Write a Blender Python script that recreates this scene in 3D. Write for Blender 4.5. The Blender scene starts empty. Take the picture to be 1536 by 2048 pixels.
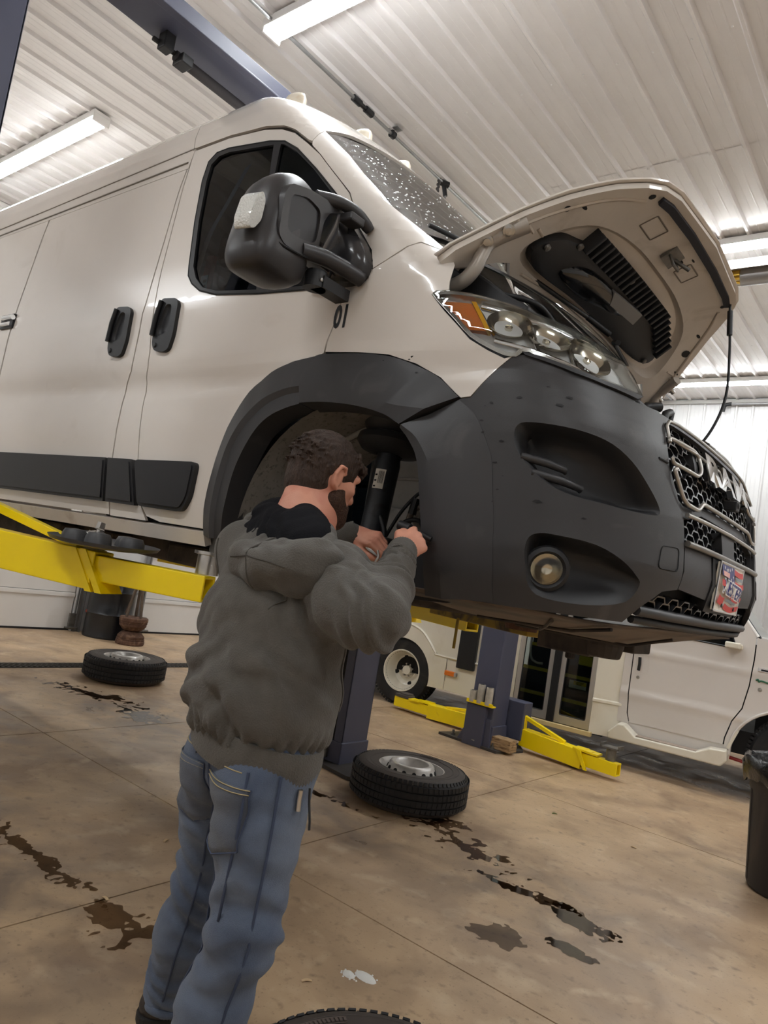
import bpy, bmesh, math, random
import numpy as np
from mathutils import Vector, Matrix, noise, geometry

# ================================================================ camera, world, exposure
scene = bpy.context.scene
COL = scene.collection
cam_data = bpy.data.cameras.new('camera'); cam = bpy.data.objects.new('camera', cam_data); COL.objects.link(cam)
cam_data.sensor_fit = 'AUTO'; cam_data.sensor_width = 36.0
cam_data.lens = 36.0*1433.6/2048; cam_data.clip_start = .05; cam_data.clip_end = 80
RIGHT = Vector((.774, .611, .163)).normalized()
FWD = Vector((-.628, .774, .081)); FWD = (FWD - FWD.dot(RIGHT)*RIGHT).normalized()
UP = RIGHT.cross(FWD)
cam.matrix_world = Matrix(((RIGHT.x, UP.x, -FWD.x, 0), (RIGHT.y, UP.y, -FWD.y, 0), (RIGHT.z, UP.z, -FWD.z, 1.40), (0, 0, 0, 1)))
scene.camera = cam
world = bpy.data.worlds.new('world'); scene.world = world; world.use_nodes = True
world.node_tree.nodes['Background'].inputs[0].default_value = (.9, .88, .85, 1)
world.node_tree.nodes['Background'].inputs[1].default_value = .05
scene.view_settings.view_transform = 'Standard'; scene.view_settings.look = 'None'
scene.view_settings.gamma = 1.0; scene.view_settings.use_curve_mapping = False
scene.view_settings.exposure = 0.52
LAMP_STRENGTH = 42.0                        # the shop's ceiling strip lights are the only light there is

# ================================================================ helpers
R_ = random.Random(7)
def lin(c):
    return tuple((v/12.92 if v <= .04045 else ((v+.055)/1.055)**2.4) for v in (x/255 for x in c))
MATS = {}
def M(name, rgb, rough=.5, metal=0., var=0., vscale=6., rvar=0., bump=0., bscale=60., coat=0., emit=0., trans=0., spec=.5, ior=1.45, dirt=None, dscale=3., dlo=.5, dhi=.65, stretch=None, sheen=0.):
    """a procedural principled material; var = value mottling, dirt = a second colour in noise patches"""
    if name in MATS: return MATS[name]
    m = bpy.data.materials.new(name); m.use_nodes = True; MATS[name] = m
    nt = m.node_tree; N = nt.nodes; L = nt.links; b = N['Principled BSDF']
    c = lin(rgb) + (1,)
    b.inputs['Base Color'].default_value = c; b.inputs['Roughness'].default_value = rough; b.inputs['Metallic'].default_value = metal
    b.inputs['Specular IOR Level'].default_value = spec; b.inputs['IOR'].default_value = ior
    if coat: b.inputs['Coat Weight'].default_value = coat; b.inputs['Coat Roughness'].default_value = .04
    if trans: b.inputs['Transmission Weight'].default_value = trans
    if sheen: b.inputs['Sheen Weight'].default_value = sheen; b.inputs['Sheen Roughness'].default_value = .6
    if emit: b.inputs['Emission Color'].default_value = c; b.inputs['Emission Strength'].default_value = emit
    tc = N.new('ShaderNodeTexCoord'); vec = tc.outputs['Object']
    if stretch:
        mp = N.new('ShaderNodeMapping'); mp.inputs['Scale'].default_value = stretch; L.new(vec, mp.inputs[0]); vec = mp.outputs[0]
    def nz(scale, detail=5, dist=0.):
        n = N.new('ShaderNodeTexNoise'); n.inputs['Scale'].default_value = scale; n.inputs['Detail'].default_value = detail
        n.inputs['Distortion'].default_value = dist; L.new(vec, n.inputs['Vector']); return n
    col = None
    if var or dirt:
        n = nz(vscale); r = N.new('ShaderNodeMapRange'); L.new(n.outputs[0], r.inputs[0])
        r.inputs[1].default_value = .3; r.inputs[2].default_value = .7; r.inputs[3].default_value = 1-var; r.inputs[4].default_value = 1+var
        h = N.new('ShaderNodeHueSaturation'); h.inputs['Color'].default_value = c; L.new(r.outputs[0], h.inputs['Value']); col = h.outputs[0]
    if dirt:
        n = nz(dscale, 9, .6); r = N.new('ShaderNodeMapRange'); L.new(n.outputs[0], r.inputs[0]); r.inputs[1].default_value = dlo; r.inputs[2].default_value = dhi
        x = N.new('ShaderNodeMixRGB'); L.new(r.outputs[0], x.inputs[0]); L.new(col, x.inputs[1]); x.inputs[2].default_value = lin(dirt) + (1,); col = x.outputs[0]
    if col is not None: L.new(col, b.inputs['Base Color'])
    if rvar:
        n = nz(vscale*1.7); r = N.new('ShaderNodeMapRange'); L.new(n.outputs[0], r.inputs[0]); r.inputs[1].default_value = .3; r.inputs[2].default_value = .7
        r.inputs[3].default_value = max(.02, rough-rvar); r.inputs[4].default_value = min(1, rough+rvar); L.new(r.outputs[0], b.inputs['Roughness'])
    if bump:
        n = nz(bscale, 4); bp = N.new('ShaderNodeBump'); bp.inputs['Strength'].default_value = bump; bp.inputs['Distance'].default_value = .01
        L.new(n.outputs[0], bp.inputs['Height']); L.new(bp.outputs[0], b.inputs['Normal'])
    return m

ORG = Vector((0, 0, 0))
def link(o, parent=None):
    COL.objects.link(o)
    if parent is not None: o.parent = parent
    return o
def tag(o, label=None, cat=None, group=None, kind=None):
    if label: o['label'] = label
    if cat: o['category'] = cat
    if group: o['group'] = group
    if kind: o['kind'] = kind
    return o
def thing(name, label, cat, loc=(0, 0, 0), rotz=0., group=None, world=True):
    """an Empty at the thing's base; with world=True the parts that follow are given in room coordinates"""
    global ORG
    o = link(bpy.data.objects.new(name, None)); o.location = loc; o.rotation_euler = (0, 0, rotz); o.empty_display_size = .1
    ORG = Vector(loc) if world else Vector((0, 0, 0))
    return tag(o, label, cat, group)
def free():
    global ORG
    ORG = Vector((0, 0, 0))
def dup(root, loc, rotz, label=None, rot=None):
    r = root.copy(); COL.objects.link(r); r.location = loc; r.rotation_euler = rot or (0, 0, rotz)
    if label: r['label'] = label
    for ch in list(root.children):
        c = ch.copy(); COL.objects.link(c); c.parent = r
        for g in ch.children:
            d = g.copy(); COL.objects.link(d); d.parent = c
    return r

class MB:
    def __init__(s): s.v = []; s.f = []; s.n = None
    def add(s, vs, fs):
        o = len(s.v); s.v += [tuple(map(float, p)) for p in vs]; s.f += [tuple(i+o for i in f) for f in fs]; return s
    def box(s, c, size, mat=None):
        hx, hy, hz = (d/2 for d in size)
        vs = [Vector((x, y, z)) for x in (-hx, hx) for y in (-hy, hy) for z in (-hz, hz)]
        if mat is not None: vs = [mat @ p for p in vs]
        c = Vector(c)
        return s.add([p+c for p in vs], [(0, 1, 3, 2), (4, 6, 7, 5), (0, 4, 5, 1), (2, 3, 7, 6), (0, 2, 6, 4), (1, 5, 7, 3)])
    def bar(s, p, q, w, h, up=(0, 0, 1)):
        p = Vector(p); q = Vector(q); d = (q-p); l = d.length; d.normalize()
        u = Vector(up); sx = d.cross(u)
        if sx.length < 1e-4: sx = d.cross(Vector((1, 0, 0)))
        sx.normalize(); u = sx.cross(d)
        return s.box((p+q)/2, (l, w, h), Matrix((d, sx, u)).transposed())
    def prism(s, pts, o, ax, ay, az):
        """polygon pts (2D) in the plane o + x*ax + y*ay, extruded by vector az"""
        o = Vector(o); ax = Vector(ax); ay = Vector(ay); az = Vector(az); n = len(pts)
        a = [o + ax*x + ay*y for x, y in pts]
        return s.add(a + [p+az for p in a], [tuple(range(n))[::-1], tuple(range(n, 2*n))] + [(i, (i+1) % n, n+(i+1) % n, n+i) for i in range(n)])
    def tube(s, pts, r, n=10, caps=True):
        pts = [Vector(p) for p in pts]; k = len(pts); rs = r if isinstance(r, (list, tuple)) else [r]*k
        up = Vector((0, 0, 1)); vs = []
        t0 = (pts[1]-pts[0]).normalized()
        u = t0.cross(up)
        if u.length < .05: u = t0.cross(Vector((1, 0, 0)))
        u.normalize()
        for i, p in enumerate(pts):
            t = (pts[min(i+1, k-1)] - pts[max(i-1, 0)]).normalized()
            u = (u - t*u.dot(t)).normalized(); w = t.cross(u)
            vs += [p + (u*math.cos(a) + w*math.sin(a))*rs[i] for a in (2*math.pi*j/n for j in range(n))]
        fs = [(i*n+j, i*n+(j+1) % n, (i+1)*n+(j+1) % n, (i+1)*n+j) for i in range(k-1) for j in range(n)]
        if caps: fs += [tuple(range(n))[::-1], tuple((k-1)*n+j for j in range(n))]
        return s.add(vs, fs)
    def lathe(s, prof, o=(0, 0, 0), mat=None, n=40, a0=0, a1=2*math.pi):
        """prof: (radius, height) pairs, revolved about the local z axis"""
        full = abs(a1-a0-2*math.pi) < 1e-6; m = n if full else n+1; o = Vector(o); vs = []
        for r, z in prof:
            for j in range(m):
                a = a0 + (a1-a0)*j/n; p = Vector((r*math.cos(a), r*math.sin(a), z))
                vs.append(o + (mat @ p if mat is not None else p))
        fs = []
        for i in range(len(prof)-1):
            for j in range(n):
                j2 = (j+1) % m
                fs.append((i*m+j, i*m+j2, (i+1)*m+j2, (i+1)*m+j))
        return s.add(vs, fs)
    def grid(s, fn, us, vs_):
        nu, nv = len(us), len(vs_)
        return s.add([fn(u, v) for u in us for v in vs_], [(i*nv+j, (i+1)*nv+j, (i+1)*nv+j+1, i*nv+j+1) for i in range(nu-1) for j in range(nv-1)])
    def build(s, name, mat, parent=None, smooth=None, bevel=0., seg=2, sub=0, solid=0., weld=False):
        me = bpy.data.meshes.new(name); off = ORG
        me.from_pydata([(x-off.x, y-off.y, z-off.z) for x, y, z in s.v], [], s.f)
        if mat: me.materials.append(mat)
        bm = bmesh.new(); bm.from_mesh(me)
        if weld: bmesh.ops.remove_doubles(bm, verts=bm.verts, dist=1e-5)
        bmesh.ops.recalc_face_normals(bm, faces=bm.faces)
        if smooth is not None:
            ang = math.radians(smooth)
            for f in bm.faces: f.smooth = True
            for e in bm.edges:
                if len(e.link_faces) == 2 and e.calc_face_angle(0) > ang: e.smooth = False
        bm.to_mesh(me); bm.free()
        o = link(bpy.data.objects.new(name, me), parent)
        if solid: md = o.modifiers.new('solid', 'SOLIDIFY'); md.thickness = solid; md.offset = -1
        if bevel:
            md = o.modifiers.new('bevel', 'BEVEL'); md.width = bevel; md.segments = seg; md.limit_method = 'ANGLE'; md.angle_limit = math.radians(35); md.harden_normals = False
            if smooth is None:
                for p in me.polygons: p.use_smooth = False
        if sub: md = o.modifiers.new('sub', 'SUBSURF'); md.levels = sub; md.render_levels = sub
        return o
def bez(pts, n=8):
    """Catmull-Rom through 3D or 2D points"""
    P = [np.array(p, float) for p in pts]; P = [2*P[0]-P[1]] + P + [2*P[-1]-P[-2]]; out = []
    for i in range(1, len(P)-2):
        for k in range(n):
            t = k/n; a, b, c, d = P[i-1:i+3]
            out.append(.5*((2*b) + (c-a)*t + (2*a-5*b+4*c-d)*t*t + (3*b-a-3*c+d)*t**3))
    out.append(P[-2]); return [tuple(p) for p in out]
def bezc(pts, n=4):
    """closed Catmull-Rom"""
    P = [np.array(p, float) for p in pts]; k = len(P); out = []
    for i in range(k):
        a, b, c, d = P[i-1], P[i], P[(i+1) % k], P[(i+2) % k]
        for j in range(n):
            t = j/n; out.append(tuple(.5*((2*b) + (c-a)*t + (2*a-5*b+4*c-d)*t*t + (3*b-a-3*c+d)*t**3)))
    return out
def round_poly(pts, r, n=4):
    """round the corners of a 2D polygon"""
    out = []; k = len(pts)
    for i in range(k):
        a, b, c = (np.array(pts[j % k], float) for j in (i-1, i, i+1))
        d0 = a-b; d1 = c-b; l0 = np.linalg.norm(d0); l1 = np.linalg.norm(d1); q = min(r, .45*l0, .45*l1)
        p0 = b + d0/l0*q; p1 = b + d1/l1*q
        for j in range(n+1):
            t = j/n; out.append(tuple((1-t)**2*p0 + 2*t*(1-t)*b + t*t*p1))
    return out
def text_mesh(txt, size, shear=0., spacing=1., bold=0.):
    cu = bpy.data.curves.new('lettering', 'FONT'); cu.body = txt; cu.size = size; cu.align_x = 'CENTER'; cu.align_y = 'CENTER'
    cu.shear = shear; cu.space_character = spacing; cu.offset = bold; cu.resolution_u = 3
    o = bpy.data.objects.new('lettering', cu); COL.objects.link(o)
    dg = bpy.context.evaluated_depsgraph_get(); me = bpy.data.meshes.new_from_object(o.evaluated_get(dg))
    vs = [v.co.copy() for v in me.vertices]; fs = [tuple(p.vertices) for p in me.polygons]
    bpy.data.objects.remove(o); bpy.data.curves.remove(cu); bpy.data.meshes.remove(me)
    return vs, fs
def lettering(name, txt, size, place, mat, parent, shear=0., sx=1., spacing=1., bold=0., cuts=0):
    """text laid on a surface: place(x, y) gives the 3D point"""
    vs, fs = text_mesh(txt, size, shear, spacing, bold)
    return MB().add([place(v.x*sx, v.y) for v in vs], fs).build(name, mat, parent)
# ---------------------------------------------------------------- van skin surface
YC = 2.775                                    # centre plane of the van
def lerp_tab(tab, z):
    if z <= tab[0][0]: return tab[0][1]
    for (z0, v0), (z1, v1) in zip(tab, tab[1:]):
        if z <= z1:
            t = (z - z0) / (z1 - z0)
            return v0 + (v1 - v0) * t
    return tab[-1][1]
T_SIDE = [(1.25,1.83),(1.36,1.79),(1.44,1.762),(1.52,1.752),(1.85,1.752),(2.00,1.762),(2.045,1.770),(2.11,1.752),(2.16,1.746),
          (2.40,1.750),(2.60,1.768),(3.05,1.822),(3.25,1.852),(3.36,1.876),(3.45,1.908),(3.52,1.962),(3.57,2.03),(3.60,2.11)]
T_XF = [(1.25,-.69),(1.36,-.68),(1.45,-.65),(1.54,-.63),(1.70,-.65),(1.90,-.685),(2.05,-.74),(2.15,-.80),(2.30,-.98),(2.48,-1.215),
        (2.60,-1.351),(3.16,-1.995),(3.36,-2.225),(3.45,-2.335),(3.53,-2.46),(3.60,-2.66)]
T_L = [(1.25,.52),(1.45,.55),(1.60,.56),(1.90,.53),(2.05,.50),(2.15,.48),(2.30,.42),(2.48,.33),(2.6,.32),(3.4,.32),(3.555,.30)]
T_N = [(1.25,3.4),(1.90,3.4),(2.05,3.1),(2.30,2.3),(2.50,2.0),(3.6,2.0)]
QLEN = 1.2                                    # parameter length of a quarter of the nose
NQ = 96
_cache = {}
def _quarter(n):
    k = round(n, 2)
    if k not in _cache:
        th = np.linspace(0, np.pi/2, 400)
        x = .5 * np.sin(th)**(2/k); y = 1 - np.cos(th)**(2/k)
        s = np.concatenate([[0], np.cumsum(np.hypot(np.diff(x), np.diff(y)))]); s /= s[-1]
        q = np.linspace(0, 1, NQ+1)
        _cache[k] = (np.interp(q, s, x)/.5, np.interp(q, s, y))
    return _cache[k]
def van(a, z):
    """point of the van's outer skin; a runs along the flank (= x) and on round the nose"""
    ys = lerp_tab(T_SIDE, z); xf = lerp_tab(T_XF, z); L = lerp_tab(T_L, z); n = lerp_tab(T_N, z)
    xs = xf - L; W = YC - ys
    if a <= xs: return np.array([a, ys, z])
    q = (a - xs) / QLEN
    far = q > 1
    if far: q = 2 - q
    if q < 0: return np.array([xs + q*QLEN, YC + W, z])
    X, Y = _quarter(n)
    f = q*NQ; i = min(int(f), NQ-1); f -= i
    x = xs + L*(X[i]*(1-f) + X[i+1]*f); y = ys + W*(Y[i]*(1-f) + Y[i+1]*f)
    if far: y = 2*YC - y
    return np.array([x, y, z])
def van_mid(z): return lerp_tab(T_XF, z) - lerp_tab(T_L, z) + QLEN      # a of the centre line
def van_n(a, z):
    e = .012
    da = van(a+e, z) - van(a-e, z); dz = van(a, z+e) - van(a, z-e)
    n = np.cross(da, dz); return n/np.linalg.norm(n)
# ---------------------------------------------------------------- panels cut from a surface
def shrink(poly, d):
    P = [np.array(p, float) for p in poly]; k = len(P)
    area = sum(P[i][0]*P[(i+1) % k][1] - P[(i+1) % k][0]*P[i][1] for i in range(k)); sg = 1 if area > 0 else -1
    out = []
    for i in range(k):
        a, b, c = P[i-1], P[i], P[(i+1) % k]
        e0 = (b-a)/(np.linalg.norm(b-a)+1e-9); e1 = (c-b)/(np.linalg.norm(c-b)+1e-9)
        n0 = np.array([-e0[1], e0[0]])*sg; n1 = np.array([-e1[1], e1[0]])*sg; m = n0+n1; l = np.linalg.norm(m)
        if l < .3: m = n0; q = 1.
        else: m = m/l; q = 1/max(.5, m@n0)
        out.append(tuple(b + m*d*q))
    return out
def patch(name, poly, mat, parent, holes=(), surf=None, nrm=None, lift=0., thick=.012, da=.05, dz=.05, gap=0., rim=.004, amax=None):
    """a panel: a 2D outline (with holes) laid on the surface surf(a, z), given a rim of depth thick; rim = radius its edge is eased by"""
    surf = surf or van; nrm = nrm or van_n
    if gap: poly = shrink(poly, gap)
    loops = [[Vector((x, y, 0)) for x, y in l] for l in (poly,) + tuple(holes)]
    flat = [p for l in loops for p in l]
    bm = bmesh.new(); vs = [bm.verts.new(p) for p in flat]
    for t in geometry.tessellate_polygon(loops):
        try: bm.faces.new([vs[i] for i in t])
        except ValueError: pass
    xs = [p.x for p in flat]; ys = [p.y for p in flat]
    def cuts(lo, hi, st):
        n = max(1, int(math.ceil((hi-lo)/st))); return [lo + (hi-lo)*i/n for i in range(1, n)]
    for x in cuts(min(xs), max(xs), da): bmesh.ops.bisect_plane(bm, geom=bm.verts[:]+bm.edges[:]+bm.faces[:], plane_co=(x, 0, 0), plane_no=(1, 0, 0), dist=1e-6)
    for y in cuts(min(ys), max(ys), dz): bmesh.ops.bisect_plane(bm, geom=bm.verts[:]+bm.edges[:]+bm.faces[:], plane_co=(0, y, 0), plane_no=(0, 1, 0), dist=1e-6)
    bmesh.ops.remove_doubles(bm, verts=bm.verts, dist=1e-6)
    be = [e for e in bm.edges if len(e.link_faces) == 1]
    front = set(bm.faces)
    for f in front:
        if f.normal.z < 0: f.normal_flip()
    dep = bm.verts.layers.float.new('d')
    def ring(edges, d):
        r = bmesh.ops.extrude_edge_only(bm, edges=edges); nv = [g for g in r['geom'] if isinstance(g, bmesh.types.BMVert)]
        for v in nv: v[dep] = d
        return [g for g in r['geom'] if isinstance(g, bmesh.types.BMEdge) and all(v[dep] == d for v in g.verts)]
    if thick > 0: ring(be, thick)
    for f in bm.faces: f.smooth = True
    if thick > 0:
        for e in be: e.smooth = False
    for v in bm.verts:
        a, z = v.co.x, v.co.y
        p = surf(a, z); n = nrm(a, z)
        p = p + n*(lift - v[dep]); v.co = Vector(p) - ORG
    me = bpy.data.meshes.new(name); bm.normal_update(); bm.to_mesh(me); bm.free()
    me.materials.append(mat)
    return link(bpy.data.objects.new(name, me), parent)
def strip(name, line, w, mat, parent, lift=.002, h=.004, surf=None, nrm=None, closed=False):
    """a raised bead (or with h<0.. a dark seam) following a line on the surface"""
    surf = surf or van; nrm = nrm or van_n
    pts = [Vector(surf(a, z) + nrm(a, z)*lift) for a, z in line]
    if closed: pts.append(pts[0])
    return MB().tube(pts, w, 6).build(name, mat, parent, smooth=60)
def bowl(name, loop, rings, mat, parent, surf=None, nrm=None, cap=True, smooth=50, mb=None):
    """a recess: the loop is drawn in towards its centre ring by ring; rings = (scale, depth, da, dz)"""
    surf = surf or van; nrm = nrm or van_n
    c = np.mean(np.array(loop), 0); k = len(loop); vs = []; fs = []
    for s_, d, da, dz in rings:
        for a, z in loop:
            q = c + (np.array((a, z))-c)*s_ + np.array((da, dz)); vs.append(surf(*q) - nrm(*q)*d)
    for i in range(len(rings)-1):
        for j in range(k): fs.append((i*k+j, i*k+(j+1) % k, (i+1)*k+(j+1) % k, (i+1)*k+j))
    if cap:
        q = c + np.array(rings[-1][2:]); vs.append(surf(*q) - nrm(*q)*rings[-1][1]); o = (len(rings)-1)*k
        fs += [(o+j, o+(j+1) % k, len(vs)-1) for j in range(k)]
    b = mb or MB(); b.add(vs, fs)
    return b if mb else b.build(name, mat, parent, smooth=smooth)
# ================================================================ the building
X0, X1, Y0, Y1, ZC = -8.75, 5.4, -3.9, 11.4, 4.85
WHITE = M('white steel sheet', (226, 222, 220), .38, var=.03, vscale=2, rvar=.08)
WALLW = M('white steel wall sheet', (214, 213, 212), .4, var=.02, vscale=2)
GREYTRIM = M('grey steel trim', (168, 165, 160), .45)
DARKM = M('dark shadow gap', (20, 20, 21), .8)
GALV = M('galvanised steel', (160, 160, 160), .38, .8, var=.12, vscale=14)
BLACKP = M('black plastic', (26, 26, 28), .45, bump=.05, bscale=300)
RUBBER = M('black rubber', (30, 29, 30), .7, var=.15, vscale=8, dirt=(62, 57, 53), dscale=5, dlo=.5, dhi=.8)
STEEL = M('bright steel', (190, 188, 184), .28, 1., var=.1, vscale=20)
DSTEEL = M('grey cast steel', (120, 117, 112), .5, .7, var=.2, vscale=25, bump=.2, bscale=80)
RUST = M('rusty iron', (92, 66, 52), .85, .1, var=.3, vscale=20, dirt=(126, 98, 78), dscale=14, bump=.3, bscale=90)
YELLOW = M('yellow lift paint', (255, 224, 0), .34, var=.04, vscale=5, dirt=(208, 170, 20), dscale=9, dlo=.66, dhi=.90, coat=.2)
NAVY = M('navy grey lift paint', (76, 78, 96), .42, var=.05, vscale=4)

def floor_material():
    m = bpy.data.materials.new('stained sealed concrete'); m.use_nodes = True; nt = m.node_tree; N = nt.nodes; L = nt.links; b = N['Principled BSDF']
    tc = N.new('ShaderNodeTexCoord'); P = tc.outputs['Object']
    def nz(s, d=6, dist=0.):
        n = N.new('ShaderNodeTexNoise'); n.inputs['Scale'].default_value = s; n.inputs['Detail'].default_value = d; n.inputs['Distortion'].default_value = dist; L.new(P, n.inputs[0]); return n.outputs[0]
    def rng(v, a, b_, c=0., d=1.):
        r = N.new('ShaderNodeMapRange'); L.new(v, r.inputs[0])
        for i, q in enumerate((a, b_, c, d)): r.inputs[i+1].default_value = q
        return r.outputs[0]
    def mix(f, a, c):
        x = N.new('ShaderNodeMixRGB'); L.new(f, x.inputs[0])
        for i, q in ((1, a), (2, c)):
            if isinstance(q, tuple): x.inputs[i].default_value = lin(q) + (1,)
            else: L.new(q, x.inputs[i])
        return x.outputs[0]
    def mul(a, c):
        x = N.new('ShaderNodeMath'); x.operation = 'MULTIPLY'; L.new(a, x.inputs[0])
        if isinstance(c, float): x.inputs[1].default_value = c
        else: L.new(c, x.inputs[1])
        return x.outputs[0]
    base = mix(rng(nz(.55, 3), .35, .65), (174, 147, 117), (203, 175, 140))
    base = mix(mul(rng(nz(2.2, 9, .5), .42, .68), .8), base, (138, 113, 90))
    base = mix(mul(rng(nz(5.5, 10, .3), .55, .75), .55), base, (216, 194, 162))
    base = mix(mul(rng(nz(19, 8), .58, .76), .6), base, (112, 92, 76))
    base = mix(mul(rng(nz(70, 6), .62, .72), .5), base, (96, 80, 66))
    # damp, oil and tyre dirt along the van's bay; the last one a dark band under the bus (centre x, y, half sizes, strength)
    mask = None
    for x, y, rx, ry, st in ((-3.6, 1.2, 2.6, 1.0, .8), (-4.6, 3.3, 1.6, .8, .55), (-1.4, 3.3, .9, .7, .5), (-2.5, 3.1, .7, .5, .6), (-5.5, 2.2, 2.2, .9, .5), (-2.6, 7.3, 3.6, .85, .9)):
        mp = N.new('ShaderNodeMapping'); mp.inputs['Location'].default_value = (-x/rx, -y/ry, 0); mp.inputs['Scale'].default_value = (1/rx, 1/ry, 0); L.new(P, mp.inputs[0])
        ln = N.new('ShaderNodeVectorMath'); ln.operation = 'LENGTH'; L.new(mp.outputs[0], ln.inputs[0])
        k = rng(ln.outputs['Value'], 1.0, .35, 0., st)
        if mask is None: mask = k
        else:
            mx = N.new('ShaderNodeMath'); mx.operation = 'MAXIMUM'; L.new(mask, mx.inputs[0]); L.new(k, mx.inputs[1]); mask = mx.outputs[0]
    damp = mul(mask, rng(nz(3.2, 8, .8), .38, .62))
    base = mix(damp, base, (104, 92, 86))
    L.new(base, b.inputs['Base Color'])
    rgh = N.new('ShaderNodeMath'); rgh.operation = 'SUBTRACT'; L.new(rng(nz(3.1, 6), .3, .7, .38, .58), rgh.inputs[0]); L.new(mul(damp, .26), rgh.inputs[1])
    L.new(rgh.outputs[0], b.inputs['Roughness']); b.inputs['Specular IOR Level'].default_value = .5
    bp = N.new('ShaderNodeBump'); bp.inputs['Strength'].default_value = .12; bp.inputs['Distance'].default_value = .004; L.new(nz(130, 5), bp.inputs['Height']); L.new(bp.outputs[0], b.inputs['Normal'])
    return m
FLOOR = floor_material()
fl = tag(MB().box(((X0+X1)/2, (Y0+Y1)/2, -.06), (X1-X0, Y1-Y0, .1)).build('floor', M('joint dirt', (58, 48, 40), .9)), kind='structure')
xs_ = [X0, -6.72, -4.55, -2.42, -.29, 1.84, 3.97, X1]; ys_ = [Y0, -2.57, -.03, 2.50, 5.05, 7.6, 10.1, Y1]
for a, b in zip(xs_, xs_[1:]):
    for c, d in zip(ys_, ys_[1:]):
        if a == X0: b = -6.72
        lo = a + .004 if a > -6.8 else a; lo = -6.52 if abs(a+6.72) < .01 else lo
        MB().box(((lo+b-.004)/2, (c+d)/2, -.005), (b-.004-lo, d-c-.007, .01)).build('concrete_slab', FLOOR, fl)
# trench drain across the bay
dr = MB().box((-6.62, (Y0+Y1)/2, -.03), (.20, Y1-Y0, .04)).build('drain_channel', DARKM, fl)
g = MB()
for i in range(170):
    y = -.5 + i*.052; g.bar((-6.70, y, .004), (-6.54, y+.07, .004), .022, .012)
g.box((-6.715, 4, .001), (.02, 9.2, .012)).box((-6.525, 4, .001), (.02, 9.2, .012))
tag(g.build('drain_grate', M('worn cast iron grate', (64, 60, 57), .5, .6, var=.3, vscale=20), fl), kind='stuff')

# ---- ribbed ceiling sheets
def rib_profile(w=.9144, pitch=.2286, depth=.026):
    out = []
    for i in range(int(round(w/pitch))):
        x = i*pitch
        out += [(x, 0), (x+.015, -depth), (x+.034, -depth), (x+.049, 0), (x+.098, 0), (x+.102, -.0016), (x+.110, -.0016), (x+.114, 0), (x+.160, 0), (x+.164, -.0016), (x+.172, -.0016), (x+.176, 0)]
    out += [(w, 0), (w+.014, -depth)]
    return out
ce = tag(MB().box(((X0+X1)/2, (Y0+Y1)/2, ZC+.06), (X1-X0, Y1-Y0, .08)).build('ceiling', WHITE), kind='structure')
prof = rib_profile()
for k, (ya, yb, dz) in enumerate(((Y0, 2.70, -.004), (2.66, 5.20, 0.), (5.15, Y1, -.003))):
    first = None
    for i in range(15):
        x = X0 + i*.9144 - .02
        if first is None:
            b = MB(); n = len(prof); b.add([(px, ya, pz) for px, pz in prof] + [(px, yb, pz) for px, pz in prof], [(j, j+1, n+j+1, n+j) for j in range(n-1)])
            o = first = b.build('ceiling_panel', WHITE, ce)
        else: o = link(first.copy(), ce)
        o.location = (x, 0, ZC + dz)
sc = MB()
for yy in (1.3, 4.0, 6.6, 8.0, 9.2):
    for i in range(56): sc.lathe([(.0, -.006), (.006, -.005), (.008, 0)], (X0+.17+i*.2286, yy, ZC-.004), n=6)
tag(sc.build('ceiling_screw', M('white screw heads', (235, 233, 230), .4), ce), kind='stuff')
# ---- far wall of upright ribbed sheets
wr = tag(MB().box(((X0+X1)/2, Y1+.08, ZC/2), (X1-X0, .1, ZC)).build('wall_right', WALLW), kind='structure')
first = None
for i in range(15):
    if first is None:
        b = MB(); n = len(prof); b.add([(px, pz, 0) for px, pz in prof] + [(px, pz, ZC-.05) for px, pz in prof], [(j, j+1, n+j+1, n+j) for j in range(n-1)])
        o = first = b.build('wall_panel', WALLW, wr)
    else: o = link(first.copy(), wr)
    o.location = (X0 + i*.9144 - .02, Y1 + .02, 0)
tag(MB().box(((X0+X1)/2, Y1-.02, ZC-.06), (X1-X0, .05, .055)).build('trim_1', GREYTRIM), kind='structure')
tag(MB().box(((X0+X1)/2, Y1-.03, .06), (X1-X0, .03, .12)).build('baseboard_right', GREYTRIM), kind='structure')
# conduit along the top of the far wall
t = thing('wall_conduit', 'grey conduit with a black elbow along the top of the far white wall', 'conduit', (-2.6, Y1-.06, 4.72))
MB().tube([(-2.86, Y1-.08, 4.735), (4, Y1-.08, 4.735)], .016, 8).build('conduit_pipe', GALV, t, smooth=60)
MB().tube([(-2.86, Y1-.08, 4.735), (-2.93, Y1-.08, 4.73), (-2.96, Y1-.08, 4.70), (-2.97, Y1-.08, 4.62)], .03, 8).build('elbow', BLACKP, t, smooth=60)
for x in (-2.05, -.6): MB().box((x, Y1-.07, 4.735), (.04, .05, .06)).build('strap', BLACKP, t)
free()
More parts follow.
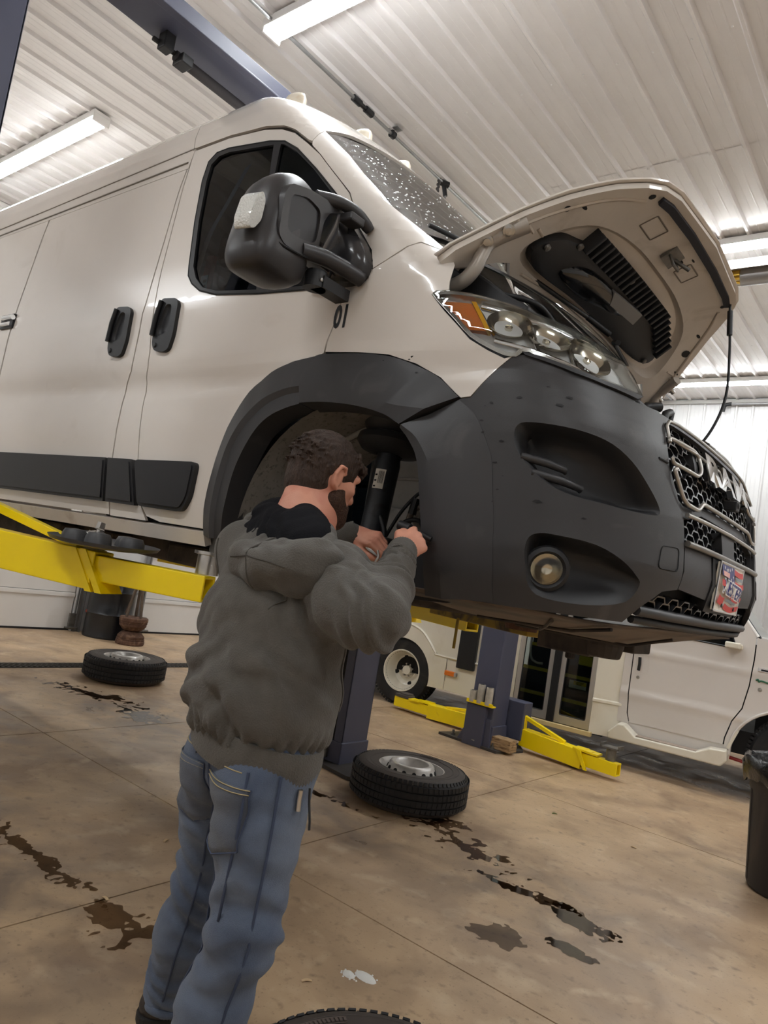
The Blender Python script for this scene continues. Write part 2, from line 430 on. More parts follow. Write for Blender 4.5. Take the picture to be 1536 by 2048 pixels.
# ---- left wall with two sectional doors
DOORW = M('white garage door sheet', (233, 230, 226), .4, var=.02, vscale=3)
tag(MB().box((X0-.10, (Y0+Y1)/2, ZC/2), (.1, Y1-Y0, ZC)).build('wall_left', WALLW), kind='structure')
for nm, (ya, yb) in (('door_1', (.6, 4.86)), ('door_2', (5.86, 10.2))):
    dm = tag(MB().box((X0-.055, (ya+yb)/2, 2.0), (.02, yb-ya, 4.0)).build(nm, DARKM), kind='structure')
    z = .012
    for k in range(8):
        h = .47 if k == 0 else .62
        MB().box((X0-.025, (ya+yb)/2, z+h/2), (.045, yb-ya, h-.006)).build('door_section', DOORW, dm, bevel=.004)
        if k: MB().box((X0-.012, (ya+yb)/2, z+h/2), (.03, yb-ya-.1, .01)).build('section_crease', M('door crease', (205, 201, 196), .5), dm)
        MB().box((X0+.004, (ya+yb)/2, z+h-.03), (.014, yb-ya, .05)).build('section_rail', DOORW, dm, bevel=.003)
        z += h
    MB().box((X0-.02, (ya+yb)/2, .012), (.05, yb-ya, .024)).build('door_seal', BLACKP, dm)
jb = tag(MB().box((X0-.01, 5.36, ZC/2), (.06, .96, ZC)).build('trim_2', WALLW), kind='structure')
for y, s in ((4.91, 1), (5.80, -1)):
    b = MB().box((X0+.05, y, 1.5), (.012, .07, 3.0)).box((X0+.09, y+s*.03, 1.5), (.08, .008, 3.0)).box((X0+.085, y-s*.02, 1.5), (.02, .02, 3.0))
    d = tag(b.build('trim_3', GALV), kind='structure')
    MB().box((X0+.08, y-s*.07, .13), (.03, .08, .2)).tube([(X0+.1, y-s*.16, .05), (X0+.1, y+.02*s, .05)], .012, 8).build('bottom_bracket', DSTEEL, d)
tag(MB().box((X1+.05, (Y0+Y1)/2, ZC/2), (.1, Y1-Y0, ZC)).build('wall_front', WALLW), kind='structure')
tag(MB().box(((X0+X1)/2, Y0-.05, ZC/2), (X1-X0, .1, ZC)).build('wall_back', WALLW), kind='structure')

# ---- strip lights
LED = bpy.data.materials.new('glowing lamp diffuser'); LED.use_nodes = True
_b = LED.node_tree.nodes['Principled BSDF']; _b.inputs['Base Color'].default_value = (.9, .9, .88, 1)
_b.inputs['Emission Color'].default_value = (.935, .975, 1, 1); _b.inputs['Emission Strength'].default_value = LAMP_STRENGTH
HOUS = M('white lamp housing', (235, 233, 230), .35)
lamp0 = None
lab = {(-8.36, 2.69): 'long glowing strip light on the ceiling at the far left of the picture', (-3.80, 2.69): 'glowing strip light above the van, its end beside the ceiling conduit',
       (-3.80, 6.50): 'glowing strip light seen behind the raised hood, above the tube heater', (-3.80, 10.40): 'glowing strip light close to the far white wall'}
for y in (-1.1, 2.69, 6.50, 10.40):
    for x in (-8.36, -3.80, .76):
        if lamp0 is None:
            lamp0 = t = thing('strip_light', 'strip light', 'light', (x, y, ZC), 0, 'strip lights on the ceiling', world=False)
            MB().box((1.22, 0, -.046), (2.44, .150, .045)).box((1.22, .073, -.068), (2.44, .006, .030)).box((1.22, -.073, -.068), (2.44, .006, .030)).build('housing', HOUS, t)  # side lips added to keep the lamp's glow off the ceiling
            MB().prism([(-.064, -.075), (.064, -.075), (.064, -.088), (.05, -.106), (.0, -.112), (-.05, -.106), (-.064, -.088)], (.02, 0, 0), (0, 1, 0), (0, 0, 1), (2.40, 0, 0)).build('diffuser', LED, t)
            for e in (.008, 2.432): MB().box((e, 0, -.083), (.022, .150, .074)).build('end_cap', HOUS, t, bevel=.006)
        else: t = dup(lamp0, (x, y, ZC), 0)
        t['label'] = lab.get((x, y), 'white ceiling strip light %s, %s' % ({-1.1: 'behind the camera', 2.69: 'over the van', 6.5: 'over the small bus', 10.4: 'by the far wall'}[y], {-8.36: 'nearest the garage doors', -3.8: 'middle of its row', .76: 'farthest from the garage doors'}[x]))
free()
# ---- conduit on the ceiling with its fittings
t = thing('ceiling_conduit', 'thin grey steel conduit under the ceiling with black couplings', 'conduit', (-3.72, 4.2, ZC))
MB().tube([(-3.72, -1, 4.79), (-3.72, 11.2, 4.79)], .013, 8).build('conduit_pipe', GALV, t, smooth=60)
for a, b in ((3.44, 3.52), (3.58, 3.66)): MB().tube([(-3.72, a, 4.79), (-3.72, b, 4.79)], .026, 10).build('coupling', BLACKP, t, smooth=60)
MB().tube([(-3.72, 3.5, 4.79), (-3.72, 3.6, 4.79)], .017, 8).build('coupling_sleeve', BLACKP, t, smooth=60)
for y in (3.92, 6.0): MB().tube([(-3.72, y-.02, 4.79), (-3.72, y+.02, 4.79)], .03, 10).tube([(-3.72, y, 4.80), (-3.72, y, 4.825)], .012, 8).build('clip', BLACKP, t, smooth=60); MB().box((-3.70, y, 4.828), (.09, .07, .006)).build('clip_plate', GALV, t)
MB().tube([(-3.74, 4.62, 4.79), (-3.70, 4.70, 4.79)], .028, 8).tube([(-3.72, 4.66, 4.78), (-3.70, 4.68, 4.68)], .02, 8).build('clamp', BLACKP, t, smooth=60)
MB().tube([(-3.70, 4.68, 4.70), (-3.68, 4.66, 4.42)], .009, 8).build('drop_rod', GALV, t, smooth=60)
free()
t = thing('cable_grip', 'silver cone shaped cable grip hanging on a twisted wire behind the windshield', 'cable grip', (-3.72, 4.60, 4.50))
pts = [(-3.72+.006*math.cos(i*1.1), 4.585+.006*math.sin(i*1.1), 4.80-.16*i/24) for i in range(25)]
MB().tube(pts, .012, 6).build('twisted_wire', M('dark wire', (78, 74, 72), .5, .5), t, smooth=60)
MB().lathe([(.006, .16), (.016, .13), (.04, .06), (.075, .0), (.07, -.005), (.03, .04)], (-3.715, 4.60, 4.50), n=18).build('cone', GALV, t, smooth=50)
free()
# ---- tube heater under the ceiling
t = thing('tube_heater', 'hanging tube heater with a pale trough and a brass coloured tube, behind the hood', 'heater', (-1.4, 6.6, 4.55))
hx0, hx1, hy, hz = -2.9, 2.2, 6.79, 4.63
PALE = M('pale heater sheet', (206, 200, 192), .35, .2)
MB().prism([(-.19, -.02), (-.12, .10), (.12, .10), (.19, -.02), (.18, -.02), (.115, .09), (-.115, .09), (-.18, -.02)], (hx0, hy, hz), (0, 1, 0), (0, 0, 1), (hx1-hx0, 0, 0)).build('trough', PALE, t)
MB().tube([(-1.77, hy+.02, hz-.01), (hx1, hy+.02, hz-.01)], .085, 20).build('burner_tube', M('grey heater tube', (150, 146, 144), .35, .5), t, smooth=40)
BR = M('brass coloured tube', (196, 160, 70), .22, 1.)
for dy, r in ((-.03, .05), (.06, .045)): MB().tube([(hx0, hy+dy, hz-.01), (-1.77, hy+dy, hz-.01)], r, 14).build('reflector_tube', BR, t, smooth=40)
for x in (-2.6, -.4, 1.8): MB().tube([(x, hy, hz+.1), (x, hy, ZC)], .004, 6).build('hanger', GALV, t)
free()
# ================================================================ the white van up on the lift
PAINT = M('white van paint', (222, 214, 205), .22, var=.02, vscale=3, coat=.6, dirt=(196, 184, 170), dscale=2.2, dlo=.60, dhi=.95)
PAINT2 = M('white van paint, road grime', (214, 205, 194), .35, var=.04, vscale=5, dirt=(168, 150, 132), dscale=7, dlo=.56, dhi=.85)
CLAD = M('matt dark grey cladding', (53, 52, 53), .46, var=.06, vscale=3, bump=.06, bscale=400, dirt=(84, 81, 79), dscale=6, dlo=.60, dhi=.9)
CLAD2 = M('matt black cladding', (34, 34, 36), .5, bump=.06, bscale=400)
GAPM = M('dark panel gap', (16, 16, 17), .7)
UNDER = M('grimy underbody', (70, 62, 55), .75, var=.3, vscale=9, dirt=(40, 36, 34), dscale=6)
SHIELD = M('brown grey splash shield', (98, 84, 72), .6, var=.12, vscale=7, dirt=(62, 54, 48), dscale=5)
LINER = M('grey splashed wheel liner', (132, 127, 120), .7, var=.15, vscale=12, dirt=(74, 69, 64), dscale=60, dlo=.55, dhi=.75)
CHROME = M('chrome', (225, 225, 225), .08, 1.)
SATIN = M('satin grey grille bar', (176, 172, 166), .3, .7)
DGLASS = M('dark tinted side glass', (18, 22, 26), .03, spec=.6, coat=.3)
def clear(name, tint, gloss=.12, rough=.03):
    m = bpy.data.materials.new(name); m.use_nodes = True; nt = m.node_tree; N = nt.nodes; L = nt.links
    for n in list(N): N.remove(n)
    o = N.new('ShaderNodeOutputMaterial'); t = N.new('ShaderNodeBsdfTransparent'); g = N.new('ShaderNodeBsdfGlossy'); x = N.new('ShaderNodeMixShader'); f = N.new('ShaderNodeLayerWeight')
    t.inputs[0].default_value = tint + (1,); g.inputs['Roughness'].default_value = rough; f.inputs[0].default_value = gloss
    L.new(f.outputs['Fresnel'], x.inputs[0]); L.new(t.outputs[0], x.inputs[1]); L.new(g.outputs[0], x.inputs[2]); L.new(x.outputs[0], o.inputs[0]); return m
LENS = clear('clear lamp lens', (.96, .97, .97), .42)
WSGLASS = clear('windshield glass', (.42, .50, .47), .80)
SIDEGLASS = clear('tinted door glass', (.20, .25, .29), .24)

def far_(f):
    def g(a, z):
        p = np.array(f(a, z)); p[1] = 2*YC - p[1]; return p
    return g
def far_n(f):
    def g(a, z):
        p = np.array(f(a, z)); p[1] = -p[1]; return p
    return g
VAN = thing('cargo_van', 'white high roof cargo van with black bumper and raised hood, up on the lift', 'van', (-3.7, YC, 1.24))
door = [(-3.055, 3.27), (-3.047, 3.188), (-3.036, 3.032), (-3.012, 2.799), (-2.996, 2.639), (-2.982, 2.525), (-2.944, 2.309), (-2.918, 2.20), (-2.914, 2.13), (-2.924, 2.085), (-2.909, 1.947), (-2.872, 1.777), (-2.853, 1.705), (-2.803, 1.595), (-2.765, 1.507), (-2.72, 1.463), (-2.617, 1.446), (-2.315, 1.444), (-2.312, 1.462), (-2.323, 1.56), (-2.315, 1.662), (-2.295, 1.767), (-2.255, 1.885), (-2.189, 1.997), (-2.094, 2.068), (-1.97, 2.103), (-1.846, 2.117), (-1.81, 2.124), (-1.8, 2.173), (-1.777, 2.245), (-1.766, 2.318), (-1.745, 2.37), (-1.652, 2.38), (-1.648, 2.42), (-1.675, 2.494), (-1.757, 2.59), (-1.779, 2.63), (-1.861, 2.761), (-1.989, 2.89), (-2.087, 2.993), (-2.189, 3.072), (-2.3, 3.15), (-2.397, 3.197), (-2.525, 3.233), (-2.783, 3.265)]
window = [(-2.77, 2.596), (-2.755, 2.55), (-2.71, 2.505), (-2.638, 2.463), (-2.514, 2.429), (-2.243, 2.4), (-1.934, 2.38), (-1.786, 2.371), (-1.69, 2.373), (-1.662, 2.390), (-1.66, 2.45), (-1.69, 2.506), (-1.767, 2.594), (-1.933, 2.771), (-2.087, 2.915), (-2.244, 3.051), (-2.349, 3.118), (-2.453, 3.148), (-2.753, 3.197), (-2.841, 3.197), (-2.885, 3.16), (-2.883, 3.059), (-2.837, 2.834)]
pane1 = [(-2.735, 2.591), (-2.69, 2.527), (-2.622, 2.475), (-2.513, 2.445), (-2.249, 2.416), (-2.323, 2.716), (-2.382, 2.976), (-2.415, 3.119), (-2.738, 3.171), (-2.81, 3.169), (-2.853, 3.135), (-2.845, 3.041), (-2.804, 2.828)]
pane2 = [(-2.215, 2.413), (-1.937, 2.394), (-1.767, 2.384), (-1.72, 2.45), (-1.817, 2.628), (-1.957, 2.781), (-2.106, 2.923), (-2.246, 3.04), (-2.334, 3.096), (-2.366, 3.108), (-2.345, 2.966), (-2.285, 2.713)]
slider = [(-3.062, 3.17), (-3.066, 3.08), (-3.064, 2.98), (-3.058, 2.88), (-3.052, 2.75), (-3.046, 2.6), (-3.046, 2.45), (-3.050, 2.40), (-3.044, 2.30), (-3.044, 2.17), (-3.050, 2.12), (-3.090, 2.06), (-3.088, 1.95), (-3.075, 1.80), (-3.068, 1.71), (-3.045, 1.605), (-3.025, 1.52), (-3.012, 1.446), (-4.45, 1.444), (-4.45, 3.17)]
roofs = [(-7.0, 3.225), (-3.07, 3.285), (-2.783, 3.278), (-2.525, 3.247), (-2.395, 3.211), (-2.295, 3.164), (-2.185, 3.088), (-2.154, 3.075), (-2.12, 3.185), (-2.0, 3.262), (-1.80, 3.312), (-1.60, 3.338), (-1.325, 3.350), (-1.45, 3.45), (-1.57, 3.53), (-1.755, 3.598), (-7.0, 3.598)]
apil = [(-1.648, 2.42), (-1.675, 2.494), (-1.757, 2.59), (-1.779, 2.63), (-1.861, 2.761), (-1.989, 2.89), (-2.087, 2.993), (-2.150, 3.050), (-2.154, 3.075), (-2.12, 3.185), (-1.923, 3.014), (-1.656, 2.724), (-1.513, 2.627), (-1.384, 2.542), (-1.300, 2.485), (-1.438, 2.511), (-1.542, 2.468)]
fend = [(-1.806, 2.13), (-1.8, 2.173), (-1.777, 2.245), (-1.766, 2.318), (-1.741, 2.37), (-1.65, 2.401), (-1.648, 2.420), (-1.542, 2.466), (-1.438, 2.509), (-1.30, 2.482), (-1.285, 2.42), (-1.30, 2.34), (-1.30, 2.305), (-1.35, 2.304), (-1.366, 2.293), (-1.316, 2.241), (-1.258, 2.188), (-1.203, 2.134), (-1.144, 2.099), (-1.094, 2.075), (-1.069, 2.081), (-1.112, 2.043), (-1.148, 1.995), (-1.177, 1.954), (-1.209, 1.951), (-1.298, 2.020), (-1.4, 2.069), (-1.513, 2.103), (-1.648, 2.119)]
bump = [(-1.177, 1.952), (-1.148, 1.995), (-1.112, 2.043), (-1.069, 2.081), (-1.036, 2.088), (-0.985, 2.074), (-0.904, 2.050), (-0.81, 2.034), (-0.693, 2.024), (-0.666, 1.984), (-0.655, 1.949), (-0.602, 1.857), (-0.545, 1.795), (-0.462, 1.704), (-0.455, 1.651), (-0.447, 1.519), (-0.455, 1.488), (-0.54, 1.473), (-0.62, 1.42), (-0.684, 1.366), (-0.904, 1.362), (-1.025, 1.358), (-1.126, 1.356), (-1.223, 1.355), (-1.233, 1.471), (-1.264, 1.597), (-1.305, 1.745), (-1.349, 1.812), (-1.393, 1.852), (-1.289, 1.908), (-1.209, 1.949)]
surr = [(-0.693, 2.024), (-0.566, 2.032), (-0.536, 2.014), (-0.542, 1.953), (-0.548, 1.86), (-0.51, 1.775), (-0.475, 1.747), (-0.452, 1.712), (-0.462, 1.704), (-0.545, 1.795), (-0.602, 1.857), (-0.655, 1.949), (-0.666, 1.984)]
intake = bezc([(-1.037, 1.847), (-1.032, 1.869), (-1.012, 1.880), (-0.948, 1.880), (-0.861, 1.873), (-0.784, 1.856), (-0.717, 1.822), (-0.666, 1.781), (-0.611, 1.728), (-0.597, 1.695), (-0.641, 1.683), (-0.716, 1.679), (-0.8, 1.681), (-0.877, 1.687), (-0.93, 1.704), (-0.974, 1.737), (-1.012, 1.778), (-1.031, 1.811)], 3)
fog = bezc([(-0.972, 1.52), (-0.967, 1.557), (-0.945, 1.572), (-0.905, 1.573), (-0.811, 1.565), (-0.729, 1.537), (-0.67, 1.503), (-0.650, 1.478), (-0.69, 1.425), (-0.81, 1.399), (-0.921, 1.399), (-0.957, 1.425), (-0.968, 1.48)], 3)
head = bezc([(-1.363, 2.291), (-1.345, 2.302), (-1.29, 2.300), (-1.214, 2.294), (-1.127, 2.284), (-0.998, 2.269), (-0.863, 2.258), (-0.765, 2.235), (-0.715, 2.195), (-0.682, 2.13), (-0.658, 2.048), (-0.71, 2.044), (-0.819, 2.046), (-0.906, 2.060), (-0.984, 2.080), (-1.026, 2.096), (-1.047, 2.091), (-1.061, 2.079), (-1.094, 2.082), (-1.144, 2.105), (-1.203, 2.140), (-1.259, 2.194), (-1.316, 2.246)], 2)
quarter = [(-4.46, 3.17), (-4.46, 1.444), (-5.3, 1.44), (-5.32, 1.75), (-5.45, 1.88), (-5.62, 1.93), (-5.85, 1.93), (-6.02, 1.88), (-6.15, 1.75), (-6.17, 1.44), (-7.0, 1.44), (-7.0, 3.17)]
rocker = [(-7.0, 1.43), (-3.0, 1.436), (-2.32, 1.436), (-2.315, 1.38), (-7.0, 1.375)]
pillar = [(-3.055, 3.17), (-3.060, 3.08), (-3.058, 2.98), (-3.052, 2.88), (-3.046, 2.75), (-3.040, 2.6), (-3.040, 2.45), (-3.044, 2.40), (-3.038, 2.30), (-3.038, 2.17), (-3.044, 2.12), (-3.084, 2.06), (-3.082, 1.95), (-3.069, 1.80), (-3.062, 1.71), (-3.039, 1.605), (-3.019, 1.52), (-3.006, 1.446),
          (-2.72, 1.446), (-2.768, 1.505), (-2.807, 1.595), (-2.857, 1.705), (-2.876, 1.777), (-2.913, 1.947), (-2.928, 2.085), (-2.918, 2.13), (-2.922, 2.20), (-2.948, 2.309), (-2.986, 2.525), (-3.000, 2.639), (-3.016, 2.799), (-3.040, 3.032), (-3.051, 3.17)]
flank = [(-7.0, 1.42), (-2.30, 1.42), (-2.31, 1.7), (-2.22, 1.93), (-2.05, 2.05), (-1.75, 2.10), (-1.45, 2.06), (-1.2, 1.96), (-1.12, 2.02), (-1.38, 2.2), (-1.40, 2.30), (-1.42, 2.48), (-1.66, 2.44), (-1.80, 2.64), (-2.1, 3.0), (-2.3, 3.17), (-2.6, 3.20), (-3.05, 3.22), (-7.0, 3.18)]
for side in (0, 1):
    S, Nn = (van, van_n) if not side else (far_(van), far_n(van_n))
    kw = dict(surf=S, nrm=Nn)
    dg = .0035
    d = patch('front_door', door, PAINT, VAN, [window], gap=dg, da=.12, dz=.045, **kw)
    patch('sliding_door' if not side else 'side_panel', slider, PAINT, VAN, gap=dg, da=.3, dz=.045, **kw)
    patch('rear_quarter', quarter, PAINT, VAN, gap=dg, da=.4, dz=.045, **kw)
    patch('pillar_panel', pillar, PAINT, VAN, da=.2, dz=.045, **kw)
    patch('rocker_panel', rocker, PAINT2, VAN, da=.4, dz=.02, thick=.03, **kw)
    patch('roof_side', roofs, PAINT, VAN, gap=.002, da=.07, dz=.02, **kw)
    patch('windshield_pillar', apil, PAINT, VAN, gap=.0015, da=.05, dz=.05, **kw)
    fd = patch('fender', fend, PAINT, VAN, gap=.002, da=.04, dz=.03, **kw)
    patch('flank_backing', flank, GAPM, VAN, [shrink(window, -.01)], lift=-.02, da=.5, dz=.08, thick=0, **kw)
    # window: black surround and two panes
    patch('window_frame', shrink(window, -.004), BLACKP, d, [pane1, pane2], lift=.004, da=.15, dz=.08, thick=.02, **kw)
    for pn in (pane1, pane2): patch('window_pane', shrink(pn, -.006), SIDEGLASS, d, lift=-.006, da=.15, dz=.08, thick=0, **kw)
    # lower rubbing strips
    for nm, p in (('side_moulding', [(-4.44, 1.704), (-3.088, 1.706), (-3.042, 1.507), (-4.44, 1.506)]), ('side_moulding', [(-3.068, 1.706), (-2.872, 1.704), (-2.785, 1.505), (-3.020, 1.507)]),
                  ('side_moulding', round_poly([(-2.849, 1.704), (-2.405, 1.708), (-2.41, 1.56), (-2.445, 1.503), (-2.761, 1.506)], .03)), ('side_moulding', [(-5.25, 1.704), (-4.47, 1.704), (-4.47, 1.506), (-5.25, 1.506)])):
        patch(nm, p, CLAD2, VAN, lift=.022, thick=.025, da=.3, dz=.06, **kw)
        patch('moulding_crown', shrink(p, .014), CLAD2, VAN, lift=.028, thick=.008, da=.3, dz=.06, **kw)
    # wheel arch flares: rows of (outer edge, crease, inner edge)
    def flare(name, rows, lifts, mat, n=30):
        P = []
        for r in rows:
            c = np.array(bez(r, 6)); s = np.concatenate([[0], np.cumsum(np.hypot(*np.diff(c, axis=0).T))]); s /= s[-1]; u = np.linspace(0, 1, n)
            P.append(np.stack([np.interp(u, s, c[:, 0]), np.interp(u, s, c[:, 1])], 1))
        P = [P[0]] + P; lifts = [-.012] + list(lifts); vs = []
        for r, l in zip(P, lifts): vs += [S(a, z) + Nn(a, z)*l for a, z in r]
        vs += [S(a, z) - Nn(a, z)*.07 for a, z in P[-1]]; m = len(P)+1
        fs = [(i*n+j, i*n+j+1, (i+1)*n+j+1, (i+1)*n+j) for i in range(m-1) for j in range(n-1)]
        fs += [tuple(i*n for i in range(m)), tuple(i*n+n-1 for i in range(m))[::-1]]
        return MB().add(vs, fs).build(name, mat, VAN, smooth=28)
    flare('arch_flare', [[(-2.312, 1.425), (-2.323, 1.56), (-2.315, 1.662), (-2.295, 1.767), (-2.255, 1.885), (-2.189, 1.997), (-2.094, 2.068), (-1.97, 2.103), (-1.851, 2.117)],
                         [(-2.240, 1.425), (-2.246, 1.55), (-2.240, 1.66), (-2.212, 1.785), (-2.150, 1.885), (-2.070, 1.955), (-1.972, 1.990), (-1.884, 2.000)],
                         [(-2.225, 1.425), (-2.228, 1.55), (-2.220, 1.66), (-2.195, 1.775), (-2.135, 1.868), (-2.055, 1.936), (-1.962, 1.972), (-1.878, 1.982)],
                         [(-2.174, 1.425), (-2.172, 1.513), (-2.163, 1.622), (-2.148, 1.696), (-2.115, 1.775), (-2.07, 1.843), (-2.009, 1.892), (-1.935, 1.92), (-1.868, 1.935)]], [.006, .034, .022, .030], CLAD)
    flare('arch_flare', [[(-1.846, 2.119), (-1.822, 2.123), (-1.648, 2.116), (-1.513, 2.100), (-1.4, 2.066), (-1.298, 2.018), (-1.212, 1.953)],
                         [(-1.883, 2.017), (-1.765, 2.014), (-1.655, 2.003), (-1.57, 1.975), (-1.455, 1.925), (-1.300, 1.903)],
                         [(-1.863, 1.937), (-1.741, 1.937), (-1.596, 1.922), (-1.47, 1.893), (-1.393, 1.858)]], [.006, .045, .036], CLAD)
    # bumper corner with its openings
    bp = patch('bumper', bump, CLAD, VAN, [intake, fog], gap=.001, da=.025, dz=.025, thick=.02, **kw)
    flare('bumper_flare', [[(-1.212, 1.945), (-1.163, 1.909), (-1.135, 1.872), (-1.102, 1.807), (-1.083, 1.755), (-1.067, 1.648), (-1.047, 1.508), (-1.044, 1.362)],
                           [(-1.300, 1.895), (-1.245, 1.862), (-1.200, 1.805), (-1.165, 1.730), (-1.135, 1.636), (-1.112, 1.519), (-1.108, 1.362)],
                           [(-1.383, 1.856), (-1.317, 1.818), (-1.25, 1.733), (-1.206, 1.636), (-1.174, 1.519), (-1.168, 1.360)],
                           [(-1.393, 1.850), (-1.349, 1.810), (-1.305, 1.745), (-1.264, 1.597), (-1.233, 1.471), (-1.225, 1.358)]], [.001, .014, .038, .028], CLAD)
    bowl('air_intake', intake, [(1, 0, 0, 0), (.95, .012, .0, 0), (.90, .045, .0, 0), (.80, .085, -.02, .0), (.5, .10, -.06, 0)], CLAD2, bp, surf=S, nrm=Nn)
    for z0, a0, a1 in ((1.782, -1.015, -.885), (1.738, -.985, -.83)):
        pts = [S(a, z0 - .012*(a-a0)/(a1-a0)) - Nn(a, z0)*dp for a, dp in ((a0, .004), (a0+.01, .012), ((a0+a1)/2, .035), (a1-.01, .06), (a1, .085))]
        MB().tube(pts, [.010, .012, .012, .011, .006], 8).build('intake_fin', CLAD, bp, smooth=50)
    bowl('fog_lamp_recess', fog, [(1, 0, 0, 0), (.95, .012, 0, .004), (.86, .045, -.004, .008), (.72, .075, -.02, .01), (.4, .085, -.06, .01)], CLAD2, bp, surf=S, nrm=Nn)
    c = S(-.917, 1.473) - Nn(-.917, 1.473)*.03; ax = Vector(Nn(-.895, 1.476)); q = ax.to_track_quat('Z', 'Y').to_matrix()
    fo = thing_part = MB().lathe([(.046, -.03), (.055, -.02), (.066, -.005), (.063, .006), (.052, .012), (.046, .004), (.042, -.002)], c, q, 28).build('fog_lamp', CLAD2, VAN, smooth=40)
    MB().lathe([(.0, -.02), (.02, -.016), (.036, -.004), (.044, .004)], c, q, 24).build('reflector', M('bright lamp reflector', (215, 208, 190), .16, 1.), fo, smooth=60)
    MB().lathe([(.0, .012), (.025, .010), (.044, .004)], c, q, 24).build('lens', LENS, fo, smooth=60)
    strip('tow_cover', round_poly([(-.584, 1.605), (-.488, 1.612), (-.484, 1.54), (-.590, 1.537)], .018), .0022, GAPM, bp, lift=.0, closed=True, **kw)
    patch('grille_surround', surr, CLAD, VAN, gap=.001, da=.02, dz=.03, lift=-.004, **kw)
    strip('surround_joint', [(-.60, 1.865), (-.55, 1.862)], .003, GAPM, VAN, lift=-.002, **kw)
    # black strip under the headlamp
    patch('lamp_trim', [(-1.045, 2.094), (-.984, 2.082), (-.906, 2.062), (-.819, 2.047), (-.71, 2.044), (-.66, 2.045), (-.69, 2.026), (-.81, 2.034), (-.904, 2.048), (-.985, 2.070), (-1.036, 2.084)], CLAD2, VAN, lift=.008, thick=.02, da=.03, dz=.03, **kw)
    # headlamp
    hl = patch('headlight', head, M('silver lamp housing', (196, 194, 188), .25, .85), VAN, [shrink(head, .012)], lift=.002, thick=.05, da=.03, dz=.03, **kw)
    patch('lamp_backplate', shrink(head, .004), M('pale grey lamp inside', (238, 238, 236), .45, .0), hl, lift=-.030, thick=0, da=.04, dz=.03, **kw)
    patch('lens', shrink(head, .002), LENS, hl, lift=.006, thick=.004, da=.04, dz=.03, **kw)
    AMB = M('amber reflector', (236, 132, 18), .3, bump=.4, bscale=260, coat=.5)
    patch('turn_signal', [(-1.325, 2.268), (-1.215, 2.264), (-1.155, 2.160), (-1.235, 2.168)], AMB, hl, lift=-.008, thick=.03, da=.04, dz=.03, **kw)
    patch('amber_edge', [(-1.215, 2.265), (-1.200, 2.265), (-1.140, 2.158), (-1.155, 2.160)], M('amber lens edge', (250, 190, 30), .2, coat=.6), hl, lift=.0, thick=.03, da=.04, dz=.03, **kw)
    REFL = M('bright lamp reflector', (215, 208, 190), .16, 1.)
    for a, z, r in ((-1.085, 2.203, .070), (-.965, 2.176, .074), (-.83, 2.140, .076)):
        c = S(a, z) - Nn(a, z)*.028; q = Vector(Nn(a, z)).to_track_quat('Z', 'Y').to_matrix()
        MB().lathe([(.0, -.016), (r*.25, -.014), (r*.6, -.006), (r*.9, .008), (r, .018)], c, q, 28).lathe([(0, .010), (.012, .006), (.012, -.02)], c, q, 12).build('reflector_bowl', REFL, hl, smooth=50)
    for p in ([(-1.02, 2.272), (-.995, 2.10)], [(-.905, 2.262), (-.88, 2.075)], [(-1.195, 2.262), (-1.13, 2.15)], [(-1.13, 2.135), (-.96, 2.105), (-.80, 2.07), (-.70, 2.06)], [(-1.18, 2.272), (-1.0, 2.252), (-.85, 2.238), (-.73, 2.17)]):
        strip('lamp_rib', [(p[i][0]+(p[i+1][0]-p[i][0])*k/4, p[i][1]+(p[i+1][1]-p[i][1])*k/4) for i in range(len(p)-1) for k in range(5)], .008, CHROME, hl, lift=-.022, **kw)
    strip('window_seal', window, .004, GAPM, VAN, lift=.002, closed=True, **kw)
    # door pull cups
    if not side:
        for par, dx in ((VAN, 0.), (VAN, -.375)):
            hp = [(x+dx, z) for x, z in [(-2.88, 2.447), (-2.776, 2.437), (-2.750, 2.41), (-2.741, 2.268), (-2.755, 2.201), (-2.785, 2.190), (-2.862, 2.199), (-2.889, 2.233), (-2.908, 2.353), (-2.905, 2.425)]]
            hp = round_poly(hp, .02, 3); slot = round_poly([(x+dx, z) for x, z in [(-2.842, 2.415), (-2.795, 2.41), (-2.785, 2.34), (-2.79, 2.28), (-2.862, 2.265), (-2.872, 2.30)]], .02, 3)
            h = patch('door_handle', hp, BLACKP, par, [slot], lift=.018, thick=.02, da=.03, dz=.03)
            bowl('handle_cup', slot, [(1, -.018, 0, 0), (.94, -.010, 0, 0), (.84, -.004, 0, 0), (.4, -.003, 0, 0)], CLAD2, h)
            strip('pull_bar', [(-2.872+dx, 2.43), (-2.886+dx, 2.36), (-2.889+dx, 2.27)], .012, BLACKP, h, lift=.026)
            MB().lathe([(0, .006), (.010, .005), (.012, 0)], van(-2.86+dx, 2.225)+van_n(-2.86, 2.225)*.018, Matrix.Rotation(math.pi/2, 3, 'X'), 12).build('key_lock', CLAD2, h, smooth=40)
        patch('rail_panel', [(-6.9, 3.172), (-3.058, 3.172), (-3.058, 3.284), (-6.9, 3.222)], PAINT, VAN, lift=-.002, da=.3, dz=.03, thick=.01)
        strip('slide_rail', [(-6.9, 3.186), (-5, 3.194), (-4, 3.200), (-3.075, 3.208)], .005, M('grey rail groove', (128, 122, 112), .5), VAN, lift=-.001)
        strip('roof_joint', [(-7, 3.228), (-5, 3.250), (-3.06, 3.286)], .003, M('grey joint line', (150, 143, 134), .6), VAN, lift=0)
        strip('roof_joint', [(-3.065, 3.275), (-3.10, 3.36), (-3.13, 3.45), (-3.15, 3.55)], .0015, M('grey joint line', (150, 143, 134), .6), VAN, lift=0)
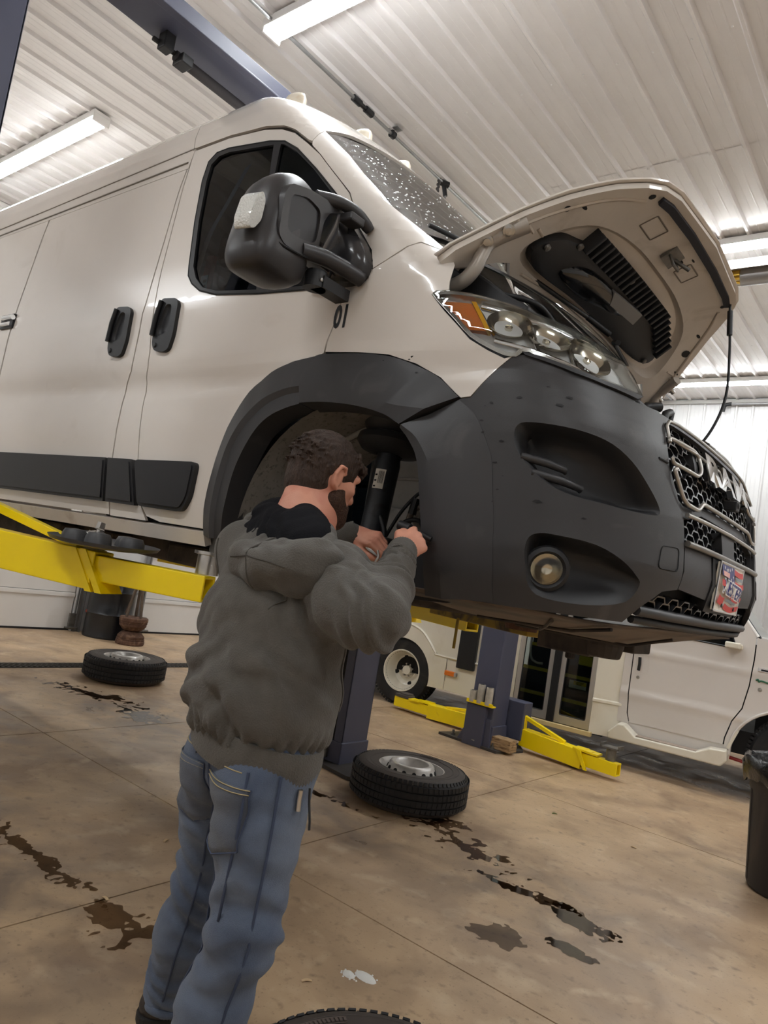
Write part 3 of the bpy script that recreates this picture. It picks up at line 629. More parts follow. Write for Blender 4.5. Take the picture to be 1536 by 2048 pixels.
        # door rear latch showing at the far left
        MB().add([], []).box(van(-4.46, 2.495)+np.array((-.05, -.004, 0)), (.16, .02, .085)).build('latch_plate', BLACKP, VAN)
        MB().tube([van(-4.55, 2.515)+np.array((0, -.02, 0)), van(-4.43, 2.515)+np.array((0, -.02, 0))], .016, 8).tube([van(-4.55, 2.475)+np.array((0, -.02, 0)), van(-4.45, 2.475)+np.array((0, -.02, 0))], .012, 8).build('latch', CHROME, VAN, smooth=60)
        n1 = lambda x, y: van(-1.752+x, 2.252+y) + van_n(-1.752+x, 2.252+y)*.0015
        lettering('unit_number', '01', .115, n1, M('black vinyl lettering', (20, 20, 22), .4), fd, sx=.62, bold=.004)
        # scuffs in the black trim
        ch = MB(); rr = random.Random(3)
        for _ in range(46):
            a = rr.choice([rr.uniform(-1.7, -1.25), rr.uniform(-1.12, -.62), rr.uniform(-1.2, -1.05)]); z = rr.uniform(1.45, 2.0) if a > -1.2 else rr.uniform(1.99, 2.10)
            if -1.05 < a < -.58 and (1.66 < z < 1.9 or z < 1.6): continue
            k = rr.uniform(.003, .010); lf = .016 if a < -1.2 else .0015
            n = 5; th = rr.uniform(0, 3)
            pts = [(a + k*1.6*math.cos(i*2*math.pi/n+th)*rr.uniform(.3, 1), z + k*.7*math.sin(i*2*math.pi/n+th)*rr.uniform(.3, 1)) for i in range(n)]
            ch.add([van(x, y)+van_n(x, y)*lf for x, y in pts], [tuple(range(n))])
        tag(ch.build('scuff_marks', M('black scuffs', (14, 14, 15), .5), VAN), kind='stuff')
# roof skin between the two roof sides
us = [-7 + i*.4 for i in range(10)] + [-3.0 + i*.062 for i in range(21)]
MB().grid(lambda a, t: (lambda n_, f_: n_*(1-t) + f_*t + np.array((0, 0, .045*math.sin(math.pi*t)*min(1, (-1.755-a)/.5))))(van(a, 3.598), far_(van)(a, 3.598)), us + [-1.757], [i/14 for i in range(15)]).build('roof_skin', PAINT, VAN, smooth=60)
# windshield right across, with black band and wipers at its foot
def wsx(u, v):
    z0 = 2.487; z1 = 3.185 + .165*min(1, (1-abs(u))*1.6)
    z = z0 + (z1-z0)*v; xs = lerp_tab(T_XF, z) - lerp_tab(T_L, z); m = van_mid(z)
    ae = np.interp(z, [2.485, 2.542, 2.627, 2.724, 3.014, 3.185, 3.26, 3.36], [-1.30, -1.384, -1.513, -1.656, -1.923, -2.12, -2.0, -1.6])
    a = m + (ae-m)*abs(u); p = van(a, z) - van_n(a, z)*.004
    if u > 0: p[1] = 2*YC - p[1]
    return p
MB().grid(wsx, [-1 + i/12 for i in range(25)], [i/12 for i in range(13)]).build('windshield', WSGLASS, VAN, smooth=60)
def ws_low(u, v): return wsx(u, v*.035) + np.array((.003, 0, .004))
MB().grid(ws_low, [-1 + i/10 for i in range(21)], [0, .5, 1]).build('windshield_band', BLACKP, VAN, smooth=60)
dp = MB(); rr = random.Random(5)
for _ in range(260):
    u = -rr.uniform(.15, .97); v = rr.uniform(.12, .97)
    if rr.random() < .5: u = -rr.uniform(.75, .97)
    p = wsx(u, v); k = rr.uniform(.002, .006); q = Vector((.6, -.3, .7)).to_track_quat('Z', 'Y').to_matrix()
    dp.lathe([(0, .002), (k*.7, .0015), (k, 0)], Vector(p), q, 6)
tag(dp.build('water_drops', M('clear water drops', (235, 240, 240), .05, spec=.8), VAN), kind='stuff')
for s in (-1, 1):
    pts = [wsx(s*.97, .16) + np.array((.02, 0, .012)), wsx(s*.6, .08) + np.array((.025, 0, .02)), wsx(s*.15, .05) + np.array((.03, 0, .02))]
    w = MB().tube(pts, .009, 8).build('wiper', BLACKP, VAN, smooth=60)
    MB().tube([pts[2], pts[2]+np.array((.06, -.1*s, -.04))], .012, 8).build('wiper_arm', BLACKP, w, smooth=60)
cw = MB()
cw.prism(round_poly([(-.93, -.06), (.93, -.06), (.93, 0), (-.93, 0)], .03), (-1.44, YC, 2.475), (0, 1, 0), (.25, 0, .97), (.06, 0, -.05))
cw.build('cowl', BLACKP, VAN)
# clearance lamps on the roof's brow
for y in (-.72, -.36, 0, .36, .72):
    a = -1.62 if abs(y) < .1 else None
    t_ = min(np.linspace(-2.9, -1.62, 200), key=lambda q: abs(van(q, 3.53)[1] - (YC-abs(y)))); p = van(t_, 3.55)
    if y > 0: p[1] = 2*YC - p[1]
    k = MB(); Mx = Matrix.Diagonal((1.5, .8, 1))
    k.lathe([(.050, -.03), (.048, .03), (.040, .052), (.02, .062), (0, .064)], Vector(p)+Vector((-.02, 0, 0)), Mx, 16)
    k.build('clearance_lamp', M('milky lamp cap', (236, 226, 208), .3, coat=.5, dirt=(206, 160, 100), dscale=12, dlo=.6, dhi=.8), VAN, smooth=50)
# ---------------- nose: grille, bars, plate
MID = lambda z: van_mid(z)
def nose(p, z): return van(MID(z)+p, z)
def nose_n(p, z): return van_n(MID(z)+p, z)
NK = dict(surf=nose, nrm=nose_n)
def sym(half): return half + [(-x, z) for x, z in half[::-1]]
g1 = sym([(0, 2.018), (-.42, 2.014), (-.485, 2.008), (-.512, 1.985), (-.520, 1.90), (-.515, 1.86), (-.465, 1.765), (-.435, 1.752), (-.345, 1.750), (-.30, 1.778), (0, 1.782)])
g2 = sym([(0, 1.748), (-.28, 1.748), (-.40, 1.716), (-.435, 1.716), (-.43, 1.640), (0, 1.636)])
g3 = sym([(0, 1.472), (-.47, 1.472), (-.56, 1.44), (-.60, 1.40), (0, 1.392)])
surrc = sym([(0, 2.03), (-.53, 2.034), (-.53, 1.86), (-.49, 1.77), (-.44, 1.708), (-.43, 1.62), (0, 1.62)])
nf = patch('nose_frame', surrc, CLAD, VAN, [g1, g2], da=.03, dz=.03, thick=.05, lift=-.010, **NK)
patch('grille_back', sym([(0, 2.04), (-.56, 2.03), (-.56, 1.39), (0, 1.38)]), M('black grille cavity', (8, 8, 9), .6), VAN, lift=-.075, thick=0, da=.06, dz=.05, **NK)
def inpoly(p, poly):
    x, y = p; c = False; k = len(poly)
    for i in range(k):
        x0, y0 = poly[i-1]; x1, y1 = poly[i]
        if (y0 > y) != (y1 > y) and x < (x1-x0)*(y-y0)/(y1-y0)+x0: c = not c
    return c
GM = M('gloss black grille mesh', (46, 46, 48), .25, coat=.5)
for poly, depth in ((g1, .035), (g2, .04), (g3, .04)):
    mesh = MB(); cw_, chh = .098, .040
    zlo = min(z for _, z in poly); zhi = max(z for _, z in poly)
    for r in range(-1, int((zhi-zlo)/(chh/2))+2):
        for c in range(-8, 9):
            x0 = c*cw_ + (cw_/2 if r % 2 else 0); z0 = zlo + r*chh/2
            h = [(x0-.033, z0), (x0-.020, z0+chh/2-.0), (x0+.020, z0+chh/2), (x0+.033, z0)]
            h = [(x0-.040, z0), (x0-.022, z0+chh*.5), (x0+.022, z0+chh*.5)]
            for (a, b) in ((h[0], h[1]), (h[1], h[2]), (h[2], (x0+.040, z0)), ((x0+.040, z0), (x0+cw_-.040, z0))):
                mpt = ((a[0]+b[0])/2, (a[1]+b[1])/2)
                if inpoly(a, poly) and inpoly(b, poly) and inpoly(mpt, poly):
                    A = nose(*a) - nose_n(*a)*depth; B = nose(*b) - nose_n(*b)*depth
                    mesh.bar(A, B, .005, .030, Vector(nose_n(*mpt)))
    tag(mesh.build('grille_mesh', GM, VAN), kind='stuff')
def bar(name, pts, r, mat, lift=.004, par=None, closed=False, dense=5):
    P = []
    for i in range(len(pts)-(0 if closed else 1)):
        a = pts[i]; b = pts[(i+1) % len(pts)]
        P += [(a[0]+(b[0]-a[0])*k/dense, a[1]+(b[1]-a[1])*k/dense) for k in range(dense)]
    P.append(pts[0] if closed else pts[-1])
    return MB().tube([nose(*p)+nose_n(*p)*lift for p in P], r, 8).build(name, mat, par or VAN, smooth=50)
bar('grille_rim', sym([(0, 2.018), (-.42, 2.014), (-.485, 2.008), (-.512, 1.985), (-.520, 1.945)]), .0055, SATIN)
for s in (-1, 1):
    bar('grille_bracket', round_poly([(s*.522, 1.945), (s*.33, 1.952), (s*.292, 1.94), (s*.30, 1.885), (s*.335, 1.866), (s*.522, 1.866)], .016, 3), .0065, SATIN)
    bk = patch('bracket_block', [(s*.335, 1.945), (s*.300, 1.94), (s*.305, 1.885), (s*.335, 1.872)], CLAD, VAN, lift=-.004, thick=.03, da=.05, dz=.05, **NK)
bar('grille_u_bar', round_poly([(-.515, 1.852), (-.462, 1.768), (-.432, 1.755), (-.348, 1.752), (-.300, 1.784), (.300, 1.784), (.348, 1.752), (.432, 1.755), (.462, 1.768), (.515, 1.852)], .02, 3), .0072, SATIN)
bar('lower_bar', [(-.44, 1.722), (-.30, 1.724), (0, 1.728), (.30, 1.724), (.44, 1.722)], .0075, SATIN)
bar('lower_bar', [(-.44, 1.634), (0, 1.634), (.44, 1.634)], .010, M('dull satin bar', (128, 124, 119), .35, .6))
for x in (-.2, -.07, .07, .2): bar('vent_rib', [(x, 1.775), (x, 1.735)], .003, SATIN, lift=-.02)
patch('centre_block', [(-.085, 1.726), (.085, 1.726), (.075, 1.64), (-.075, 1.64)], CLAD, VAN, lift=-.003, thick=.04, da=.05, dz=.05, **NK)
bar_z = [(-.43, 1.622), (-.19, 1.622), (-.19, 1.477), (-.44, 1.49)]
for s in (-1, 1): patch('bumper_bar', [(s*x, z) for x, z in bar_z], CLAD, VAN, lift=-.008, thick=.06, da=.05, dz=.04, **NK)
patch('plate_mount', [(-.185, 1.625), (.185, 1.625), (.185, 1.44), (-.185, 1.44)], CLAD2, VAN, lift=-.004, thick=.05, da=.05, dz=.05, **NK)
lp = [(-.62, 1.405), (-.45, 1.402), (0, 1.400), (.45, 1.402), (.62, 1.405)]
bar('lip', lp, .016, CLAD, lift=-.008); bar('lip_lower', [(x, z-.03) for x, z in lp], .012, CLAD2, lift=-.014)
LW, LH = .52, .085
def letter_place(x, y): q = (x, 1.912+y); return nose(*q) + nose_n(*q)*.018
vs, fs = text_mesh('RAM', .118, bold=.005, spacing=1.12)
wx = max(v.x for v in vs); k = .255/wx
front = [letter_place(v.x*k, v.y*1.02) for v in vs]; back = [letter_place(v.x*k, v.y*1.02) - nose_n(v.x*k, 1.91)*.02 for v in vs]
nv = len(vs); ed = {}
for f in fs:
    for i in range(len(f)):
        e = (f[i], f[(i+1) % len(f)]); ed[tuple(sorted(e))] = ed.get(tuple(sorted(e)), 0) + 1
b = MB().add(front + back, list(fs) + [tuple(i+nv for i in f[::-1]) for f in fs] + [(a, c, c+nv, a+nv) for (a, c), n in ed.items() if n == 1])
b.build('grille_lettering', CHROME, VAN)
MB().box(nose(.02, 1.836)+nose_n(.02, 1.836)*.012, (.045, .05, .035)).lathe([(0, .004), (.012, .002), (.014, -.004)], Vector(nose(.02, 1.836)+nose_n(.02, 1.836)*.036), Matrix.Rotation(math.pi/2, 3, 'Y'), 12).build('grille_camera', BLACKP, VAN, bevel=.004)
# front plate: a waving flag in print, with lettering
PZ0, PZ1, PW = 1.455, 1.618, .150
def pl(x, y, l=.012):      # x, y in -1..1
    q = (x*PW, (PZ0+PZ1)/2 + y*(PZ1-PZ0)/2); return nose(*q) + nose_n(*q)*l
def plate_print(name, poly, mat, par, l=.0135, nx=6):
    poly = [(p[0], p[1]) for p in poly]
    bm_ = MB(); tri = geometry.tessellate_polygon([[Vector((x, y, 0)) for x, y in poly]]); bm_.add([pl(x, y, l) for x, y in poly], [tuple(t) for t in tri]); return bm_.build(name, mat, par)
plate = MB().add([pl(x, y, l) for l in (.012, .004) for x, y in ((-1, -1), (0, -1), (1, -1), (1, 1), (0, 1), (-1, 1))], [(0, 1, 4, 5), (1, 2, 3, 4), (6, 7, 10, 11), (7, 8, 9, 10)] + [(i, (i+1) % 6, (i+1) % 6+6, i+6) for i in range(6)]).build('plate', M('white plate', (236, 228, 212), .35), VAN)
MB().tube([pl(x, y, .013) for x, y in ((-1, -1), (0, -1), (1, -1), (1, 1), (0, 1), (-1, 1), (-1, -1))], .004, 6).build('plate_frame', CHROME, plate)
RED = M('red print', (206, 52, 46), .4); NVY = M('navy print', (44, 46, 112), .4); WPR = M('white print', (240, 236, 230), .4); GPR = M('grey print', (130, 136, 140), .4)
def wave(y0, y1, x0, x1, ph, am): 
    n = 12; top = [(x0+(x1-x0)*i/n, y1 + am*math.sin(ph + 4*(x0+(x1-x0)*i/n))) for i in range(n+1)]; bot = [(x0+(x1-x0)*i/n, y0 + am*math.sin(ph + 4*(x0+(x1-x0)*i/n))) for i in range(n+1)]
    return top + bot[::-1]
for a in ((.62, .86, .12, .93, 2.2, .05), (.14, .36, .15, .93, 2.4, .07), (-.42, -.2, -.35, .93, 2.6, .1), (-.9, -.66, -.3, .95, 3.6, .07), (-.62, -.28, -.92, -.45, .6, .12), (.06, .30, -.94, -.62, 1, .02)): plate_print('red_stripe', wave(*a), RED, plate)
plate_print('blue_field', [(-.92, .92), (.10, .92), (.12, .2), (-.02, .12), (-.3, .3), (-.55, .42), (-.92, .45)], NVY, plate, .0137)
plate_print('label_patch', [(-.85, .66), (-.32, .62), (-.33, .40), (-.82, .46)], M('pink print', (240, 180, 170), .4), plate, .0141)
for x, y in ((-.72, .8), (-.56, .72), (-.45, .74), (-.3, .76), (-.02, .5), (-.12, .84), (0, .28), (-.2, .36)):
    plate_print('star', [((.05 if i % 2 == 0 else .02)*math.sin(i*math.pi/5)+x, (.11 if i % 2 == 0 else .045)*math.cos(i*math.pi/5)+y) for i in range(10)], WPR, plate, .0142)
lettering('name_outline', 'NESTER', .56, lambda x, y: pl(x*.80, y*1.30-.06-.12*x, .0143), WPR, plate, shear=.18, bold=.05)
lettering('name_lettering', 'NESTER', .56, lambda x, y: pl(x*.80, y*1.30-.06-.12*x, .0148), NVY, plate, shear=.18, bold=.012)
plate_print('small_print', wave(.42, .56, .22, .8, 2.0, .02), GPR, plate, .0142); plate_print('small_print', wave(-.58, -.46, -.3, .55, 2.4, .04), GPR, plate, .0142)
for x, y in ((-.5, -.74), (.58, -.78)): MB().lathe([(0, .004), (.007, .003), (.008, 0)], Vector(pl(x, y, .013)), Matrix.Rotation(math.pi/2, 3, 'Y'), 10).build('plate_bolt', BLACKP, plate)
# ---------------- raised hood
HP0 = np.array((-1.42, YC, 2.49)); HD = np.array((.54, 0, .35)); HD /= np.linalg.norm(HD); HN = np.array((HD[2], 0, -HD[0]))   # HN points down, out of the liner
def hood(p, q):
    return HP0 + np.array((0, p, 0)) + HD*q + HN*(.085*abs(p)**2.0 + .05*max(0, (q-.45)/.25)**2*.6 - .035*math.sin(math.pi*min(1, max(0, q/.7))))
def hood_n(p, q):
    e = .01; n = np.cross(hood(p, q+e)-hood(p, q-e), hood(p+e, q)-hood(p-e, q)); n = n/np.linalg.norm(n)
    return n if n @ HN > 0 else -n
HK = dict(surf=hood, nrm=hood_n)
INNER = M('beige grey hood liner paint', (208, 200, 190), .38, var=.04, vscale=6, coat=.2, dirt=(158, 146, 132), dscale=6, dlo=.6, dhi=.9)
hout = [(-1.0, -.01), (-.985, .05), (-.92, .15), (-.85, .265), (-.755, .40), (-.645, .53), (-.565, .605), (-.50, .645), (-.40, .668), (0, .690), (.40, .668), (.50, .645), (.565, .605), (.645, .53), (.755, .40), (.85, .265), (.92, .15), (.985, .05), (1.0, -.01), (.93, -.005), (.84, .04), (.76, .095), (.70, .12), (.64, .085), (.5, .095), (.25, .120), (0, .126), (-.25, .120), (-.5, .095), (-.64, .085), (-.70, .12), (-.76, .095), (-.84, .04), (-.93, -.005)]
well = bezc([(-.70, .165), (-.66, .29), (-.52, .41), (-.28, .465), (0, .475), (.28, .465), (.52, .41), (.66, .29), (.70, .165), (.5, .135), (0, .150), (-.5, .135)], 4)
HO = patch('hood', hout, INNER, VAN, [well], da=.04, dz=.03, thick=.02, **HK)
def hood_top(p, q): return hood(p*1.006, q*1.004) - hood_n(p, q)*.028
patch('hood_skin', [(x*1.012, z+.012*(z > .3)) for x, z in hout], PAINT, HO, da=.06, dz=.05, lift=-.024, thick=.006, **HK)
bowl('liner_recess', well, [(1, 0, 0, 0), (.97, .012, 0, 0), (.90, .026, 0, 0), (.6, .03, 0, 0)], INNER, HO, **HK)
FLN = M('hood liner bead', (196, 184, 170), .35)
for ln in ([(-.90, .10), (-.80, .27), (-.70, .40), (-.60, .505), (-.50, .575)], [(.90, .10), (.80, .27), (.70, .40), (.60, .505), (.50, .575)], [(-.60, .115), (-.3, .138), (0, .143), (.3, .138), (.60, .115)]):
    strip('liner_bead', bez(ln, 5), .007, FLN, HO, lift=.0, **HK)
for p0 in (-.86, -.80, -.74, .80, .86, .90): strip('liner_bead', [(p0, .405-abs(p0+.0)*.19), (p0*.93, .37-abs(p0)*.22+.05)], .006, FLN, HO, lift=0, **HK)
# black air duct of the hood with its comb of fins
duct = bezc([(-.685, .205), (-.665, .255), (-.60, .305), (-.50, .33), (-.385, .355), (-.197, .363), (.045, .359), (.31, .348), (.445, .318), (.545, .25), (.531, .19), (.363, .166), (.032, .172), (-.236, .172), (-.489, .160), (-.62, .165)], 3)
DK = M('black hood duct', (30, 31, 34), .5, bump=.05, bscale=300)
vsd = MB(); bowl('x', duct, [(1, .02, 0, 0), (1, -.018, 0, 0), (.96, -.024, 0, 0), (.88, -.026, 0, 0)], None, None, mb=vsd, **HK)
du = vsd.build('hood_duct', DK, HO, smooth=35)
for i in range(23):
    p = -.49 + i*.0455; q = .352 + .012*math.cos((p)*2.2) - (max(0, p-.28)*.32)
    a = hood(p, q-.035) + hood_n(p, q)*.024; c = hood(p+.006, q+.05) + hood_n(p, q)*.014
    MB().bar(a, c, .013, .055, Vector(hood_n(p, q))).build('duct_fin', DK, du, bevel=.003)
sc_ = bezc([(-.48, .205), (-.45, .262), (-.34, .300), (-.16, .310), (.04, .298), (.07, .262), (-.11, .222), (-.30, .192)], 3)
vsd = MB(); bowl('x', sc_, [(1, -.02, 0, 0), (.97, -.040, 0, 0), (.88, -.052, 0, 0), (.6, -.058, 0, 0)], None, None, mb=vsd, **HK)
vsd.build('intake_scoop', M('gloss black scoop', (16, 17, 20), .18, coat=.5), du, smooth=40)
patch('scoop_plate', [(-.16, .310), (.12, .330), (.14, .275), (-.10, .262)], M('pale grey plastic plate', (128, 126, 124), .4), du, lift=.060, thick=.02, da=.1, dz=.1, **HK)
for p, q in ((-.655, .245), (-.52, .325), (.50, .20), (-.16, .372), (-.10, .38)):
    MB().lathe([(0, .012), (.012, .01), (.013, 0)], Vector(hood(p, q)+hood_n(p, q)*.024), Vector(hood_n(p, q)).to_track_quat('Z', 'Y').to_matrix(), 10).build('duct_bolt', DSTEEL, du, smooth=40)
# raised pads, striker, seal, holes
for c, w in (((-.31, .55), .075), ((.10, .553), .065)):
    r = round_poly([(c[0]-w, c[1]-.045), (c[0]+w, c[1]-.045), (c[0]+w, c[1]+.045), (c[0]-w, c[1]+.045)], .018)
    vsd = MB(); bowl('x', r, [(1.12, 0, 0, 0), (1.0, .008, 0, 0), (.94, .008, 0, 0), (.90, .001, 0, 0)], None, None, mb=vsd, **HK); vsd.build('liner_pad', INNER, HO, smooth=25)
    strip('pad_groove', shrink(r, .012), .003, M('shadow groove', (120, 110, 100), .6), HO, lift=.0, closed=True, **HK)
st = MB(); c = Vector(hood(-.07, .548)); n = Vector(hood_n(-.07, .548))
st.box(c+n*.006, (.07, .10, .012), Matrix((HD, (0, 1, 0), tuple(n))).transposed())
st.tube([c+Vector((0, -.03, 0)), c+Vector((0, -.03, 0))+n*.055, c+Vector((0, .03, 0))+n*.055, c+Vector((0, .03, 0))], .006, 8)
st.tube([c+Vector((0, .02, 0))+n*.01, c+Vector((.04, .05, 0))+n*.05], .008, 8)
st.build('hood_striker', DSTEEL, HO, smooth=50)
patch('front_seal', [(-.475, .628), (-.40, .643), (-.16, .655), (.16, .655), (.40, .643), (.475, .628), (.46, .606), (.38, .618), (.15, .628), (-.15, .628), (-.38, .618), (-.46, .606)], M('dark blue black rubber seal', (34, 35, 44), .6), HO, lift=.014, thick=.014, da=.05, dz=.03, **HK)
hol = MB()
for p, q, a, b in ((-.725, .372, .016, .013), (-.672, .415, .024, .007), (-.80, .225, .016, .012), (-.505, .60, .014, .012), (.62, .45, .02, .007), (.70, .36, .03, .02), (.86, .20, .014, .01), (.80, .27, .024, .006), (.03, .60, .016, .004), (-.0, .565, .016, .004), (.05, .57, .006, .006), (.47, .60, .012, .01), (-.86, .1, .012, .006)):
    cc = [hood(p+a*math.cos(i*.628), q+b*math.sin(i*.628)) + hood_n(p, q)*.0015 for i in range(10)]; hol.add(cc, [tuple(range(10))])
tag(hol.build('liner_holes', GAPM, HO), kind='stuff')
# hinge arms
for s in (-1, 1):
    m = lambda p: (p[0], YC + (p[1]-YC)*(-s), p[2])
    A = [m(p) for p in ((-1.215, 1.93, 2.570), (-1.244, 1.92, 2.553), (-1.29, 1.905, 2.525), (-1.302, 1.89, 2.478), (-1.312, 1.88, 2.434), (-1.340, 1.875, 2.396), (-1.383, 1.875, 2.378), (-1.44, 1.88, 2.372))]
    k = MB().tube(bez(A, 5), .024, 10).tube([m(p) for p in ((-1.18, 1.95, 2.592), (-1.30, 1.90, 2.53))], .027, 10)
    h = k.build('hinge_arm', M('pale grey hinge', (168, 160, 150), .35, .2), HO, smooth=60)
    for p in ((-1.222, 1.905, 2.558), (-1.285, 1.885, 2.522)):
        MB().lathe([(0, .03), (.012, .028), (.013, .012), (.02, .01), (.021, 0)], Vector(m(p)), Vector((.4, -.6*(-s) if False else -.6*(1 if s < 0 else -1), -.5)).to_track_quat('Z', 'Y').to_matrix(), 10).build('hinge_bolt', STEEL, h, smooth=40)
# washer hose / prop wire hanging from the hood's far front corner to the nose
q0 = Vector(hood(.475, .63))
pts = [q0, q0+Vector((.005, .0, -.06)), q0+Vector((.02, .01, -.22)), q0+Vector((.03, .0, -.42)), q0+Vector((.0, -.04, -.58)), q0+Vector((-.06, -.10, -.72)), q0+Vector((-.12, -.14, -.86))]
MB().tube(bez([tuple(p) for p in pts], 6), .006, 8).build('hood_cable', BLACKP, VAN, smooth=60)
MB().tube([q0+Vector((.003, 0, -.03)), q0+Vector((.012, .004, -.14))], .012, 10).build('cable_grip', BLACKP, VAN, smooth=60)
# what shows of the engine bay
eb = MB().prism([(-1.42, 2.30), (-1.42, 2.47), (-1.37, 2.465), (-1.28, 2.405), (-1.20, 2.345), (-1.12, 2.30), (-1.12, 2.27)], (0, 1.93, 0), (1, 0, 0), (0, 0, 1), (0, .10, 0))
eb.build('fender_ledge', CLAD2, VAN, bevel=.01)
MB().tube(bez([(-1.25, 1.97, 2.37), (-1.18, 1.99, 2.355), (-1.13, 2.03, 2.335), (-1.10, 2.10, 2.29)], 5), .010, 8).build('hose', BLACKP, VAN, smooth=60)
MB().box((-1.02, YC, 2.04), (.40, 1.2, .05)).build('slam_panel', CLAD2, VAN, bevel=.01)
MB().box((-1.40, YC, 2.0), (.04, 1.72, .66)).build('firewall', GAPM, VAN)
MB().box((-1.05, 2.5, 1.9), (.42, .5, .3)).box((-1.05, 3.1, 1.88), (.4, .45, .34)).build('engine', DSTEEL, VAN, bevel=.03)
for p_, r_ in (([(-.84, YC-.52, 2.03), (-.83, YC-.50, 2.065), (-.80, YC-.46, 2.075)], .016), ([(-.80, YC-.42, 2.03), (-.80, YC-.40, 2.07), (-.80, YC-.36, 2.085)], .014), ([(-.80, YC-.36, 2.02), (-.80, YC-.34, 2.09)], .010)): MB().tube(p_, r_, 8).build('hood_latch_piece', BLACKP, VAN, smooth=60)
# ---------------- door mirror
def yzx(poly, x): return [(x, y, z) for y, z in poly]
mh = bezc([(1.335, 2.53), (1.375, 2.588), (1.44, 2.628), (1.505, 2.640), (1.552, 2.628), (1.575, 2.58), (1.585, 2.52), (1.582, 2.44), (1.578, 2.37), (1.560, 2.30), (1.50, 2.262), (1.405, 2.25), (1.325, 2.250), (1.296, 2.275), (1.292, 2.32), (1.305, 2.40), (1.318, 2.47)], 3)
MIR = M('black mirror plastic', (52, 50, 51), .4, bump=.05, bscale=400)
mi = MB(); c = np.mean(np.array(mh), 0); k = len(mh); vs = []
rg = [(.30, .075, 0), (.62, .070, 0), (.85, .050, 0), (.96, .025, 0), (1.0, -.005, 0), (.99, -.05, 0), (.95, -.085, 0), (.88, -.095, 0), (.3, -.095, 0)]
for s_, dx, _ in rg:
    for y, z in mh:
        yy, zz = c + (np.array((y, z))-c)*s_
        bulge = .03*max(0, (2.40-zz)/.15) if dx > 0 else 0
        vs.append((-1.80+dx+bulge - .18*(yy-1.44), yy, zz))
fs = [(i*k+j, i*k+(j+1) % k, (i+1)*k+(j+1) % k, (i+1)*k+j) for i in range(len(rg)-1) for j in range(k)] + [tuple(range(k))[::-1], tuple((len(rg)-1)*k+j for j in range(k))]
MI = MB().add(vs, fs).build('door_mirror', MIR, VAN, smooth=60)
def fm(y, z, d): return np.array((-1.80 + d - .18*(y-1.44), y, z))
FM = dict(surf=lambda y, z: fm(y, z, .072), nrm=lambda y, z: np.array((1., .18, 0)))
ins = round_poly([(1.395, 2.515), (1.475, 2.548), (1.548, 2.545), (1.556, 2.50), (1.55, 2.43), (1.48, 2.408), (1.405, 2.398), (1.395, 2.44)], .02)
patch('mirror_frame', round_poly([(1.362, 2.50), (1.385, 2.545), (1.48, 2.578), (1.60, 2.60), (1.665, 2.625), (1.675, 2.60), (1.60, 2.565), (1.575, 2.52), (1.57, 2.42), (1.66, 2.425), (1.655, 2.375), (1.56, 2.372), (1.40, 2.352), (1.365, 2.372)], .016), MIR, MI, [ins], lift=.012, thick=.05, da=.05, dz=.05, **FM)
patch('mirror_inset', ins, M('dark mirror panel', (38, 37, 40), .45), MI, lift=.004, thick=.01, da=.05, dz=.05, **FM)
MB().tube([fm(1.345, 2.35, .07), fm(1.40, 2.345, .085), fm(1.48, 2.355, .09), fm(1.56, 2.375, .085)], .004, 6).build('mirror_seam', GAPM, MI)
lp_ = [(1.276, 2.345), (1.266, 2.375), (1.280, 2.450), (1.306, 2.478), (1.322, 2.455), (1.318, 2.39), (1.294, 2.352)]
patch('mirror_lamp', round_poly(lp_, .012), M('clear ribbed lamp', (226, 226, 220), .15, bump=.9, bscale=150, spec=.8, coat=.5), MI, lift=-.022, thick=.06, da=.02, dz=.02, **FM)
MB().lathe([(0, .004), (.010, .003), (.014, .0), (.022, -.006), (.024, -.02)], fm(1.335, 2.302, .065), Matrix.Rotation(math.radians(75), 3, 'Y'), 16).build('mirror_camera', BLACKP, MI, smooth=40)
# upper and lower arms, foot and pivot
ar = MB().tube(bez([(-1.77, 1.55, 2.60), (-1.74, 1.63, 2.615), (-1.715, 1.70, 2.605), (-1.70, 1.76, 2.57)], 4), [.022]*12+[.018], 10)
MB().tube(bez([(-1.745, 1.50, 2.385), (-1.725, 1.58, 2.395), (-1.70, 1.66, 2.39), (-1.68, 1.74, 2.38)], 4), .028, 10).build('mirror_arm', MIR, MI, smooth=50)
ar.build('mirror_arm', MIR, MI, smooth=50); MB().box((-1.715, 1.68, 2.57), (.06, .07, .03)).build('arm_clip', MIR, MI, bevel=.006)
pv = MB().lathe([(0, .03), (.035, .03), (.04, .02), (.04, -.03), (0, -.03)], (-1.755, 1.60, 2.325), None, 18).box((-1.74, 1.66, 2.315), (.06, .13, .04))
pv.build('mirror_pivot', CLAD2, MI, smooth=40)
for dy in (0, .028): MB().lathe([(0, .003), (.006, .002), (.007, 0)], (-1.715, 1.59+dy, 2.318), Matrix.Rotation(math.pi/2, 3, 'Y'), 10).build('pivot_screw', STEEL, MI)
sail = bezc([(-1.93, 2.372), (-1.80, 2.365), (-1.70, 2.366), (-1.662, 2.385), (-1.652, 2.43), (-1.682, 2.50), (-1.74, 2.566), (-1.79, 2.63), (-1.83, 2.69), (-1.85, 2.60), (-1.90, 2.48)], 3)
sl = MB(); bowl('x', sail, [(1, .0, 0, 0), (.98, -.03, 0, 0), (.90, -.055, .005, .005), (.6, -.075, .01, .0), (.3, -.08, .01, 0)], None, None, mb=sl)
sl.build('mirror_foot', M('gloss black mirror foot', (46, 45, 47), .25, coat=.3), MI, smooth=50)
strip('foot_seam', [(-1.735, 2.575), (-1.765, 2.53), (-1.775, 2.45), (-1.78, 2.37)], .004, GAPM, MI, lift=.066)
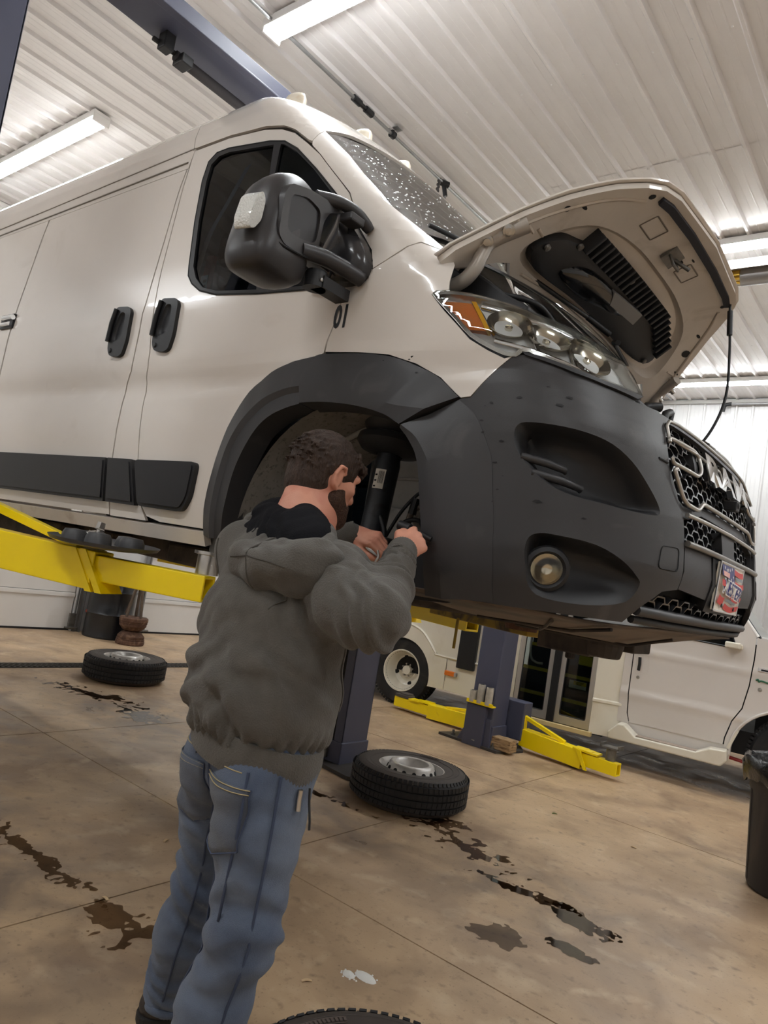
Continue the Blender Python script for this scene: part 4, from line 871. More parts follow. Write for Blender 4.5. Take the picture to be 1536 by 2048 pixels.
# ---------------- cab seen through the side glass
DARKC = M('dark cab trim', (24, 25, 28), .8)
MB().box((-3.10, YC, 2.38), (.03, 1.66, 1.76)).build('bulkhead', M('grey bulkhead', (92, 92, 94), .7), VAN)
MB().box((-2.75, YC, 1.46), (.8, 1.9, .06)).build('cab_floor', DARKC, VAN)
for y in (2.15, 3.35):
    s = MB().box((-2.62, y, 1.95), (.5, .48, .16)).box((-2.86, y, 2.36), (.14, .46, .72), Matrix.Rotation(-.15, 3, 'Y')).box((-2.93, y, 2.84), (.10, .26, .18)).box((-2.62, y, 1.68), (.4, .4, .4))
    s.build('cab_seat', M('dark seat cloth', (44, 45, 50), .9), VAN, bevel=.05, seg=3)
MB().box((-1.62, YC, 2.32), (.5, 1.7, .26)).build('dashboard', DARKC, VAN, bevel=.06, seg=3)
bl = bez([(-2.62, 1.87, 3.10), (-2.72, 1.87, 2.95), (-2.80, 1.86, 2.80), (-2.83, 1.85, 2.62), (-2.84, 1.85, 2.45)], 5)
MB().grid(lambda i, w: Vector(bl[int(i)]) + Vector((w, 0, w*.3)), list(range(len(bl))), [-.022, .022]).build('seat_belt', M('grey belt webbing', (150, 150, 152), .7), VAN)
MB().box((-2.775, 1.87, 2.56), (.05, .02, .26), Matrix.Rotation(.1, 3, 'Y')).build('red_reflection', M('painted red reflection', (120, 40, 30), .6), VAN)  # solid red strip standing in for a red reflection in the door glass
stk = MB().box((-2.69, 1.80, 2.515), (.05, .003, .085)).build('window_sticker', M('pale sticker', (120, 132, 138), .5), VAN)
MB().box((-2.68, 1.797, 2.53), (.02, .002, .012)).box((-2.68, 1.797, 2.505), (.02, .002, .012)).build('sticker_mark', GAPM, stk)
# ---------------- front wheel house, strut, brake
cx, cz = -1.70, 1.46
def arch(r, y, a0=0., a1=math.pi, n=24, sq=1.05): return [(cx + r*math.cos(a0+(a1-a0)*i/n), y, cz + r*sq*math.sin(a0+(a1-a0)*i/n)) for i in range(n+1)]
lw = MB(); P = []
for r, y in ((.475, 1.80), (.485, 1.90), (.47, 2.05), (.475, 2.07), (.455, 2.09), (.45, 2.28)): P.append([(x, yy, max(z, 1.42)) for x, yy, z in arch(r, y, .15, math.pi+.05)])
n = len(P[0])
lw.add([q for r in P for q in r], [(i*n+j, i*n+j+1, (i+1)*n+j+1, (i+1)*n+j) for i in range(len(P)-1) for j in range(n-1)])
lw.build('wheel_liner', LINER, VAN, smooth=50)
MB().tube(arch(.462, 2.06, .6, math.pi, 24), .012, 8).build('liner_rib', M('pale liner rib', (140, 136, 128), .6), VAN, smooth=60)
INP = M('grey inner wing', (176, 174, 170), .55, var=.12, vscale=6, dirt=(96, 92, 88), dscale=4)
ip = MB().box((-1.62, 2.42, 1.72), (.9, .03, .75)).box((-1.62, 2.40, 1.80), (.80, .03, .012)).box((-1.36, 2.36, 1.70), (.14, .10, .5)).box((-1.50, 2.385, 1.66), (.18, .05, .18)).box((-1.88, 2.39, 1.52), (.25, .06, .3))
ip.build('inner_wing', INP, VAN, bevel=.012)
for c_, s_ in (((-1.24, 2.12, 1.68), (.03, .60, .55)), ((-2.18, 2.2, 1.66), (.03, .40, .5))): MB().box(c_, s_).build('liner_end', LINER, VAN)
sb = Vector((-1.715, 2.06, 1.50)); stp = Vector((-1.715, 2.10, 1.95)); ax = (stp-sb).normalized(); q = ax.to_track_quat('Z', 'Y').to_matrix()
sr = MB().lathe([(.048, -.02), (.050, .30), (.046, .32), (.046, .36), (.03, .37), (.03, .42)], sb, q, 24).build('strut', M('black strut tube', (40, 42, 46), .4, var=.2, vscale=20, dirt=(24, 24, 26), dscale=16, dlo=.56, dhi=.60), VAN, smooth=40)
MB().lathe([(.05, .335), (.115, .35), (.135, .375), (.13, .40), (.10, .41), (.12, .44), (.15, .50), (.15, .6)], sb, q, 30).build('spring_seat', CLAD2, sr, smooth=40)
lbm = MB()
_lv = Vector((.30, -.95, 0)); LA = math.atan2(_lv.dot(q.col[1]), _lv.dot(q.col[0])) - .42
lbm.grid(lambda a, h: sb + q @ Vector((.0512*math.cos(a), .0512*math.sin(a), h)), [LA+.14*i for i in range(7)], [.195, .27]).build('strut_label', M('white paper label', (222, 214, 200), .6), sr, smooth=60)
bc = MB()
for i, wdt in enumerate((.05, .02, .03, .05, .02, .04, .02, .05, .03)):
    a = LA+.36+.045*i; 
    bc.add([sb + q @ Vector((.0518*math.cos(a+da), .0518*math.sin(a+da), h)) for da, h in ((0, .215), (wdt*.6, .215), (wdt*.6, .262), (0, .262))], [(0, 1, 2, 3)])
for i in range(3): bc.add([sb + q @ Vector((.0518*math.cos(a), .0518*math.sin(a), .200+.022*i+h)) for a, h in ((LA+.06, 0), (LA+.25, 0), (LA+.25, .006), (LA+.06, .006))], [(0, 1, 2, 3)])
bc.build('label_print', GAPM, sr)
kn = MB().box((-1.70, 2.02, 1.42), (.16, .12, .10)).box((-1.62, 1.97, 1.455), (.16, .10, .05), Matrix.Rotation(.3, 3, 'Y')).box((-1.72, 1.95, 1.50), (.10, .09, .06), Matrix.Rotation(-.5, 3, 'Y')).box((-1.55, 2.0, 1.40), (.12, .10, .10)).box((-1.67, 1.93, 1.38), (.12, .07, .05))
kn.build('steering_knuckle', M('bare cast metal', (150, 144, 134), .45, .6, var=.25, vscale=18, bump=.3, bscale=70), VAN, bevel=.014)
MB().lathe([(.018, -.05), (.05, -.045), (.085, -.02), (.085, .0), (.05, .005), (.03, .06), (.0, .062)], (-1.70, 1.88, 1.39), Matrix.Rotation(math.pi/2, 3, 'X'), 24).build('wheel_hub', DSTEEL, VAN, smooth=35)
cl = MB().box((-1.57, 1.93, 1.47), (.08, .10, .09)).tube([(-1.62, 1.9, 1.50), (-1.52, 1.9, 1.44)], .022, 10).tube([(-1.60, 1.92, 1.43), (-1.50, 1.92, 1.40)], .018, 10).build('brake_caliper', STEEL, VAN, bevel=.012)
MB().tube([(-1.70, 2.05, 1.38), (-1.72, 2.5, 1.36), (-1.72, 3.0, 1.36)], .045, 10).build('lower_arm', UNDER, VAN, smooth=50)
hz = lambda nm, pts, r, m=BLACKP: MB().tube(bez(pts, 6), r, 8).build(nm, m, VAN, smooth=60)
hz('brake_hose', [(-1.33, 2.20, 1.82), (-1.42, 2.18, 1.80), (-1.56, 2.15, 1.73), (-1.63, 2.12, 1.64), (-1.66, 2.08, 1.53), (-1.66, 2.04, 1.47)], .007)
hz('wiring_loom', [(-1.36, 2.18, 1.82), (-1.37, 2.17, 1.72), (-1.35, 2.14, 1.63), (-1.34, 2.10, 1.56), (-1.40, 2.05, 1.53)], .012)
hz('brake_pipe', [(-1.58, 2.1, 1.46), (-1.585, 2.1, 1.58), (-1.56, 2.1, 1.645), (-1.50, 2.1, 1.64), (-1.43, 2.08, 1.59), (-1.39, 2.05, 1.55)], .012, M('brown hose', (92, 82, 72), .6))
hz('brake_pipe', [(-1.62, 2.08, 1.48), (-1.60, 2.09, 1.58), (-1.53, 2.09, 1.60), (-1.47, 2.06, 1.555), (-1.42, 2.03, 1.52)], .009)
hz('sensor_wire', [(-1.68, 2.05, 1.60), (-1.65, 2.05, 1.55), (-1.64, 2.05, 1.50)], .010)
MB().tube([(-1.565, 2.09, 1.62), (-1.555, 2.09, 1.68)], .016, 8).build('hose_clip', BLACKP, VAN)
for c_, s_ in (((-1.39, 2.03, 1.56), (.05, .04, .05)), ((-1.46, 2.02, 1.535), (.07, .04, .045)), ((-1.33, 2.19, 1.83), (.03, .04, .04))): MB().box(c_, s_).build('hose_clip', BLACKP, VAN, bevel=.005)
# mud guard below the bumper's rear edge, splash shield, sills and chassis
MB().prism([(-1.24, 1.50), (-1.20, 1.36), (-1.30, 1.33), (-1.46, 1.32), (-1.50, 1.35), (-1.42, 1.52)], (0, 2.0, 0), (1, 0, 0), (0, 0, 1), (0, .35, 0)).build('mud_guard', CLAD2, VAN)
def nose_x(y): return -1.2 + .52*(1-min(.999, abs(y-YC)/.985)**3.4)**(1/3.4)
MB().grid(lambda k, y: (lambda x: (x, y, 1.362 - .085*math.sin(math.pi*min(1, max(0, (y-1.80)/1.95)))*min(1, max(0, -.70-x)/.25)))(nose_x(y)-.03-(nose_x(y)+1.40)*k), [i/12 for i in range(13)], [1.80+.13*i for i in range(16)]).build('splash_shield', SHIELD, VAN, smooth=60, solid=.006)
rb = MB()
for a, b in (((-.78, 2.1), (-1.38, 2.35)), ((-.90, 1.95), (-1.2, 2.5)), ((-.75, 2.6), (-1.35, 2.6))):
    pts = [(a[0]+(b[0]-a[0])*t, a[1]+(b[1]-a[1])*t) for t in (0, .25, .5, .75, 1)]
    rb.tube([(x, y, 1.358 - .085*math.sin(math.pi*(y-1.80)/1.95)*min(1, (-.66-x)/.25)) for x, y in pts], .006, 6)
rb.build('shield_ribs', UNDER, VAN)
MB().box((-1.18, 2.85, 1.25), (.22, .34, .09)).lathe([(.0, -.05), (.06, -.045), (.07, 0), (.07, .08)], (-1.02, 2.7, 1.26), None, 16).box((-1.02, 2.95, 1.27), (.12, .2, .06)).lathe([(0, -.03), (.02, -.028), (.02, .03)], (-1.16, 2.72, 1.21), None, 10).build('oil_pan', UNDER, VAN, bevel=.015)
cb = MB().box((-4.3, 2.75, 1.40), (5.0, 1.78, .03))
cb.build('floor_pan', UNDER, VAN)
ch_ = MB()
for y in (2.10, 3.45): ch_.box((-4.2, y, 1.345), (4.9, .09, .10))
for x in (-2.35, -3.2, -4.2, -5.0): ch_.box((x, YC, 1.34), (.10, 1.4, .08))
ch_.build('chassis_rail', UNDER, VAN)
MB().tube(bez([(-1.5, 2.7, 1.31), (-2.2, 2.75, 1.29), (-3.0, 2.5, 1.28), (-4.0, 2.45, 1.30), (-5.4, 2.45, 1.32)], 5), .035, 10).build('exhaust_pipe', UNDER, VAN, smooth=60)
for c_, s_ in (((-2.62, 2.12, 1.325), (.5, .24, .09)), ((-2.35, 1.93, 1.345), (.18, .09, .05)), ((-3.35, 2.0, 1.34), (.20, .14, .06)), ((-4.2, 2.1, 1.31), (.8, .3, .12))): MB().box(c_, s_).build('underbody_box', UNDER, VAN, bevel=.012)
MB().box((-2.25, 1.86, 1.40), (.16, .10, .10)).build('jack_point', DSTEEL, VAN, bevel=.01)
for x in (-5.735,):
    MB().lathe([(.18, -.11), (.34, -.11), (.372, -.08), (.372, .08), (.34, .11), (.18, .11)], (x, 1.95, 1.50), Matrix.Rotation(math.pi/2, 3, 'X'), 40).build('rear_wheel', RUBBER, VAN, smooth=40)
MB().box((-7.0, YC, 2.4), (.03, 1.78, 1.9)).build('rear_door', PAINT, VAN)
free()
# ================================================================ two post lifts
def post_mesh(b, x0, x1, y0, y1, z1, slot=None):
    """a rolled steel column: a C section, open on the side slot ('y-' or 'y+')"""
    t = .012
    b.box(((x0+x1)/2, (y0 if slot == 'y+' else y1)+(t/2 if slot == 'y+' else -t/2), z1/2), (x1-x0, t, z1))
    for x in (x0+t/2, x1-t/2): b.box((x, (y0+y1)/2, z1/2), (t, y1-y0, z1))
    yy = y1-t/2 if slot == 'y+' else y0+t/2; w = (x1-x0)*.30
    for x in (x0+w/2, x1-w/2): b.box((x, yy, z1/2), (w, t, z1))
    return b
def arm(parent, A, B, ztop, h0, h1, split=.55, w0=.13, w1=.10, nm='lift_arm', collar=True):
    """a telescopic arm from A to B (plan positions); outer section, sloped collar, inner section with an open end"""
    A = Vector((*A, 0)); B = Vector((*B, 0)); d = (B-A).normalized(); s = Vector((-d.y, d.x, 0)); L_ = (B-A).length; m = A + d*L_*split
    za, zb = ztop; zm = za + (zb-za)*split
    def tube_(p, q, zp, zq, w, h, name, wall=.012):
        o = MB(); sec = [(-w/2, 0), (w/2, 0), (w/2, -h), (-w/2, -h)]; inn = [(-w/2+wall, -wall), (w/2-wall, -wall), (w/2-wall, -h+wall), (-w/2+wall, -h+wall)]
        vs = []
        for pt, z in ((p, zp), (q, zq)):
            for c in (sec, inn): vs += [pt + s*a + Vector((0, 0, z+b)) for a, b in c]
        fs = []
        for j in range(4):
            k = (j+1) % 4
            fs += [(j, k, 8+k, 8+j), (4+k, 4+j, 12+j, 12+k), (j, 4+j, 4+k, k), (8+j, 8+k, 12+k, 12+j)]
        return o.add(vs, fs).build(name, YELLOW, parent, bevel=.004)
    a = tube_(A, m, za, zm, w0, h0, nm)
    tube_(m - d*.12, B, zm-.012, zb, w1, h1, 'arm_extension')
    if collar:
        for o_ in (0, .045):
            c = m + d*(o_-.01)
            MB().prism([(-.10, .004), (-.075, .004), (.03, -h0-.006), (.0, -h0-.006)], c + Vector((0, 0, zm)) + s*(w0/2+.006), (d.x, d.y, 0), (0, 0, 1), s*-(w0+.012)).build('arm_collar', YELLOW, parent)
    return d, s
LIFT = thing('two_post_lift', 'navy grey two post lift with overhead beam and yellow arms carrying the van', 'vehicle lift', (-3.37, 2.6, 0))
b = post_mesh(MB(), -3.56, -3.25, .80, 1.08, 3.97, 'y+'); b.build('near_post', NAVY, LIFT, bevel=.004)
b = post_mesh(MB(), -3.50, -3.25, 3.96, 4.24, 3.97, 'y-')
b.build('far_post', NAVY, LIFT, bevel=.004)
MB().box((-3.375, 4.10, 1.9), (.20, .20, 3.7)).build('post_inside', GAPM, LIFT)
MB().box((-3.375, 4.10, .09), (.275, .30, .16)).build('post_foot', NAVY, LIFT, bevel=.006)
MB().box((-3.40, 3.95, .10), (.10, .05, .11)).box((-3.42, 3.92, .05), (.06, .05, .05)).build('floor_cable_guard', DSTEEL, LIFT, bevel=.008)
MB().prism(round_poly([(-3.75, 3.78), (-3.35, 3.86), (-3.0, 3.80), (-2.92, 4.06), (-2.98, 4.36), (-3.75, 4.36)], .06), (0, 0, .0), (1, 0, 0), (0, 1, 0), (0, 0, .025)).build('base_plate', M('dark base plate', (72, 68, 66), .55, .3, var=.1), LIFT)
MB().box((-3.40, .94, .0125), (.6, .6, .025)).build('base_plate', M('dark base plate', (72, 68, 66), .55, .3), LIFT)
# overhead channel beam with its padded shut off bar
bx = MB().box((-3.39, 2.52, 3.976), (.24, 3.44, .012)).box((-3.275, 2.52, 4.03), (.012, 3.44, .11)).box((-3.505, 2.52, 4.03), (.012, 3.44, .11)).box((-3.255, 2.52, 3.975), (.05, 3.44, .012))
bx.build('overhead_beam', NAVY, LIFT, bevel=.003)
MB().tube([(-3.42, 1.86, 3.90), (-3.42, 3.9, 3.90)], .028, 12).build('shutoff_bar', M('dark grey padding', (62, 60, 62), .8), LIFT, smooth=60)
MB().box((-3.42, 1.80, 3.93), (.07, .06, .09)).tube([(-3.46, 1.74, 3.93), (-3.42, 1.90, 3.91)], .014, 8).box((-3.40, 1.90, 3.88), (.09, .07, .05)).build('bar_bracket', CLAD2, LIFT, bevel=.006)
# carriages and arms
for y0 in (1.13, 3.93):
    MB().box((-3.40, y0, 1.42), (.20, .09, .62)).box((-3.40, y0 + (.08 if y0 < 2 else -.08), 1.22), (.44, .12, .20)).build('carriage', NAVY, LIFT, bevel=.006)
d, s = arm(LIFT, (-3.16, 1.32), (-2.225, 1.765), (1.315, 1.270), .150, .100, .545, .13, .095)
st0 = Vector((-2.76, 1.515, 1.30)); st1 = Vector((-3.22, 1.34, 1.41))
MB().bar(st0, st1, .045, .035).build('arm_brace', YELLOW, LIFT, bevel=.003)
MB().lathe([(.045, 0), (.045, .075), (.060, .078), (.060, .09), (0, .09)], (-2.30, 1.80, 1.272), None, 24).build('lift_pad', STEEL, LIFT, smooth=35)
arm(LIFT, (-3.55, 1.32), (-5.1, 1.80), (1.315, 1.28), .150, .100, .5)
MB().lathe([(.045, 0), (.045, .075), (.060, .078), (.060, .09), (0, .09)], (-5.02, 1.80, 1.275), None, 24).build('lift_pad', STEEL, LIFT, smooth=35)
arm(LIFT, (-3.16, 3.74), (-2.05, 3.45), (1.30, 1.26), .150, .110, .5)
MB().prism([(-.45, .06), (.42, .05), (.42, -.02), (-.45, -.02)], (-1.95, 3.30, 1.225), (.92, -.39, 0), (0, 0, 1), (.05, .11, 0)).build('arm_extension', M('yellow paint, oily', (150, 122, 20), .5, dirt=(70, 56, 22), dscale=8), LIFT, bevel=.006)
MB().lathe([(.075, -.03), (.08, .0), (.075, .03), (.0, .03)], (-1.60, 3.14, 1.26), None, 20).build('lift_pad', RUST, LIFT, smooth=35)
MB().tube([(-2.03, 3.26, 1.22), (-2.03, 3.26, 1.06)], .008, 8).build('hanging_pin', M('yellow paint, oily', (150, 122, 20), .5), LIFT)
arm(LIFT, (-3.55, 3.74), (-5.0, 3.45), (1.30, 1.28), .150, .100, .5)
MB().lathe([(.045, 0), (.045, .075), (.060, .078), (.060, .09), (0, .09)], (-4.92, 3.46, 1.275), None, 24).build('lift_pad', STEEL, LIFT, smooth=35)
free()
# wheel cover full of bolts lying on the near arm
t = thing('wheel_cover', 'dark grey round wheel cover with raised cups lying on the yellow arm', 'wheel cover', (-2.66, 1.56, 1.313))
DG = M('dark grey plastic', (74, 74, 76), .42, var=.08)
Mt = Matrix.Rotation(math.radians(2.2), 3, 'Y') @ Matrix.Rotation(math.radians(1.5), 3, 'X')
MB().lathe([(0, .004), (.15, .004), (.205, .014), (.215, .020), (.205, .006), (.15, -.004), (0, -.004)], (-2.66, 1.56, 1.316), Mt, 40).build('disc', DG, t, smooth=40)
for i in range(5):
    a = 2*math.pi*i/5+.5; c = Vector((-2.66+.115*math.cos(a), 1.56+.115*math.sin(a), 1.318))
    MB().lathe([(.052, 0), (.049, .028), (.040, .046), (.0, .050)], c, None, 20).build('cup', DG, t, smooth=50)
free()
b0 = None
for i, (x, y, z, r, lab) in enumerate(((-2.70, 1.50, 1.345, .4, 'hollow silver wheel bolt lying in the dark wheel cover, leftmost'), (-2.62, 1.50, 1.362, 1.4, 'silver wheel bolt standing in the middle of the dark wheel cover'), (-2.57, 1.47, 1.345, 2.2, 'silver wheel bolt lying at the right edge of the dark wheel cover'))):
    if b0 is None:
        t = b0 = thing('wheel_bolt', lab, 'bolt', (x, y, z), 0, 'wheel bolts in the wheel cover', world=False)
        MB().tube([(-.03, 0, 0), (.02, 0, 0)], .010, 10).build('shank', STEEL, t, smooth=40)
        MB().lathe([(.008, .045), (.016, .045), (.018, .02), (.022, .016), (.0, .014)], (0, 0, 0), Matrix.Rotation(math.pi/2, 3, 'Y'), 6).build('head', STEEL, t)
    else: t = dup(b0, (x, y, z), r, lab)
    t.rotation_euler = (0, -.3 if i != 1 else -1.4, r)
free()
# the next bay's lift, its near post standing in front of the bus
L2 = thing('lift_post', 'navy grey lift post with yellow arms lowered to the floor, before the small bus', 'vehicle lift', (-3.215, 5.93, 0))
BPL = M('dark base plate', (72, 68, 66), .55, .3, var=.1)
b = MB().box((-3.215, 5.93, 2.0), (.235, .27, 4.0)); b.build('post', NAVY, L2, bevel=.012, seg=3)
MB().box((-3.25, 5.86, .18), (.20, .22, .36)).prism([(-3.42, .02), (-3.30, .26), (-3.10, .26), (-3.085, .02)], (0, 5.775, 0), (1, 0, 0), (0, 0, 1), (0, .02, 0)).prism([(5.78, .02), (5.80, .20), (6.05, .20), (6.09, .02)], (-3.10, 0, 0), (0, 1, 0), (0, 0, 1), (.02, 0, 0)).build('post_foot', NAVY, L2, bevel=.004)
MB().box((-3.255, 5.768, .115), (.115, .012, .135)).build('access_hole', GAPM, L2)
MB().tube([(-3.28, 5.76, .055), (-3.22, 5.755, .05)], .008, 8).build('lock_pin', STEEL, L2)
MB().prism([(-3.62, 5.78), (-2.99, 5.74), (-2.90, 6.08), (-3.05, 6.30), (-3.5, 6.30)], (0, 0, 0), (1, 0, 0), (0, 1, 0), (0, 0, .024)).build('base_plate', BPL, L2, bevel=.003)
for x, y in ((-3.5, 5.84), (-3.30, 5.80), (-3.06, 5.80), (-2.97, 6.02), (-3.40, 5.81)): MB().lathe([(0, .05), (.012, .048), (.012, .02), (.022, .02), (.024, 0)], (x, y, .02), None, 8).build('anchor_bolt', DSTEEL, L2)
MB().box((-3.10, 6.17, .26), (.30, .16, .34)).build('carriage', NAVY, L2, bevel=.008)
arm(L2, (-2.97, 6.17), (-2.055, 6.12), (.20, .150), .150, .105, .66, .12, .09, collar=False)
MB().prism([(-.06, .004), (-.02, .004), (.06, -.15), (.03, -.15)], (-2.36, 6.07, .175), (1, 0, 0), (0, 0, 1), (0, -.012, 0)).build('arm_collar', YELLOW, L2)
for i in range(3): MB().box((-2.40+.06*i, 6.135, .176-.004*i), (.10, .125-.006*i, .014)).build('arm_collar', YELLOW, L2)
MB().bar((-2.95, 6.15, .30), (-2.55, 6.14, .185), .035, .035).bar((-2.955, 6.15, .15), (-2.965, 6.15, .32), .05, .035).build('arm_brace', YELLOW, L2, bevel=.006)
p = MB().lathe([(.042, 0), (.042, .10), (.03, .105)], (-2.14, 6.14, .145), None, 20).box((-2.14, 6.14, .258), (.16, .12, .012)).box((-2.215, 6.14, .272), (.012, .12, .03)).box((-2.065, 6.14, .272), (.012, .12, .03)); p.build('lift_pad', DSTEEL, L2, smooth=35)
arm(L2, (-3.36, 6.20), (-4.50, 6.28), (.185, .130), .14, .10, .6, .12, .10, collar=False)
for i in range(3): MB().box((-4.1-.07*i, 6.25, .154-.006*i), (.12, .125-.006*i, .014)).build('arm_collar', YELLOW, L2)
MB().bar((-3.40, 6.20, .23), (-3.85, 6.22, .165), .03, .025).build('arm_brace', YELLOW, L2, bevel=.004)
MB().box((-4.40, 6.27, .150), (.17, .12, .03)).box((-4.38, 6.27, .172), (.10, .10, .02)).build('lift_pad', M('worn rubber pad', (80, 74, 68), .7), L2, bevel=.004)
MB().box((-3.215, 5.765, .375), (.27, .06, .012)).box((-3.215, 5.735, .385), (.27, .012, .032)).build('adapter_rack', YELLOW, L2, bevel=.003)
free()
a0 = None
for x, h, lab in ((-3.30, .10, 'short grey lift adapter in the yellow rack on the post, leftmost'), (-3.225, .165, 'tall grey lift adapter in the yellow rack on the post, middle'), (-3.14, .155, 'grey lift adapter in the yellow rack on the post, rightmost')):
    t = thing('lift_adapter', lab, 'adapter', (x, 5.765, .381), 0, 'lift adapters in the rack')
    MB().lathe([(.022, h), (.032, h), (.034, h-.01), (.034, 0), (0, 0)], (x, 5.755, .381), None, 18).build('sleeve', M('zinc grey sleeve', (186, 180, 168), .45, .25, var=.15, vscale=25), t, smooth=40)
    MB().lathe([(.0, h-.03), (.022, h-.03), (.022, h)], (x, 5.755, .381), None, 18).build('bore', GAPM, t, smooth=40)
free()
t = thing('lift_adapter', 'small silver lift adapter standing on the base plate beside the loose tire', 'adapter', (-3.02, 4.02, .025), 0, 'lift adapters in the rack')
MB().lathe([(.022, .12), (.034, .125), (.034, .112), (.028, .10), (.028, .012), (.036, .0), (0, 0)], (-3.05, 4.05, .025), None, 18).build('sleeve', STEEL, t, smooth=40)
free()
t = thing('wood_block', 'pale rough wooden block lying on the base plate of the lift post', 'wood block', (-3.03, 5.90, .024))
WOOD = M('weathered wood', (176, 146, 108), .8, var=.12, vscale=10, stretch=(3, 14, 14), bump=.3, bscale=30, dirt=(120, 94, 66), dscale=5)
MB().box((-3.02, 5.86, .065), (.26, .13, .038)).build('board', WOOD, t, bevel=.004)
MB().box((-3.025, 5.865, .105), (.25, .125, .040)).build('board', WOOD, t, bevel=.004)
MB().box((-3.02, 5.86, .034), (.26, .13, .02)).build('board', WOOD, t, bevel=.004)
free()
# ================================================================ the small bus in the next bay
BUSW = M('cream white bus shell', (228, 221, 204), .32, var=.02, vscale=3, coat=.3, dirt=(206, 194, 170), dscale=3, dlo=.55, dhi=.85)
CABW = M('white cab paint', (222, 215, 208), .25, coat=.5, var=.02, vscale=3)
ALU = M('brushed aluminium', (196, 192, 186), .32, .7)
BUS = thing('shuttle_bus', 'white shuttle bus with glazed folding entrance doors parked behind the yellow lift arms', 'bus', (-.853, 6.948, 0), math.radians(7), world=False)
def bs(off): return dict(surf=lambda s, z: np.array((s, off + .05*max(0, (z-1.1))**2*.3 - (.015*math.exp(-((z-.66)/.03)**2) + .012*math.exp(-((z-1.06)/.02)**2) if off > -.05 else 0) + (.06*max(0, .5-z) if off > -.05 else 0), z)), nrm=lambda s, z: np.array((0, -1., 0)))
CB = bs(0.); BD = bs(-.08)
cd = [(-1.436, 1.80), (-1.436, .716), (-1.424, .482), (-1.40, .402), (-.611, .406), (-.606, .47), (-.567, .62), (-.501, .742), (-.467, .942), (-.452, 1.173), (-.451, 1.36), (-.75, 1.80)]
cwin = round_poly([(-1.32, 1.75), (-1.32, 1.255), (-.60, 1.24), (-.80, 1.75)], .04)
dr_ = patch('cab_door', cd, CABW, BUS, [cwin], gap=.004, da=.2, dz=.03, **CB)
patch('door_glass', cwin, DGLASS, dr_, lift=-.01, thick=0, da=.3, dz=.3, **CB); strip('glass_seal', cwin, .008, BLACKP, dr_, closed=True, **CB)
patch('cab_backing', [(-1.50, 1.95), (-1.50, .34), (-.58, .34), (-.58, .6), (-.30, .80), (.3, .80), (.95, .6), (.95, .92), (.2, 1.14), (-.46, 1.30), (-.92, 1.92)], GAPM, BUS, lift=-.03, thick=0, da=.4, dz=.2, **CB)
patch('cab_pillar', [(-1.51, 1.9), (-1.51, .39), (-1.40, .39), (-1.43, .482), (-1.442, .716), (-1.442, 1.9)], CABW, BUS, da=.2, dz=.03, **CB)
arc = [(-.12+.44*math.cos(t), .37+.42*math.sin(t)) for t in [math.pi*1.02 - i*math.pi*1.04/22 for i in range(23)]]
patch('fender', [(-.605, .40), (-.60, .47), (-.561, .62), (-.495, .742), (-.461, .942), (-.446, 1.173), (-.445, 1.36), (-.2, 1.30), (.5, 1.18), (.95, 1.02), (1.0, .45), (.33, .40)] + arc[::-1] + [(-.565, .33)], CABW, BUS, da=.1, dz=.03, **CB)
strip('arch_lip', arc, .014, CABW, BUS, lift=.008, **CB)
hd = MB().add([(-.45, .05, 1.37), (.2, .10, 1.26), (.95, .14, 1.02), (.95, 1.85, 1.02), (.2, 1.9, 1.26), (-.45, 1.95, 1.37)], [(0, 1, 4, 5), (1, 2, 3, 4)]).add([(.95, .05, 1.02), (1.02, .05, .45), (1.02, 1.95, .45), (.95, 1.95, 1.02)], [(0, 1, 2, 3)]); hd.build('hood', CABW, BUS, solid=.01)
MB().add([(-.44, .06, 1.36), (-.44, 1.94, 1.36), (-.95, 1.85, 2.0), (-.95, .15, 2.0)], [(0, 1, 2, 3)]).build('windshield', M('pale green windshield', (150, 172, 164), .05, coat=.5), BUS)
MB().tube([(-.45, .05, 1.36), (-.97, .12, 2.0)], .025, 8).build('windshield_post', CABW, BUS, smooth=60); MB().tube([(-.425, .05, 1.355), (-.94, .13, 2.0)], .012, 8).build('windshield_seal', BLACKP, BUS)
MB().box((-1.26, 1.0, 2.0), (.68, 1.8, .06)).build('cab_roof', CABW, BUS, bevel=.02)
MB().box((-1.60, 1.0, 2.37), (.10, 2.14, .80)).build('body_front', BUSW, BUS, bevel=.03)
patch('door_upper', [(-1.436, 1.80), (-.75, 1.80), (-.94, 1.98), (-1.5, 1.98)], CABW, BUS, da=.3, dz=.1, **CB)
hcup = round_poly([(-1.405, 1.02), (-1.295, 1.03), (-1.288, .865), (-1.396, .855)], .02)
vb = MB(); bowl('x', hcup, [(1, -.002, 0, 0), (.9, .01, 0, 0), (.5, .018, 0, 0)], None, None, mb=vb, **CB); h = vb.build('handle_cup', CABW, dr_, smooth=40)
MB().tube([(-1.372, -.028, 1.005), (-1.366, -.034, .945), (-1.370, -.028, .885)], .014, 8).build('door_handle', BLACKP, dr_, smooth=60)
MB().lathe([(0, .008), (.012, .006), (.015, 0)], (-1.372, -.004, .82), Matrix.Rotation(math.pi/2, 3, 'X'), 12).build('lock', STEEL, dr_)
MB().lathe([(0, .008), (.012, .006), (.017, 0)], (-.383, -.004, .928), Matrix.Rotation(math.pi/2, 3, 'X'), 12).build('marker_plug', STEEL, BUS)
MB().box((-.34, -.008, 1.095), (.15, .016, .034)).build('badge', CHROME, BUS, bevel=.005); MB().box((-.33, -.018, 1.095), (.12, .004, .014)).build('badge_inset', GAPM, BUS)
MB().tube(bez([(-.42, -.006, 1.0), (-.405, -.008, 1.012), (-.395, -.008, .993), (-.38, -.008, 1.004), (-.30, -.006, .992), (-.24, -.006, .99)], 4), .008, 6).build('green_script', M('green badge', (38, 92, 66), .35), BUS)
